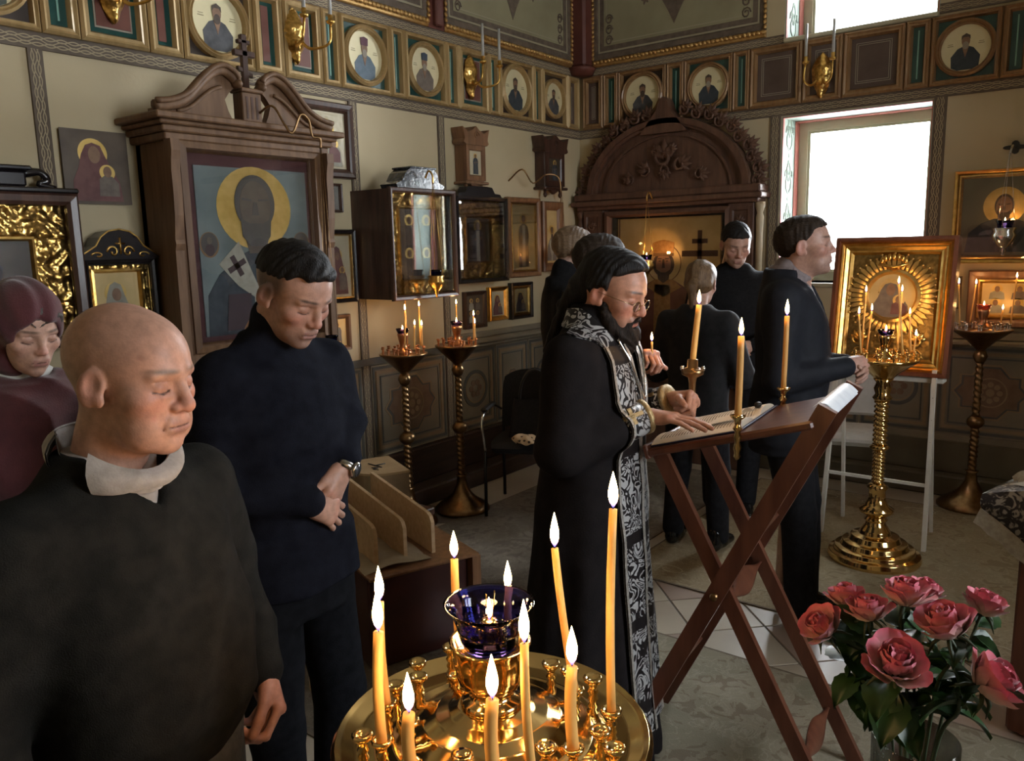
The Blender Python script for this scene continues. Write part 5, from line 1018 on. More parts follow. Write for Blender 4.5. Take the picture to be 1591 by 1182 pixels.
# ================= boxes behind the man in navy =================
DR = Vector((-3.14, 2.86, 0))
t = thing('carton_stand', 'low dark wooden stool under the half round carton', 'stool', DR+Vector((0, 0, .006))); b = MB(); b.box(-.2, .2, -.2, .2, .26, .30, .006); b.build('seat', WOODD, t)
for x in (-.17, .17):
    for y in (-.17, .17): b = MB(); b.bar((x, y, 0), (x, y, .26), .04, .04, (1, 0, 0)); b.build('leg', WOODD, t)
t = thing('half_round_carton', 'half round brown carton with handwriting on the lid and a white paper label', 'box', DR+Vector((0, 0, .3075)), R(-25))
CARD = pm('cardboard', (.36, .24, .12), (.43, .30, .16), rough=.75, scale=9); n = 18
prof = [(.17*math.cos(PI*k/n), -.17*math.sin(PI*k/n)) for k in range(n+1)]+[(-.17, .10), (.17, .10)]
b = MB(); N = len(prof); b.add([(x, y, 0) for x, y in prof]+[(x, y, .24) for x, y in prof], [tuple(range(N)), tuple(range(2*N-1, N-1, -1))]+[(i, (i+1) % N, (i+1) % N+N, i+N) for i in range(N)][::1]); b.build('carton_body', pm('carton_print', (.16, .11, .055), (.30, .20, .10), rough=.5, scale=5), t)
b = MB(); b.add([(x*1.02, y*1.02, .24) for x, y in prof]+[(x*1.02, y*1.02, .252) for x, y in prof], [tuple(range(N))[::-1], tuple(range(N, 2*N))]+[(i, (i+1) % N, (i+1) % N+N, i+N) for i in range(N)]); b.build('lid', CARD, t)
b = MB(); b.tube([(-.06, -.05, .2535), (.05, -.01, .2535)], .004, 5); b.tube([(0, -.03, .2535), (-.015, .03, .2535)], .004, 5); b.tube(spline([(.03, -.06, .2535), (.05, -.03, .2535), (.06, -.06, .2535), (.09, -.04, .2535)], 4), .003, 5); b.build('handwriting', pm('marker_ink', (.02, .02, .02), rough=.6), t)
b = MB(); b.grid(lambda u, v: (.1715*math.cos(PI*(.30+.55*(1-u))-.9), -.1715*math.sin(PI*(.30+.55*(1-u))-.9), .03+.12*v), 14, 2); b.build('paper_label', pm('label_paper', (.55, .53, .5), rough=.7), t)
b = MB()
for k in range(9): a = PI*.85-.9-.12-k*.1; b.box(.173*math.cos(a)-.004, .173*math.cos(a)+.004, -.173*math.sin(a)-.002, -.173*math.sin(a)+.002, .10, .112)
b.build('label_print', pm('label_ink', (.12, .1, .1), rough=.7), t, kind='stuff')
t = thing('bookcase_box', 'open dark red cabinet with three plywood dividers and a folded cloth', 'cabinet', (-2.62, 2.30, .006), R(-20))
b = MB(); b.box(-.36, .36, -.16, .30, 0, .40, .008); b.m = 1; b.box(.05, .40, .30, .34, 0, .40); b.build('cabinet_body', [pm('maroon_cabinet', (.045, .014, .013), (.07, .022, .018), rough=.35, scale=6, coat=.3), WOODM], t)
b = MB(); b.box(-.37, .41, -.17, .33, .40, .415, .004); b.build('cabinet_top', WOODM, t)
b = MB(); b.grid(lambda u, v: (-.2+.56*u, -.17+.30*v, .418+.014*math.sin(PI*v)+.004*math.sin(17*u+9*v)), 16, 10); b.build('folded_cloth', pm('beige_cloth', (.34, .28, .2), (.42, .35, .26), rough=.9, scale=14), t)
for k in range(3):
    b = MB(); yk = -.10+k*.13; pr = [(-.36, .415), (.30, .415), (.30, .55), (.285, .575), (.26, .585), (-.36, .62)]; b.prism(pr, yk, yk+.016); b.build('divider', PINE, t)
# wooden chair behind the bald man (only its edge shows)
t = thing('bentwood_chair', 'light wooden chair half hidden between the bald man and the man in navy', 'chair', (-2.30, 1.55, .006), R(-20))
b = MB(); b.box(-.20, .20, -.20, .20, .42, .45, .012); b.build('seat', PINE, t)
for x in (-.18, .18):
    for y in (-.18, .18): b = MB(); b.bar((x*1.08, y*1.08, 0), (x, y, .42 if y < 0 else .80), .032, .032, (1, 0, 0)); b.build('leg', PINE, t)
b = MB(); b.grid(lambda u, v: ((u-.5)*.40, .19+.03*math.sin(PI*u), .58+.20*v), 10, 4); b.grid(lambda u, v: ((u-.5)*.40, .205+.03*math.sin(PI*u), .58+.20*v), 10, 4); b.build('backrest', PINE, t)
# ================= implicit-surface modelling for people =================
class Sdf:
    def __init__(s): s.ops = []; s.paint = []; s.base = (.5, .4, .3); s.disp = None
    def _add(s, fn, lo, hi, k, sub): s.ops.append((fn, np.array(lo, float), np.array(hi, float), k, sub)); return s
    def cap(s, a, b, ra, rb=None, k=.01, sub=False, sq=None):
        a = np.array(a, float); b = np.array(b, float); rb = ra if rb is None else rb; ab = b-a; L2 = max(ab@ab, 1e-9)
        S = np.ones(3) if sq is None else np.array(sq, float)
        def fn(P):
            Q = P-a; t = np.clip(Q@ab/L2, 0, 1); D = (Q-t[:, None]*ab)*S
            return np.sqrt((D*D).sum(1))-(ra+(rb-ra)*t)
        m = max(ra, rb)/min(1, S.min()); return s._add(fn, np.minimum(a, b)-m, np.maximum(a, b)+m, k, sub)
    def ell(s, c, r, k=.01, sub=False, rot=None):
        c = np.array(c, float); r = np.array(r if isinstance(r, (tuple, list)) else (r, r, r), float); M = None if rot is None else np.array(rot)
        def fn(P):
            Q = P-c; Q = Q if M is None else Q@M; k0 = np.sqrt(((Q/r)**2).sum(1)); k1 = np.sqrt(((Q/(r*r))**2).sum(1))+1e-9; return k0*(k0-1)/k1
        m = r.max(); return s._add(fn, c-m, c+m, k, sub)
    def loft(s, secs, k=.03, sub=False, p=2.):
        """sections (z, cx, cy, rx, ry) stacked upward"""
        A = np.array(sorted(secs), float); z, cx, cy, rx, ry = A.T
        def fn(P):
            zz = np.clip(P[:, 2], z[0], z[-1]); X = np.interp(zz, z, cx); Y = np.interp(zz, z, cy); a = np.interp(zz, z, rx); b = np.interp(zz, z, ry)
            q = (np.abs((P[:, 0]-X)/a)**p+np.abs((P[:, 1]-Y)/b)**p)**(1/p); d = (q-1)*np.minimum(a, b); dz = np.abs(P[:, 2]-zz)
            return np.where(dz > 0, np.sqrt(np.maximum(d, 0)**2+dz**2)+np.minimum(d, 0)*0, d)
        return s._add(fn, ((cx-rx).min(), (cy-ry).min(), z[0]), ((cx+rx).max(), (cy+ry).max(), z[-1]), k, sub)
    def fn(s, f, lo, hi, k=.004, sub=False): return s._add(f, lo, hi, k, sub)
    def val(s, P):
        d = np.full(len(P), 1e3)
        for fn, lo, hi, k, sub in s.ops:
            e = fn(P)
            if sub:
                e = -e; h = np.clip(.5-.5*(e-d)/k*-1, 0, 1) if False else np.clip(.5+.5*(e-d)/k, 0, 1); d = d*(1-h)+e*h+k*h*(1-h)
            else:
                h = np.clip(.5+.5*(e-d)/k, 0, 1); d = e*(1-h)+d*h-k*h*(1-h)
        if s.disp is not None: d = d+s.disp(P)
        return d
    def col(s, P):
        c = np.tile(np.array(s.base, float), (len(P), 1))
        for f, cc, soft, amt in s.paint:
            w = np.clip(.5-f(P)/(2*soft), 0, 1)[:, None]*amt; w = w*w*(3-2*w); c = c*(1-w)+np.array(cc)*w
        return c
    def pe(s, c, r, col, soft=.004, amt=1.):
        c = np.array(c, float); r = np.array(r if isinstance(r, (tuple, list)) else (r, r, r), float)
        s.paint.append((lambda P: (np.sqrt((((P-c)/r)**2).sum(1))-1)*r.min(), col, soft, amt))
    def pc(s, a, b, r, col, soft=.002, amt=1.):
        a = np.array(a, float); ab = np.array(b, float)-a; L2 = ab@ab+1e-12
        def f(P): Q = P-a; t = np.clip(Q@ab/L2, 0, 1); D = Q-t[:, None]*ab; return np.sqrt((D*D).sum(1))-r
        s.paint.append((f, col, soft, amt))
    def mesh(s, h, pad=.02, clip=None):
        adds = [o for o in s.ops if not o[4]]
        lo = np.min([o[1] for o in adds], 0)-pad; hi = np.max([o[2] for o in adds], 0)+pad
        if clip is not None: lo = np.maximum(lo, clip[0]); hi = np.minimum(hi, clip[1])
        B = 4; n = (np.ceil((hi-lo)/(h*B)).astype(int)+1); H = h*B
        I = np.stack(np.meshgrid(*[np.arange(k) for k in n], indexing='ij'), -1).reshape(-1, 3)
        dc = s.val(lo+(I+.5)*H-h*.5); act = np.abs(dc) < H*1.5
        D = np.where(dc < 0, -1., 1.).reshape(n).repeat(B, 0).repeat(B, 1).repeat(B, 2).astype(np.float32)
        off = np.stack(np.meshgrid(*[np.arange(B)]*3, indexing='ij'), -1).reshape(-1, 3)
        J = (I[act][:, None]*B+off[None]).reshape(-1, 3); D[J[:, 0], J[:, 1], J[:, 2]] = s.val(lo+J*h)
        D[0] = D[-1] = 1; D[:, 0] = D[:, -1] = 1; D[:, :, 0] = D[:, :, -1] = 1
        return surfnet(D, lo, h)
def surfnet(D, o, h):
    S = D < 0; nx, ny, nz = D.shape; c = np.zeros((nx-1, ny-1, nz-1), np.int8)
    cs = [(i, j, k) for i in (0, 1) for j in (0, 1) for k in (0, 1)]
    for i, j, k in cs: c += S[i:nx-1+i, j:ny-1+j, k:nz-1+k]
    act = (c > 0) & (c < 8); ii = np.argwhere(act); idx = np.full(act.shape, -1, np.int64); idx[act] = np.arange(len(ii))
    acc = np.zeros((len(ii), 3)); cnt = np.zeros(len(ii))
    for a in cs:
        for ax in range(3):
            if a[ax]: continue
            b = list(a); b[ax] = 1; va = D[ii[:, 0]+a[0], ii[:, 1]+a[1], ii[:, 2]+a[2]]; vb = D[ii[:, 0]+b[0], ii[:, 1]+b[1], ii[:, 2]+b[2]]
            m = (va < 0) != (vb < 0); t = np.where(m, va/np.where(m, va-vb, 1), 0)
            p = np.tile(np.array(a, float), (len(ii), 1)); p[:, ax] = t; acc[m] += p[m]; cnt[m] += 1
    V = o+(ii+acc/np.maximum(cnt, 1)[:, None])*h; Q = []
    for ax in range(3):
        sl0 = [slice(None)]*3; sl1 = [slice(None)]*3; sl0[ax] = slice(0, -1); sl1[ax] = slice(1, None)
        e = np.argwhere(S[tuple(sl0)] != S[tuple(sl1)]); b1, b2 = (ax+1) % 3, (ax+2) % 3
        e = e[(e[:, b1] > 0) & (e[:, b2] > 0) & (e[:, b1] < D.shape[b1]-1) & (e[:, b2] < D.shape[b2]-1)]
        fl = S[e[:, 0], e[:, 1], e[:, 2]]
        def g(d1, d2): q = e.copy(); q[:, b1] -= d1; q[:, b2] -= d2; return idx[q[:, 0], q[:, 1], q[:, 2]]
        q = np.stack([g(1, 1), g(0, 1), g(0, 0), g(1, 0)], 1); q[~fl] = q[~fl][:, ::-1]; Q.append(q)
    Q = np.concatenate(Q); Q = Q[(Q >= 0).all(1)]; return V, Q
def np_mesh(name, parts, mat):
    """parts: list of (V, Q, colours or None) joined into one mesh"""
    Vs, Qs, Cs, n = [], [], [], 0
    for V, Q, Cc in parts: Vs.append(V); Qs.append(Q+n); n += len(V); Cs.append(Cc if Cc is not None else np.full((len(V), 3), .5))
    V = np.concatenate(Vs); Q = np.concatenate(Qs); C = np.concatenate(Cs); me = bpy.data.meshes.new(name)
    me.vertices.add(len(V)); me.vertices.foreach_set('co', V.astype(np.float32).ravel()); me.loops.add(len(Q)*4); me.loops.foreach_set('vertex_index', Q.astype(np.int32).ravel())
    me.polygons.add(len(Q)); me.polygons.foreach_set('loop_start', np.arange(0, len(Q)*4, 4, dtype=np.int32)); me.polygons.foreach_set('loop_total', np.full(len(Q), 4, np.int32)); me.polygons.foreach_set('use_smooth', np.ones(len(Q), bool))
    at = me.color_attributes.new('Col', 'FLOAT_COLOR', 'POINT'); at.data.foreach_set('color', np.concatenate([C, np.ones((len(C), 1))], 1).astype(np.float32).ravel())
    me.materials.append(mat); me.update(calc_edges=True); me.validate(); return me
def put(name, parts, mat, parent): return link(bpy.data.objects.new(name, np_mesh(name, parts, mat)), parent)
def xform(M, V): A = np.array(M); return V@A[:3, :3].T+A[:3, 3]
def rotx(a): return np.array(Matrix.Rotation(a, 3, 'X'))
def roty(a): return np.array(Matrix.Rotation(a, 3, 'Y'))
def rotz(a): return np.array(Matrix.Rotation(a, 3, 'Z'))
SKIN = pm('skin', (.5, .3, .2), attr='Col', rough=.46, scale=70, bump=.12, bscale=260, spec=.45)
# ---- head: local frame x right, y forward, z up, origin between the ears; chin about z=-.115, crown z=+.12
def head(skin=(.50, .27, .19), jaw=1., nose=1., age=0., lips=(.42, .17, .14), brow=(.06, .04, .03), stubble=None, fat=0., eye=0., female=False, mouth=0., extra=()):
    s = Sdf(); s.base = skin; f = fat
    s.ell((0, -.018, .035), (.076, .098, .086), .02); s.ell((0, .030, .030), (.066, .066, .074), .02)
    s.ell((0, .038, -.035), (.058+f, .056, .078), .022); s.ell((0, .040, -.078), (.047*jaw+f*1.2, .050, .036), .02); s.ell((0, .074, -.098), (.021*jaw, .018, .016), .016)
    for e in (-1, 1):
        s.ell((e*.046, .056, -.020), (.020+f*.6, .026, .020), .018); s.cap((e*.012, .089, .026), (e*.044, .076, .022), .0095 if not female else .006, .007, .012)
        if age: s.ell((e*.040, .058, -.066), (.018*age, .024, .030), .02)
    for e in (-1, 1): s.ell((e*.032, .104, .003), (.022, .019, .0155), .012, True)
    for e in (-1, 1):
        s.ell((e*.0315, .0750, .0025), (.0160, .0135, .0130), .003)              # lids over the eyeball
        s.cap((e*.017, .0860, -.0035), (e*.0315, .0868, -.0075), .0012, k=.002, sub=True); s.cap((e*.0315, .0868, -.0075), (e*.047, .0795, -.0040), .0012, k=.002, sub=True); s.cap((e*.018, .0865, .0135), (e*.046, .080, .0125), .0012, k=.003, sub=True)
        if age: s.cap((e*.020, .088, -.013), (e*.043, .081, -.012), .0035, .003, .006); s.cap((e*.019, .098, -.030), (e*.033, .088, -.062), .0038, .0030, .006, True); s.cap((e*.022, .094, .047), (e*.045, .082, .044), .0012, k=.003, sub=True); s.cap((e*.020, .096, .060), (e*.042, .085, .058), .0012, k=.003, sub=True)
    s.cap((0, .088, .020), (0, .1055+.010*(nose-1), -.022), .0072, .0098*nose, .010); s.ell((0, .1065+.012*(nose-1), -.028), (.0120*nose, .0115, .0105*nose), .007)
    for e in (-1, 1): s.ell((e*.0125*nose, .0965, -.031), (.0080*nose, .010, .0080), .006); s.ell((e*.006, .105, -.0395), (.0038, .006, .0035), .003, True)
    s.ell((0, .083, -.060), (.026, .018, .020), .014)
    s.cap((-.019, .092, -.0565), (.019, .092, -.0565), .0048, k=.007); s.cap((-.016, .092, -.0675), (.016, .092, -.0675), .0062, k=.007); s.cap((0, .1025, -.0620), (-.024, .0955, -.0632), .0016+mouth, .0012, .003, True); s.cap((0, .1025, -.0620), (.024, .0955, -.0632), .0016+mouth, .0012, .003, True)
    if age: s.cap((-.03, .087, -.066), (-.033, .08, -.078), .0015, k=.004, sub=True); s.cap((.03, .087, -.066), (.033, .08, -.078), .0015, k=.004, sub=True)
    s.ell((0, .098, -.083), (.018, .007, .006), .008, True)
    for e in (-1, 1):
        Rm = rotz(e*.35) @ rotx(-.15); s.ell((e*.079, -.008, -.004), (.007, .021, .033), .006, rot=Rm); s.ell((e*.084, -.002, .002), (.006, .012, .018), .004, True, rot=Rm); s.ell((e*.076, .004, -.024), (.006, .010, .011), .005)
    s.cap((0, -.022, -.05), (0, -.040, -.15), .052+f, .056+f, .03)
    r, g_, b_ = skin
    red = (min(1, r*1.12), g_*.68, b_*.68)
    s.pe((0, .108, -.028), (.020, .02, .018), red, .014, .55)
    for e in (-1, 1): s.pe((e*.043, .070, -.025), (.024, .03, .022), red, .02, .6 if not female else .35); s.pe((e*.085, -.01, -.004), (.015, .03, .04), red, .01, .5); s.pe((e*.0315, .088, .004), (.018, .012, .010), (r*.72, g_*.62, b_*.62), .006, .55)
    if stubble: s.pe((0, .055, -.082), (.062, .062, .042), stubble, .016, .7); s.pe((0, .098, -.050), (.026, .02, .008), stubble, .006, .6)
    s.pc((-.018, .097, -.0565), (.018, .097, -.0565), .0042, lips, .0025, .8); s.pc((-.015, .098, -.0675), (.015, .098, -.0675), .0052, lips, .003, .8); s.pc((0, .1015, -.062), (-.024, .0945, -.0632), .0016, (lips[0]*.3, lips[1]*.25, lips[2]*.25), .0012, 1); s.pc((0, .1015, -.062), (.024, .0945, -.0632), .0016, (lips[0]*.3, lips[1]*.25, lips[2]*.25), .0014, 1)
    for e in (-1, 1):
        s.pe((e*.023, .095, .0290), (.0125, .03, .0036), brow, .003, .92); s.pe((e*.041, .085, .0295), (.0115, .03, .0034), brow, .003, .92)
        s.pc((e*.017, .0858, -.0035), (e*.0315, .0862, -.0075), .0019, (.05, .03, .025), .0014, .9); s.pc((e*.0315, .0862, -.0075), (e*.047, .079, -.0040), .0019, (.05, .03, .025), .0014, .9)
        s.pc((e*.019, .0885, .0125), (e*.044, .0815, .0125), .0010, (r*.5, g_*.42, b_*.4), .0016, .6); s.pe((e*.006, .106, -.041), (.004, .006, .003), (.08, .03, .025), .002, .8)
    for c_, r_, cc, so, am in extra: s.pe(c_, r_, cc, so, am)
    return s
# ---- hand: wrist at origin, fingers +y, back of the hand +z; th = side of the thumb in x
def hand(curl=(.5, .5, .5, .5), th=1, thumb=(.7, .2), spread=.06, skin=(.5, .27, .19), sc=1.):
    s = Sdf(); s.base = skin
    s.cap((0, -.012, 0), (0, .008, 0), .0235, .0245, .012, sq=(1, 1, 1.28))
    for x in (.026, .009, -.009, -.025): s.cap((th*x*.55, .012, 0), (th*x, .082 if abs(x) < .02 else .076, .002), .0165, .0125, .014)
    s.ell((th*.020, .035, -.010), (.017, .030, .014), .012); s.ell((-th*.020, .035, -.008), (.013, .034, .012), .012)
    F = ((.0285, .090, (.043, .026, .022), .0092), (.0095, .094, (.047, .030, .023), .0094), (-.0095, .090, (.044, .028, .022), .0090), (-.0275, .081, (.034, .021, .019), .0080))
    for k, (x, y, Ls, r) in enumerate(F):
        p = np.array((th*x, y-.012, .001)); a = 0.; sd = th*(1.5-k)*spread
        c = curl[k]; c = c if isinstance(c, (tuple, list)) else (c, c*1.15, c*.7)
        s.ell(tuple(p+np.array((0, .004, .003))), (r*1.05, r*1.15, r*1.05), .006)
        for q, L_ in enumerate(Ls):
            a += c[q]; d = np.array((math.sin(sd)*math.cos(a), math.cos(sd)*math.cos(a), -math.sin(a))); e = p+d*(L_+(.012 if q == 0 else 0)); rr = r*(1-.08*q)
            s.cap(tuple(p), tuple(e), rr, rr*.93, .0035); p = e
            if q == 2: n_ = np.array((0, math.sin(a), math.cos(a))); s.pe(tuple(p-d*.004+n_*rr*.9), (.0055, .006, .0055), (min(1, skin[0]*1.15), skin[1]*1.1, skin[2]*1.1), .0015, .7)
    o, i_ = thumb; p = np.array((th*.020, .020, -.006)); dirs = [(th*math.sin(o), math.cos(o), -i_*.7), (th*math.sin(o*.75), math.cos(o*.75), -i_*1.1), (th*math.sin(o*.35), math.cos(o*.35), -i_*1.2)]
    for q, (d, L_, r) in enumerate(zip(dirs, (.044, .033, .027), (.0145, .0112, .0102))):
        d = np.array(d); d /= np.linalg.norm(d); e = p+d*L_; s.cap(tuple(p), tuple(e), r, r*.9, .005 if q else .012); p = e
    r_, g_, b_ = skin
    for x in (.0285, .0095, -.0095, -.0275): s.pe((th*x, .082, .012), (.009, .008, .008), (min(1, r_*1.1), g_*.72, b_*.7), .007, .5)
    return s
def frame_m(pos, y, z, sc=1.):
    """matrix with local y along y and local z close to z"""
    y = Vector(y).normalized(); z = Vector(z); z = (z-y*z.dot(y)).normalized(); x = y.cross(z)
    return Matrix(((x.x*sc, y.x*sc, z.x*sc, pos[0]), (x.y*sc, y.y*sc, z.y*sc, pos[1]), (x.z*sc, y.z*sc, z.z*sc, pos[2]), (0, 0, 0, 1)))
def folds(amp=.004, f=22., seed=0.):
    def fn(P):
        x, y, z = P.T; a = f*.55*z+2.2*np.sin(f*.30*x+seed)+1.6*np.sin(f*.34*y+1.3*seed)+.25*f*(x-y); c = f*.38*z-f*.5*(x+.6*y)+1.3*np.sin(f*.25*z+seed*2); w = .5+.5*np.sin(5.3*z+7*x+4*y+seed*3)
        return amp*1.5*((np.abs(np.sin(a))-.6)*w+(np.abs(np.sin(c))-.6)*(1-w))
    return fn
def hair_shell(t, line, vol=0., top=None):
    s = Sdf(); s.ell((0, -.018, .035), (.076+t, .098+t, .086+t), .012); s.ell((0, .030, .030), (.066+t*.8, .066+t*.7, .074+t), .012)
    if vol: s.ell((0, .015, .072), (.058, .072, .046+vol), .02)
    ys, zs = zip(*line); s.fn(lambda P: P[:, 2]-np.interp(P[:, 1]+.004*np.sin(150*P[:, 0]), ys, zs), (0, 0, 0), (0, 0, 0), .010, True); s.disp = lambda P: .0014*np.sin(160*P[:, 0]+14*np.sin(30*P[:, 1]))+.0008*np.sin(220*P[:, 1]+40*P[:, 2]); return s
HLINE = [(-.12, -.062), (-.06, -.055), (-.035, -.02), (-.012, .022), (.012, .024), (.022, .028), (.045, .062), (.09, .074)]
class Person:
    def __init__(s, label, loc, face, group=None, z=.007):
        s.t = thing('person', label, 'person', (loc[0], loc[1], z), R(face-90), group); s.M = Matrix.Translation((loc[0], loc[1], s.t.location.z)) @ Matrix.Rotation(R(face-90), 4, 'Z'); s.Mi = s.M.inverted(); s.body = []
    def L(s, p): return tuple(s.Mi @ Vector(p))
    def head(s, pos, pitch=0, yaw=0, roll=0, res=.0045, sc=1., **kw):
        s.H = Matrix.Translation(pos) @ Matrix.Rotation(R(yaw), 4, 'Z') @ Matrix.Rotation(R(pitch), 4, 'X') @ Matrix.Rotation(R(roll), 4, 'Y') @ Matrix.Scale(sc, 4)
        h = head(**kw); V, Q = h.mesh(res); s.body.append((xform(s.H, V), Q, h.col(V)))
    def hand(s, pos, y, z, res=.004, sc=1., **kw): h = hand(**kw); V, Q = h.mesh(res); M = frame_m(pos, y, z, sc); s.body.append((xform(M, V), Q, h.col(V))); return M
    def core(s, sd, res=.02): V, Q = sd.mesh(res); s.body.append((V, Q, np.tile(np.array((.4, .25, .18)), (len(V), 1))))
    def finish(s, skin=None): return put('body', s.body, SKIN, s.t)
    def part(s, name, sd, res, mat, clip=None): V, Q = sd.mesh(res, clip=clip); return put(name, [(V, Q, sd.col(V))], mat, s.t)
    def hpart(s, name, sd, res, mat, parent=None): V, Q = sd.mesh(res); return put(name, [(xform(s.H, V), Q, sd.col(V))], mat, parent or s.t)
# standard torso sections for a man 1.76 m tall (z, cx, cy, rx, ry); g grows it
def torso(g=0., belly=0., sc=1., lean=0., z0=.80, sh=1.):
    T = [(z0, 0, -.005, .168, .118), (.92, 0, -.01, .172, .12), (1.04, 0, .005+belly*.4, .158+belly*.5, .112+belly), (1.16, 0, .008+belly*.4, .160+belly*.5, .114+belly*.9), (1.28, 0, .004, .174+belly*.2, .118+belly*.3), (1.36, 0, -.006, .180*sh, .108), (1.43, 0, -.018, .155*sh, .088), (1.475, 0, -.028, .10, .066), (1.51, 0, -.030, .062, .060)]
    return [(z*sc, cx*sc, cy*sc+lean*max(0, z-.9)**1.3, rx*sc+g, ry*sc+g) for z, cx, cy, rx, ry in T]
def arm(s, sh, el, wr, r=(.062, .050, .036), g=0., k=.03):
    s.cap(sh, el, r[0]+g, r[1]+g, k); s.cap(el, wr, r[1]+g, r[2]+g, .02)
def legs(s, hipz=.90, g=0., feet=((-.10, .0), (.10, .0)), knee=None, sc=1., r=(.088, .060, .052), z0=.085):
    for (x, y), e in zip(feet, (-1, 1)):
        kn = (e*.095*sc+x*.2, y*.5+.02, .49*sc); s.cap((e*.088*sc, -.01, hipz*sc), kn, r[0]+g, r[1]+g, .03); s.cap(kn, (x, y-.01, z0), r[1]+g, r[2]+g, .02)
def shoe(p, name, x, y, mat, ang=0., L=.27):
    s = Sdf(); c, sn = math.cos(ang), math.sin(ang); q = lambda a, b, z: (x+a*c-b*sn, y+a*sn+b*c, z)
    s.cap(q(0, -.06, .036), q(0, .02, .045), .036, .040, .02, sq=(1, 1, 1)); s.cap(q(0, .02, .038), q(0, L-.125, .028), .042, .034, .02, sq=(1, 1, 1.25)); s.cap(q(0, -.05, .05), q(0, -.04, .10), .04, .042, .02)
    s.fn(lambda P: P[:, 2]-.004, (0, 0, 0), (0, 0, 0), .002, True)
    return p.part(name, s, .010, mat)
# ================= people =================
HAIR_K = pm('hair_black', (.006, .005, .005), (.014, .011, .010), rough=.55, scale=14, stretch=(9, 9, 1.2), bump=.7, bscale=40, spec=.25)
HAIR_B = pm('hair_dark_brown', (.016, .010, .007), (.034, .022, .014), rough=.6, scale=14, stretch=(9, 1.5, 9), bump=.7, bscale=40, spec=.25)
HAIR_L = pm('hair_light_brown', (.11, .065, .035), (.20, .13, .075), rough=.5, scale=14, stretch=(9, 1.5, 9), bump=.7, bscale=40)
SWEAT = pm('charcoal_knit', (.012, .012, .011), (.020, .019, .017), rough=.95, scale=30, bump=.35, bscale=420, spec=.1)
NAVY = pm('navy_knit', (.0055, .006, .010), (.0095, .0105, .0165), rough=.95, scale=30, bump=.35, bscale=420, spec=.1)
TROU = pm('black_trousers', (.009, .009, .011), (.015, .015, .018), rough=.9, scale=40, bump=.2, bscale=300, spec=.2)
JEAN = pm('grey_trousers', (.05, .055, .065), (.08, .085, .095), rough=.9, scale=40, bump=.3, bscale=300)
SHIRTG = pm('grey_shirt', (.30, .27, .24), (.38, .34, .31), rough=.85, scale=60, bump=.2, bscale=300)
CASS = pm('cassock', (.007, .0055, .006), (.012, .0095, .010), rough=.85, scale=20, bump=.2, bscale=200, spec=.18)
SUIT = pm('navy_suit', (.006, .007, .011), (.010, .011, .016), rough=.75, scale=40, bump=.2, bscale=300, spec=.3)
LEATH = pm('black_leather', (.008, .008, .008), rough=.18, spec=.6)
def noise3(P, f, a, sd=0): x, y, z = P.T; return a*(np.sin(f*x+3*np.sin(f*.5*z+sd))*np.sin(f*y+2*np.sin(f*.6*x))+.5*np.sin(f*1.9*z+2*np.sin(f*y)+sd))
def collar(p, name, c, rx, ry, h, drop, point, mat, open_=.35, tilt=0., yfront=.0):
    """turned-down shirt collar round the neck in person space"""
    b = MB(); n = 34
    def ang(u): return -PI/2+(PI/2+ (PI-open_))*0+ (PI/2+open_)+(2*PI-2*open_)*u
    def stand(u, v): a = ang(u); return (c[0]+rx*(1+.05*v)*math.cos(a), c[1]+ry*(1+.05*v)*math.sin(a), c[2]+h*(v-.2)+tilt*math.sin(a)*.0-yfront*max(0, math.sin(a)))
    def fall(u, v):
        a = ang(u); f = max(0, math.sin(a)); e = min(u, 1-u); pt = point*max(0, 1-e/.14)
        return (c[0]+(rx*1.05+.016*v+.012*math.sin(PI*v))*math.cos(a)*(1+.0*f), c[1]+(ry*1.05+.016*v+.012*math.sin(PI*v))*math.sin(a)+.3*pt*v, c[2]+h*.8-(drop+pt)*v-yfront*f)
    b.grid(stand, n, 3); b.grid(fall, n, 5); b.grid(lambda u, v: tuple(q+d for q, d in zip(fall(u, v), (-.003*math.cos(ang(u)), -.003*math.sin(ang(u)), -.002))), n, 5)
    return b.build(name, mat, p.t)

# ---------- elderly bald man in a dark V-neck sweater ----------
p = Person('bald elderly man in dark V neck sweater over grey collared shirt, eyes lowered', (-1.275, .597), 14, z=0)
HP = (-.012, .035, 1.510); skin = (.50, .27, .19); fz = (.36, .25, .19)
p.head(HP, pitch=-8, yaw=9, res=.0027, sc=.965, skin=skin, jaw=1.12, nose=1.10, age=1., fat=.005, lips=(.40, .19, .155), brow=(.20, .125, .085), extra=[((.066, -.05, -.005), (.03, .05, .05), fz, .03, .7), ((-.066, -.05, -.005), (.03, .05, .05), fz, .03, .7), ((0, -.11, .0), (.07, .03, .06), fz, .03, .7), ((.03, .09, .075), (.003, .006, .003), (.25, .11, .08), .002, .8), ((.045, .075, -.045), (.004, .008, .006), (.36, .10, .09), .003, .8), ((.055, .06, .05), (.004, .006, .004), (.32, .14, .1), .003, .6)])
Lw = p.L((-1.285, .838, .905)); Le = p.L((-1.385, .835, 1.105)); Rw = (.245, .06, .80); Re = (.250, -.05, 1.02)
s = Sdf(); s.loft(torso(-.03, .02, .925), .03); s.cap((0, -.03, 1.36), (0, -.0, 1.44), .05); arm(s, (.19, -.02, 1.27), Re, Rw, (.04, .035, .025)); arm(s, (-.19, -.02, 1.27), Le, Lw, (.04, .035, .025)); legs(s, .84, -.03, ((-.11, 0), (.11, .02)), sc=.94); p.core(s)
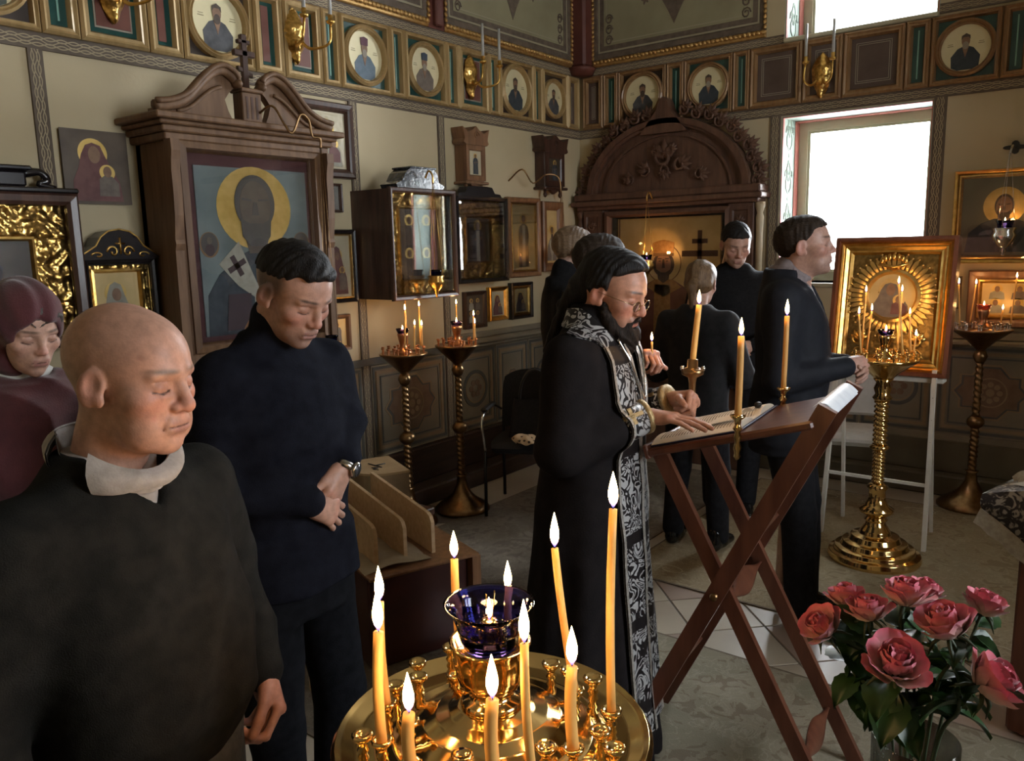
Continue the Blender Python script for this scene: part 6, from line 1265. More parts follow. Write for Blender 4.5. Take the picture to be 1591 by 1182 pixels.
p.hand(Lw, (.10, .30, -1), (-1, .35, .1), .0032, 1.0, curl=((.8, 1.1, .7), (.85, 1.1, .7), (.9, 1.1, .7), (.95, 1.1, .7)), th=1, thumb=(.35, .75), skin=(.52, .25, .18)); p.hand(Rw, (-.10, .22, -1), (1, .25, .1), .005, 1.0, curl=(.75, .8, .85, .9), th=-1, thumb=(.4, .55), skin=(.52, .25, .18))
p.finish()
s = Sdf(); s.loft(torso(.018, .035, .925, z0=.86), .03, p=2.3); arm(s, (.178, -.02, 1.285), Re, Rw, (.072, .064, .046), .0, .05); arm(s, (-.178, -.02, 1.285), Le, Lw, (.070, .060, .043), .0, .05)
zb = 1.312; s.fn(lambda P: np.maximum(np.abs(P[:, 0])-(P[:, 2]-zb)*.80-.004, .02-P[:, 1]), (0, 0, 0), (0, 0, 0), .006, True)
s.ell((0, -.005, 1.47), (.084, .092, .12), .006, True); s.disp = folds(.0075, 24., .4); p.part('sweater', s, .0068, SWEAT)
s = Sdf(); s.loft(torso(.008, .030, .925, z0=1.05), .03, p=2.3); s.ell((0, .01, 1.47), (.072, .084, .115), .006, True); s.fn(lambda P: np.maximum(np.abs(P[:, 0])-(P[:, 2]-1.335)*.55, .02-P[:, 1]), (0, 0, 0), (0, 0, 0), .005, True); p.part('shirt', s, .0075, SHIRTG)
collar(p, 'shirt_collar', (0, -.004, 1.402), .077, .080, .040, .028, .030, SHIRTG, .42, 0, .062)
s = Sdf(); legs(s, .84, .012, ((-.11, 0), (.11, .02)), sc=.94); s.loft([(.74, 0, -.005, .17, .125), (.88, 0, 0, .178, .14)], .03); s.disp = folds(.003, 16., 1.); p.part('trousers', s, .012, JEAN)
for e in (-1, 1): shoe(p, 'shoe', e*.11, .02, LEATH, -e*.12)

# ---------- young man in a navy roll-neck ----------
p = Person('young man in navy roll neck sweater looking down with hands folded', (-1.690, 1.215), 4, z=0)
skin = (.44, .25, .185); fd = (.10, .065, .052)
p.head((0, .070, 1.603), pitch=-30, yaw=0, roll=0, res=.0032, sc=.985, skin=skin, jaw=1.0, nose=1.0, lips=(.34, .165, .145), brow=(.03, .02, .017), stubble=(.27, .165, .13), extra=[((.075, -.03, .02), (.03, .045, .045), fd, .022, .95), ((-.075, -.03, .02), (.03, .045, .045), fd, .022, .95), ((0, -.10, .0), (.08, .05, .06), fd, .03, .95), ((.074, .012, .035), (.02, .022, .03), fd, .014, .8), ((-.074, .012, .035), (.02, .022, .03), fd, .014, .8)])
Lw = p.L((-1.562, 1.300, 1.158)); Le = p.L((-1.660, 1.385, 1.245)); Rw = p.L((-1.550, 1.175, 1.10)); Re = (.222, -.03, 1.135)
s = Sdf(); s.loft(torso(-.03), .03); s.cap((0, -.03, 1.45), (0, .02, 1.54), .05); arm(s, (-.19, -.02, 1.40), Le, Lw, (.04, .032, .024)); arm(s, (.19, -.02, 1.40), Re, Rw, (.04, .032, .024)); legs(s, .90, -.03); p.core(s)
Mi = p.M.to_3x3().inverted()
p.hand(Lw, tuple(Mi @ Vector((.05, -.62, -.78))), tuple(Mi @ Vector((.9, .30, -.15))), .0032, 1.0, curl=((.22, .35, .25), (.25, .4, .3), (.3, .42, .3), (.35, .45, .3)), th=1, thumb=(.4, .25), skin=skin)
p.hand(Rw, tuple(Mi @ Vector((.0, .75, -.5))), tuple(Mi @ Vector((.8, -.1, .3))), .0045, 1.0, curl=(.4, .4, .4, .4), th=-1, thumb=(.4, .3), skin=skin)
p.finish()
s = Sdf(); s.loft(torso(.010, z0=.90), .03, p=2.2); s.loft([(.86, 0, -.003, .186, .142), (1.0, 0, 0, .180, .136)], .02, p=2.2); arm(s, (-.168, -.015, 1.405), Le, tuple(Vector(Lw).lerp(Vector(Le), .12)), (.068, .056, .040), 0, .05); arm(s, (.168, -.015, 1.405), Re, Rw, (.066, .055, .038), 0, .05)
s.cap((0, -.028, 1.47), (0, -.005, 1.535), .064, .061, .025); s.ell((0, .02, 1.59), (.055, .055, .05), .008, True); s.disp = folds(.0065, 28., 2.); p.part('sweater', s, .0070, NAVY)
s = Sdf(); legs(s, .91, .010, ((-.10, .0), (.10, .03))); s.loft([(.78, 0, -.005, .164, .120), (.92, 0, 0, .160, .118)], .03); s.disp = folds(.004, 16., 1.); p.part('trousers', s, .011, pm('dark_jeans', (.005, .0055, .007), (.009, .0095, .012), rough=.95, scale=40, bump=.2, bscale=300, spec=.08))
for e in (-1, 1): shoe(p, 'shoe', e*.10, .03, LEATH, -e*.15)
d0 = (Vector(Lw)-Vector(Le)).normalized(); wa = Vector(Lw)+d0*.0; w = thing('wrist_watch', 'steel wrist watch on the left wrist of the man in navy', 'watch', p.M @ wa)
d = p.M.to_3x3() @ Vector(tuple(Mi @ Vector((.05, -.62, -.78)))); q = d.to_track_quat('Z', 'Y').to_matrix().to_4x4()
b = MB(); b.M = q; b.lathe([(.028, -.009), (.032, -.009), (.032, .009), (.028, .009)], 24); b.build('bracelet', pm('steel', (.45, .43, .40), rough=.25, metal=1), w)
fdv = Vector((.75, .50, .10)); fdv = (fdv-d*fdv.dot(d)).normalized(); q2 = fdv.to_track_quat('Z', 'Y').to_matrix().to_4x4(); b = MB(); b.M = Matrix.Translation(fdv*.031) @ q2; b.lathe([(.019, -.004), (.021, 0), (.020, .006), (.016, .008)], 24); b.m = 1; b.lathe([(.0155, .0075), (.0155, .0084)], 24); b.build('watch_face', [pm('steel', (.4, .4, .4)), pm('watch_dial', (.05, .05, .055), rough=.15)], w)
s = hair_shell(.005, [(-.12, .02), (-.05, .038), (.0, .048), (.03, .056), (.05, .072), (.07, .082), (.10, .09)], .014); s.cap((-.030, .066, .086), (.034, .068, .087), .016, .014, .015); p.hpart('hair', s, .0036, HAIR_K)

# ---------- woman in a burgundy headscarf ----------
p = Person('woman in burgundy headscarf and white blouse with lowered eyes', (-2.415, .90), -2)
skin = (.60, .36, .27)
p.head((0, .05, 1.505), pitch=-20, yaw=6, res=.0038, sc=.96, skin=skin, jaw=.86, nose=.86, lips=(.48, .20, .18), brow=(.10, .06, .04), female=True)
s = Sdf(); s.loft(torso(-.02, 0, .93), .03); s.cap((0, -.03, 1.36), (0, .02, 1.45), .045); legs(s, .85, -.03, sc=.94); p.core(s); p.finish()
SCARF = pm('burgundy_scarf', (.060, .012, .016), (.105, .026, .030), rough=.85, scale=10, bump=.25, bscale=220, sheen=.3)
s = Sdf(); H = np.array(p.H)
s.ell((0, -.012, .040), (.098, .118, .102), .03); s.ell((0, -.03, -.07), (.085, .085, .10), .03); s.ell((0, .125, -.020), (.060, .085, .088), .012, True); s.ell((0, .06, -.03), (.061, .08, .092), .01, True); s.disp = lambda P: .004*np.sin(55*P[:, 2]+30*P[:, 1]+4*np.sin(30*P[:, 0])); p.hpart('headscarf', s, .006, SCARF)
s = Sdf()
for k in range(4): zz = 1.36-.022*k; rr = .074+.016*k; s.fn(lambda P, zz=zz, rr=rr, k=k: np.sqrt((np.sqrt(P[:, 0]**2+((P[:, 1]-.01)*1.05)**2)-rr)**2+((P[:, 2]-zz-.35*(P[:, 1]*-.35)-.006*np.sin(3*np.arctan2(P[:, 1], P[:, 0])+k))*1.0)**2)-.022, (-.2, -.2, 1.2), (.2, .2, 1.45), .012)
s.loft([(1.0, .02, .10, .10, .045), (1.18, .01, .10, .15, .06), (1.30, 0, .05, .16, .10), (1.36, 0, .02, .10, .09)], .03); s.disp = folds(.010, 46., 1.); p.part('scarf_wrap', s, .007, SCARF)
s = Sdf(); s.loft(torso(.016, 0, .925, z0=.85), .03); arm(s, (.175, -.02, 1.285), (.245, -.02, 1.02), (.14, .16, .95), (.066, .055, .04)); arm(s, (-.175, -.02, 1.285), (-.245, -.02, 1.02), (-.14, .16, .95), (.066, .055, .04)); s.disp = folds(.004, 24.); p.part('blouse', s, .010, pm('white_blouse', (.55, .55, .52), (.62, .62, .59), rough=.85, scale=30))
s = Sdf(); s.loft([(.05, 0, 0, .22, .19), (.5, 0, 0, .20, .16), (.9, 0, 0, .175, .13)], .03); s.disp = folds(.006, 14.); p.part('skirt', s, .014, BLACKC)
for e in (-1, 1): shoe(p, 'shoe', e*.08, .04, LEATH)
s = Sdf(); s.ell((0, .066, .075), (.046, .026, .024), .01); s.cap((-.045, .078, .070), (.010, .096, .044), .008, .003, .01); s.cap((.045, .078, .070), (.02, .097, .046), .008, .003, .01); s.cap((-.055, .07, .06), (-.062, .06, -.01), .010, .004, .01); s.disp = lambda P: noise3(P, 140, .0016); p.hpart('hair', s, .004, pm('hair_grey_brown', (.05, .04, .033), (.10, .08, .065), rough=.5, scale=14, stretch=(9, 9, 1.2), bump=.7, bscale=40))

# ---------- priest ----------
PX, PY, PF = -1.315, 2.085, 10
p = Person('bearded priest with glasses in black cassock and silver patterned stole reading at the lectern', (PX, PY), PF)
skin = (.47, .24, .165); PH = (-.005, .068, 1.552)
p.head(PH, pitch=-17, yaw=-6, res=.0036, sc=1.03, skin=skin, jaw=1.0, nose=1.12, age=.5, lips=(.36, .14, .11), brow=(.03, .02, .016), stubble=(.09, .06, .05), mouth=.0012)
Rw = p.L((-1.128, 2.10, 1.195)); Lw = p.L((-1.155, 2.32, 1.205)); Re = (.232, .0, 1.115); Le = (-.235, .02, 1.12)
s = Sdf(); s.loft(torso(-.03, 0, 1.0, .04), .03); s.cap((0, .0, 1.44), (0, .05, 1.53), .05); arm(s, (-.20, .01, 1.38), Le, Lw, (.04, .032, .024)); arm(s, (.20, .01, 1.38), Re, Rw, (.04, .032, .024)); legs(s, .90, -.03); p.core(s)
M = p.M.to_3x3(); Mi = M.inverted()
def wd(v): return tuple(Mi @ Vector(v))
p.hand(Rw, wd((.96, .10, -.02)), wd((-.28, 0, 1)), .0036, 1.02, curl=((.10, .15, .1), (.08, .15, .1), (.10, .18, .1), (.14, .2, .1)), th=-1, thumb=(.5, .15), spread=.05, skin=skin)
p.hand(Lw, wd((.85, -.10, .10)), wd((-.10, .75, .65)), .0036, 1.0, curl=((1.25, 1.3, .8), (1.3, 1.3, .8), (1.3, 1.35, .8), (1.3, 1.35, .8)), th=1, thumb=(.45, .75), spread=.0, skin=skin)
p.finish()
rob = Sdf(); rob.loft([(.012, 0, -.02, .29, .225), (.25, 0, -.015, .265, .205), (.6, 0, -.01, .230, .178), (.9, 0, -.005, .205, .160), (1.08, 0, .002, .188, .146), (1.25, 0, .010, .196, .142), (1.36, 0, .010, .192, .120), (1.42, 0, .008, .158, .095), (1.47, 0, .006, .098, .070), (1.515, 0, .010, .068, .064)], .03, p=2.2)
arm(rob, (-.185, .01, 1.375), Le, tuple(Vector(Lw).lerp(Vector(Le), .42)), (.076, .074, .064), 0, .05); arm(rob, (.185, .01, 1.375), Re, tuple(Vector(Rw).lerp(Vector(Re), .42)), (.076, .074, .064), 0, .05)
def rfold(P): a = np.arctan2(P[:, 1], P[:, 0]); k = np.clip((1.0-P[:, 2])/.8, 0, 1); return k*.012*np.sin(11*a+1.5*np.sin(3*P[:, 2]))+folds(.003, 20., .5)(P)
rob.disp = rfold; p.part('cassock', rob, .0085, CASS)
def march(x, z, y0=.6):
    y = np.full(len(x), y0)
    for _ in range(60): y = y-np.clip(rob.val(np.stack([x, y, z], 1)), -.02, .05)*.8
    return y
STOLE = painted('stole_brocade', lambda t, x, y, z, tc: mix_(t, math_(t, 'MULTIPLY', math_(t, 'GREATER_THAN', math_(t, 'SINE', math_(t, 'MULTIPLY_ADD', nd(t, 'TexNoise', Vector=tc, Scale=14., Detail=1.5, Distortion=2.4).outputs[0], 34., 0)), .15), math_(t, 'LESS_THAN', math_(t, 'FRACT', math_(t, 'MULTIPLY', z, 3.6)), .86)), (.012, .010, .011), (.42, .42, .42)), rough=.42, metal=.25)
BRAID = pm('stole_braid', (.34, .31, .27), (.52, .49, .45), rough=.45, metal=.5, scale=120, bump=.6, bscale=220)
def stole_side(e):
    n = 70; zs = np.concatenate([np.linspace(.16, 1.24, 44), np.linspace(1.255, 1.40, 26)]); out = []
    cx = np.where(zs < 1.15, .062, .062+(zs-1.15)*.10+0*zs); wd_ = np.where(zs < 1.2, .058, .058-(zs-1.2)*.06)
    g = []
    for u in (-1, -.5, 0, .5, 1): x = e*(cx+u*wd_); y = march(x, zs); g.append(np.stack([x, y, zs], 1))
    return np.array(g)
def strip_from(g, o0, o1, name, mat, parent, u0=0, u1=4):
    b = MB(); n = g.shape[1]
    for off in (o0, o1): b.grid(lambda u, v: tuple(g[u0+int(round(u*(u1-u0))), int(round(v*(n-1)))]+np.array((0, off, off*.3))), u1-u0+1, n)
    return b.build(name, mat, parent)
for e in (-1, 1):
    g = stole_side(e); st = strip_from(g, .012, .006, 'stole_panel', STOLE, p.t)
    for q in (0, 4):
        gg = np.array([g[q]+np.array((d, 0, 0)) for d in (-.009, 0, .009)]); strip_from(gg, .016, .010, 'stole_braid', BRAID, st, 0, 2)
b = MB()      # neck part of the stole lying over the shoulders
def nk(u, v, off=.008):
    a = R(52)-u*R(142); zc = 1.395+.085*math.sin(PI*.5*min(1, u*2.2))-.015*max(0, u-.75); z_ = zc+(v-.5)*.062*(1-.35*u); dx, dy = math.cos(a), math.sin(a); r_ = .30
    for _ in range(40): r_ -= float(rob.val(np.array([[r_*dx, .008+r_*dy, z_]]))[0])*.8
    return ((r_+off)*dx, .008+(r_+off)*dy, z_)
G = np.array([[nk(i/17, j/4) for j in range(5)] for i in range(18)])
for e in (1, -1):
    for of in (0, .005): b.grid(lambda u, v: tuple((G[int(round(u*17)), int(round(v*4))]+np.array((0, 0, of)))*np.array((e, 1, 1))), 18, 5)
b.build('stole_neck', STOLE, p.t)
for wr, el, nm in ((Rw, Re, 'r'), (Lw, Le, 'l')):      # brocade cuffs with a cross
    a = Vector(wr); d = (a-Vector(el)).normalized(); b = MB(); q = d.to_track_quat('Z', 'Y').to_matrix().to_4x4(); b.M = Matrix.Translation(a-d*.012) @ q
    b.lathe([(.036, -.13), (.060, -.13), (.051, 0), (.034, 0)], 28); cu = b.build('cuff', STOLE, p.t)
    b = MB(); b.M = Matrix.Translation(a-d*.012) @ q; b.lathe([(.035, -.008), (.054, -.008), (.0535, .008), (.035, .008)], 28); b.lathe([(.046, -.138), (.063, -.138), (.062, -.122), (.046, -.122)], 28); b.build('cuff_braid', pm('gold_braid', (.40, .29, .14), (.52, .39, .2), rough=.45, metal=.5, scale=120, bump=.6, bscale=220), cu)
    side = Vector(wd((.3, -.9, .35))) if nm == 'r' else Vector(wd((.3, -.6, .7))); side = (side-d*side.dot(d)).normalized(); up = d.cross(side); c0 = a-d*.07+side*.0560; b = MB(); b.bar(c0-d*.036, c0+d*.036, .012, .005, side); b.bar(c0-up*.026, c0+up*.026, .012, .005, side); b.build('cuff_cross', pm('gold_braid', (.4, .3, .15)), cu)
# pectoral cross chain
b = MB(); ch = [(-.07, .12, 1.42), (-.055, .175, 1.36), (-.03, .21, 1.30), (0, .225, 1.235), (.03, .21, 1.30), (.055, .175, 1.36), (.07, .12, 1.42)]
pts = spline(ch, 8); xs = np.array([v.x for v in pts]); zs = np.array([v.z for v in pts]); ys = march(xs, zs)+.02; b.tube([(x, y, z) for x, y, z in zip(xs, ys, zs)], .0035, 6); cn = b.build('cross_chain', SILVER, p.t)
# hair drawn back in a tail, beard, glasses
s = Sdf(); s.ell((0, -.012, .050), (.0825, .104, .083), .02); s.ell((0, -.075, -.01), (.062, .055, .06), .03); s.ell((0, .035, .085), (.058, .05, .034), .02)
for e in (-1, 1): s.cap((e*.070, .03, .035), (e*.074, -.03, .02), .016, .018, .02)
s.fn(lambda P: np.maximum(.030+.9*np.maximum(0, P[:, 1]-.03)-P[:, 2], P[:, 1]*-1-.02) if False else np.where(P[:, 1] > .02, np.minimum(P[:, 2], 9)*-1*0+(P[:, 2]-(.055+.55*(P[:, 1]-.02)))*1., 1.), (0, 0, 0), (0, 0, 0), .01, True)
for e in (-1, 1): s.ell((e*.088, .012, -.012), (.022, .030, .036), .008, True)
s.cap((0, -.105, -.01), (0, -.135, -.08), .032, .024, .03); s.cap((0, -.135, -.08), (.0, -.165, -.24), .024, .012, .02); s.disp = lambda P: .0016*np.sin(170*P[:, 0]+20*np.sin(18*P[:, 1]))+.001*np.sin(120*P[:, 2]+60*P[:, 1]); p.hpart('hair', s, .0042, HAIR_K)
s = Sdf(); s.ell((0, .060, -.098), (.052, .046, .034), .02); s.cap((0, .072, -.11), (0, .078, -.225), .047, .024, .03)
for e in (-1, 1): s.cap((e*.062, .012, -.030), (e*.050, .050, -.088), .013, .026, .02); s.cap((e*.006, .102, -.0495), (e*.028, .090, -.066), .0065, .0055, .006); s.cap((e*.028, .090, -.066), (e*.032, .075, -.09), .0055, .012, .008)
s.ell((0, .103, -.063), (.021, .018, .0105), .004, True); s.disp = lambda P: .0022*np.sin(190*P[:, 0]+26*np.sin(20*P[:, 2]))+.0012*np.sin(230*P[:, 1]+20*P[:, 2]); p.hpart('beard', s, .0042, pm('beard_dark', (.008, .006, .005), (.026, .018, .014), rough=.65, scale=14, stretch=(9, 9, 1.2), bump=.7, bscale=40, spec=.2))
g = thing('eyeglasses', 'thin gold rimmed eyeglasses worn by the priest', 'glasses', p.M @ Vector(p.H.translation)); HM = p.M.to_3x3() @ p.H.to_3x3(); rim = pm('rim_metal', (.5, .36, .2), rough=.25, metal=1)
for e in (-1, 1):
    b = MB(); b.M = HM.to_4x4(); b.tube([(e*.034+.021*math.cos(2*PI*k/20), .103-.10*abs(.021*math.cos(2*PI*k/20)*e+.012)*.6, -.008+.0155*math.sin(2*PI*k/20)) for k in range(21)], .0009, 5); b.tube([(e*.055, .097, -.002), (e*.077, .06, .003), (e*.082, -.005, .006)], .001, 5)
    if e == 1: b.tube([(-.013, .104, -.006), (0, .110, -.002), (.013, .104, -.006)], .001, 5)
    b.build('rim', rim, g); b = MB(); b.M = HM.to_4x4(); b.add([(e*.034, .102, -.008)]+[(e*.034+.021*math.cos(2*PI*k/20), .1025-.06*abs(.021*math.cos(2*PI*k/20)*e+.012), -.008+.0155*math.sin(2*PI*k/20)) for k in range(20)], [(0, 1+k, 1+(k+1) % 20) for k in range(20)]); b.build('lens', glass_pane('lens_glass', (1, 1, 1), .8), g)
# candle and holder in his left hand
hp = p.M @ Vector(Lw) + Vector((.075, -.012, .022)); h = thing('hand_candle_holder', 'brown wooden hand candle holder gripped by the priest', 'candle holder', hp-Vector((0, 0, .06)))
b = MB(); b.lathe([(.010, 0), (.012, .01), (.010, .05), (.011, .10), (.014, .118), (.034, .128), (.036, .142), (.030, .146), (.017, .15), (.016, .175), (.009, .176)], 18); b.build('turned_holder', BRASSD, h)
b = MB()
for e in (-1, 1): b.ball((e*.030, e*.012, .147), .008, 8, 6)
b.build('knobs', SILVER, h)
candle(hp+Vector((0, 0, .108)), hp+Vector((.012, .014, .285)), .0095, 'thick lit candle held up by the priest', None, .5, 1.05, .001)

# ---------- man in a dark suit, profile ----------
p = Person('man in dark navy suit with open grey shirt standing with clasped hands, face in profile', (-1.185, 3.515), 14)
skin = (.40, .23, .175); p.head((0, .045, 1.668), pitch=6, yaw=0, res=.004, sc=1.06, skin=skin, jaw=1.05, nose=1.02, lips=(.32, .15, .13), brow=(.05, .035, .028), stubble=(.27, .165, .13))
Rw = (.065, .225, 1.165); Lw = (-.060, .225, 1.155); Re = (.250, -.02, 1.12); Le = (-.250, -.02, 1.12)
s = Sdf(); s.loft(torso(-.03, 0, 1.05), .03); s.cap((0, -.03, 1.5), (0, .0, 1.6), .05); arm(s, (-.20, -.02, 1.46), Le, Lw, (.04, .032, .024)); arm(s, (.20, -.02, 1.46), Re, Rw, (.04, .032, .024)); legs(s, .94, -.03, sc=1.05); p.core(s)
p.hand(Rw, (-.45, .85, .05), (.75, .35, .45), .0038, 1.05, curl=((.8, .9, .5), (.85, .95, .5), (.9, 1., .5), (.9, 1., .5)), th=-1, thumb=(.4, .5), skin=(.46, .26, .2)); p.hand(Lw, (.5, .80, -.05), (-.7, .4, .5), .0045, 1.05, curl=(.7, .75, .8, .8), th=1, thumb=(.4, .5), skin=skin); p.finish()
s = Sdf(); s.loft(torso(.024, .015, 1.045, z0=.80), .03, p=2.3); s.loft([(.78, 0, 0, .205, .165), (.95, 0, 0, .20, .16), (1.10, 0, 0, .18, .14)], .03, p=2.3); arm(s, (-.185, -.02, 1.455), Le, Lw, (.078, .062, .046), 0, .05); arm(s, (.185, -.02, 1.455), Re, Rw, (.078, .062, .046), 0, .05)
s.fn(lambda P: np.maximum(np.abs(P[:, 0])-(P[:, 2]-1.22)*.30, .03-P[:, 1]), (0, 0, 0), (0, 0, 0), .006, True); s.ell((0, .01, 1.62), (.078, .09, .12), .008, True); s.disp = folds(.004, 18., .8); p.part('suit_jacket', s, .009, SUIT)
s = Sdf(); s.loft(torso(.008, .012, 1.045, z0=1.0), .03, p=2.3); s.cap((0, -.03, 1.52), (0, -.018, 1.575), .064, .062, .02); s.ell((0, .02, 1.65), (.055, .06, .07), .006, True); p.part('shirt', s, .009, pm('grey_purple_shirt', (.16, .13, .13), (.21, .17, .17), rough=.8, scale=60))
collar(p, 'shirt_collar', (0, -.012, 1.565), .068, .07, .035, .035, .05, pm('grey_purple_shirt', (.2, .2, .2)), .30, 0, .035)
b = MB()
for e in (-1, 1): b.grid(lambda u, v: (e*(.012+.105*u**.9+.045*v*math.sin(PI*min(1, u*.9+.08))), .165-.155*u**1.6+.004-.02*v, 1.235+.31*u-.0*v), 16, 4)
b.build('lapel', SUIT, p.t)
s = Sdf(); legs(s, .94, .018, ((-.09, .10), (.11, .10)), sc=1.05); s.loft([(.84, 0, -.005, .178, .13), (1.0, 0, 0, .178, .13)], .03); s.disp = folds(.005, 15., .4); p.part('trousers', s, .011, TROU)
shoe(p, 'shoe', -.09, .11, LEATH, .12, .31); shoe(p, 'shoe', .11, .11, LEATH, -.1, .31)
s = hair_shell(.006, HLINE, .004); p.hpart('hair', s, .0045, HAIR_B)

# ---------- woman with a ponytail, seen from behind ----------
p = Person('woman with light brown ponytail in dark top and trousers, seen from behind', (-1.865, 4.05), 92)
skin = (.50, .30, .23); p.head((0, .03, 1.478), pitch=-14, yaw=4, res=.005, sc=.97, skin=skin, jaw=.88, nose=.9, female=True)
s = Sdf(); s.loft(torso(-.03, 0, .91), .03); s.cap((0, -.03, 1.33), (0, .0, 1.42), .045); legs(s, .83, -.03, sc=.92); arm(s, (.17, 0, 1.26), (.235, .03, .99), (.12, .2, 1.02), (.04, .03, .02)); arm(s, (-.17, 0, 1.26), (-.235, .03, .99), (-.12, .2, 1.02), (.04, .03, .02)); p.core(s)
for e in (-1, 1): p.hand((e*.12, .2, 1.02), (-e*.8, .5, .1), (e*.3, .3, .9), .005, .92, curl=(.6, .6, .6, .6), th=-e, skin=skin)
p.finish()
s = Sdf(); s.loft(torso(.024, 0, .905, z0=.80), .03); arm(s, (.165, -.01, 1.265), (.25, .02, .98), (.13, .19, 1.02), (.072, .06, .04), 0, .05); arm(s, (-.165, -.01, 1.265), (-.25, .02, .98), (-.13, .19, 1.02), (.072, .06, .04), 0, .05); s.disp = folds(.005, 22., 1.); p.part('top', s, .010, pm('dark_top', (.012, .012, .014), (.020, .019, .021), rough=.9, scale=30, bump=.2, bscale=300))
s = Sdf(); legs(s, .83, .008, ((-.13, .0), (.13, .02)), sc=.92); s.loft([(.72, 0, -.01, .168, .13), (.9, 0, -.005, .16, .12)], .03); s.disp = folds(.003, 16.); p.part('trousers', s, .012, TROU)
for e in (-1, 1): shoe(p, 'ankle_boot', e*.13, .02, LEATH, -e*.1, .25)
s = Sdf(); s.ell((0, -.020, .040), (.086, .106, .090), .01); s.ell((0, -.05, -.02), (.078, .07, .055), .03); s.cap((0, -.115, -.005), (.0, -.150, -.05), .022, .026, .02); s.cap((0, -.150, -.05), (.01, -.150, -.16), .027, .010, .02); s.fn(lambda P: np.where(P[:, 1] > .01, P[:, 2]-(.055+.3*P[:, 1]), P[:, 2]*0+1), (0, 0, 0), (0, 0, 0), .008, True); s.disp = lambda P: .0015*np.sin(150*P[:, 0]+10*P[:, 2])+noise3(P, 90, .001); p.hpart('hair', s, .005, pm('hair_ash_brown', (.10, .055, .024), (.20, .12, .06), rough=.5, scale=14, stretch=(9, 9, 1.2), bump=.7, bscale=40))

# ---------- dark haired man facing the camera ----------
p = Person('dark haired man in black shirt looking down, facing the woman with the ponytail', (-1.935, 4.70), -62)
skin = (.42, .25, .19); p.head((0, .045, 1.680), pitch=-24, yaw=8, res=.005, sc=1.04, skin=skin, jaw=1., nose=1., lips=(.32, .15, .13), brow=(.03, .02, .017), stubble=(.26, .165, .13))
s = Sdf(); s.loft(torso(-.03, 0, 1.04), .03); s.cap((0, -.03, 1.5), (0, .02, 1.6), .05); legs(s, .94, -.03, sc=1.04); p.core(s)
for e in (-1, 1): p.hand((e*.08, .26, 1.10), (-e*.8, .5, -.1), (e*.3, .8, .3), .006, 1., curl=(.6, .6, .6, .6), th=e, skin=skin)
p.finish()
s = Sdf(); s.loft(torso(.022, 0, 1.035, z0=.85), .03, p=2.2); arm(s, (.19, -.02, 1.445), (.27, -.01, 1.15), (.09, .25, 1.10), (.075, .06, .042), 0, .05); arm(s, (-.19, -.02, 1.445), (-.27, -.01, 1.15), (-.09, .25, 1.10), (.075, .06, .042), 0, .05); s.cap((0, -.03, 1.50), (0, -.015, 1.555), .064, .062, .02); s.ell((0, .03, 1.63), (.055, .06, .07), .006, True); s.disp = folds(.004, 20.); p.part('shirt', s, .010, BLACKC)
s = Sdf(); legs(s, .94, .012, sc=1.04); s.loft([(.82, 0, 0, .17, .125), (1., 0, 0, .17, .125)], .03); p.part('trousers', s, .014, TROU)
for e in (-1, 1): shoe(p, 'shoe', e*.10, .02, LEATH)
s = hair_shell(.008, HLINE, .012); p.hpart('hair', s, .005, HAIR_K)

# ---------- light haired person near the corner ----------
p = Person('light haired person in black jacket near the corner, face turned toward the arched shrine', (-2.27, 3.40), 42)
skin = (.50, .33, .27); p.head((0, .03, 1.668), pitch=-4, yaw=0, res=.005, sc=.98, skin=skin, jaw=.9, nose=.92, female=True, brow=(.2, .14, .09))
s = Sdf(); s.loft(torso(-.03, 0, 1.03), .03); s.cap((0, -.03, 1.5), (0, .0, 1.6), .045); legs(s, .93, -.03, sc=1.03); p.core(s); p.finish()
s = Sdf(); s.loft(torso(.030, 0, 1.02, z0=.75), .03); arm(s, (.17, -.02, 1.42), (.26, -.02, 1.12), (.12, .18, 1.05), (.075, .06, .045), 0, .05); arm(s, (-.17, -.02, 1.42), (-.26, -.02, 1.12), (-.12, .18, 1.05), (.075, .06, .045), 0, .05); s.cap((0, -.03, 1.5), (0, -.02, 1.575), .078, .07, .02); s.ell((0, .03, 1.64), (.06, .065, .07), .006, True); s.disp = folds(.005, 20., 3.); p.part('jacket', s, .011, BLACKC)
s = Sdf(); legs(s, .93, .012, sc=1.03); s.loft([(.82, 0, 0, .17, .125), (.95, 0, 0, .17, .125)], .03); p.part('trousers', s, .016, TROU)
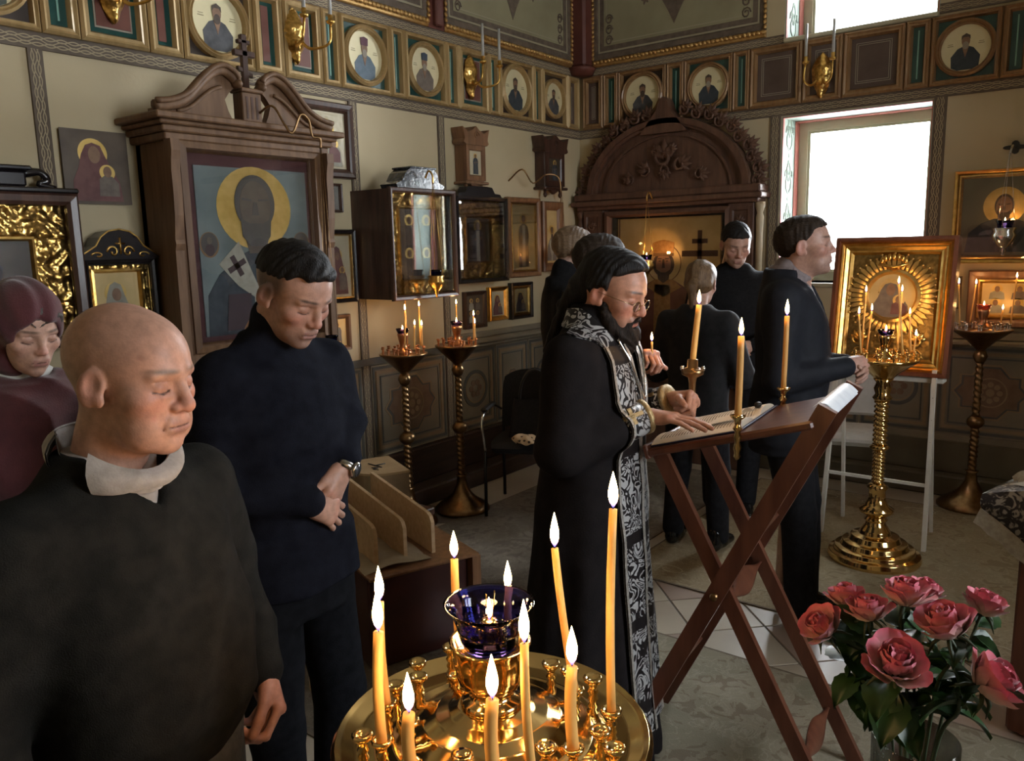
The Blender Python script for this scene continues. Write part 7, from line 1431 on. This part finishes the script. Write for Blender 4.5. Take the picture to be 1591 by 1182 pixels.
for e in (-1, 1): shoe(p, 'shoe', e*.10, .02, LEATH)
s = hair_shell(.007, [(-.12, -.075), (-.05, -.06), (-.035, -.03), (-.012, .015), (.012, .02), (.03, .035), (.05, .066), (.09, .08)], 0); p.hpart('hair', s, .005, HAIR_L)

# ---------- person behind the priest holding a thin candle ----------
p = Person('dark haired person in black behind the priest, holding a thin lit candle', (-1.77, 2.80), 40)
skin = (.44, .25, .18); p.head((0, .045, 1.612), pitch=-8, yaw=8, res=.005, sc=1.0, skin=skin, brow=(.04, .03, .02))
Rw = p.L((-1.452, 2.628, 1.285)); Re = (.25, .06, 1.13)
s = Sdf(); s.loft(torso(-.03), .03); s.cap((0, -.03, 1.45), (0, .02, 1.54), .05); arm(s, (.18, -.02, 1.40), Re, Rw, (.04, .032, .022)); legs(s, .90, -.03); p.core(s)
Mi = p.M.to_3x3().inverted(); p.hand(Rw, tuple(Mi @ Vector((.8, -.25, .25))), tuple(Mi @ Vector((-.2, .3, .9))), .0045, .95, curl=((1.1, 1.2, .7),)*4, th=-1, thumb=(.45, .6), skin=(.50, .25, .18)); p.finish()
s = Sdf(); s.loft(torso(.020, z0=.85), .03); arm(s, (-.18, -.02, 1.40), (-.26, 0, 1.14), (-.12, .2, 1.08), (.072, .056, .04), 0, .05); arm(s, (.18, -.02, 1.40), Re, Rw, (.072, .056, .036), 0, .05); s.cap((0, -.03, 1.45), (0, -.015, 1.515), .066, .062, .02); s.ell((0, .03, 1.58), (.055, .06, .06), .006, True); s.disp = folds(.004, 20.); p.part('shirt', s, .010, BLACKC)
s = Sdf(); legs(s, .91, .012); s.loft([(.80, 0, 0, .17, .125), (.95, 0, 0, .17, .125)], .03); p.part('trousers', s, .016, TROU)
for e in (-1, 1): shoe(p, 'shoe', e*.10, .02, LEATH)
s = hair_shell(.007, HLINE, .010); p.hpart('hair', s, .005, HAIR_B)
candle((-1.378, 2.602, 1.255), (-1.374, 2.592, 1.352), .004, 'thin lit taper held by the person behind the priest', None, .3, .8, .0005)
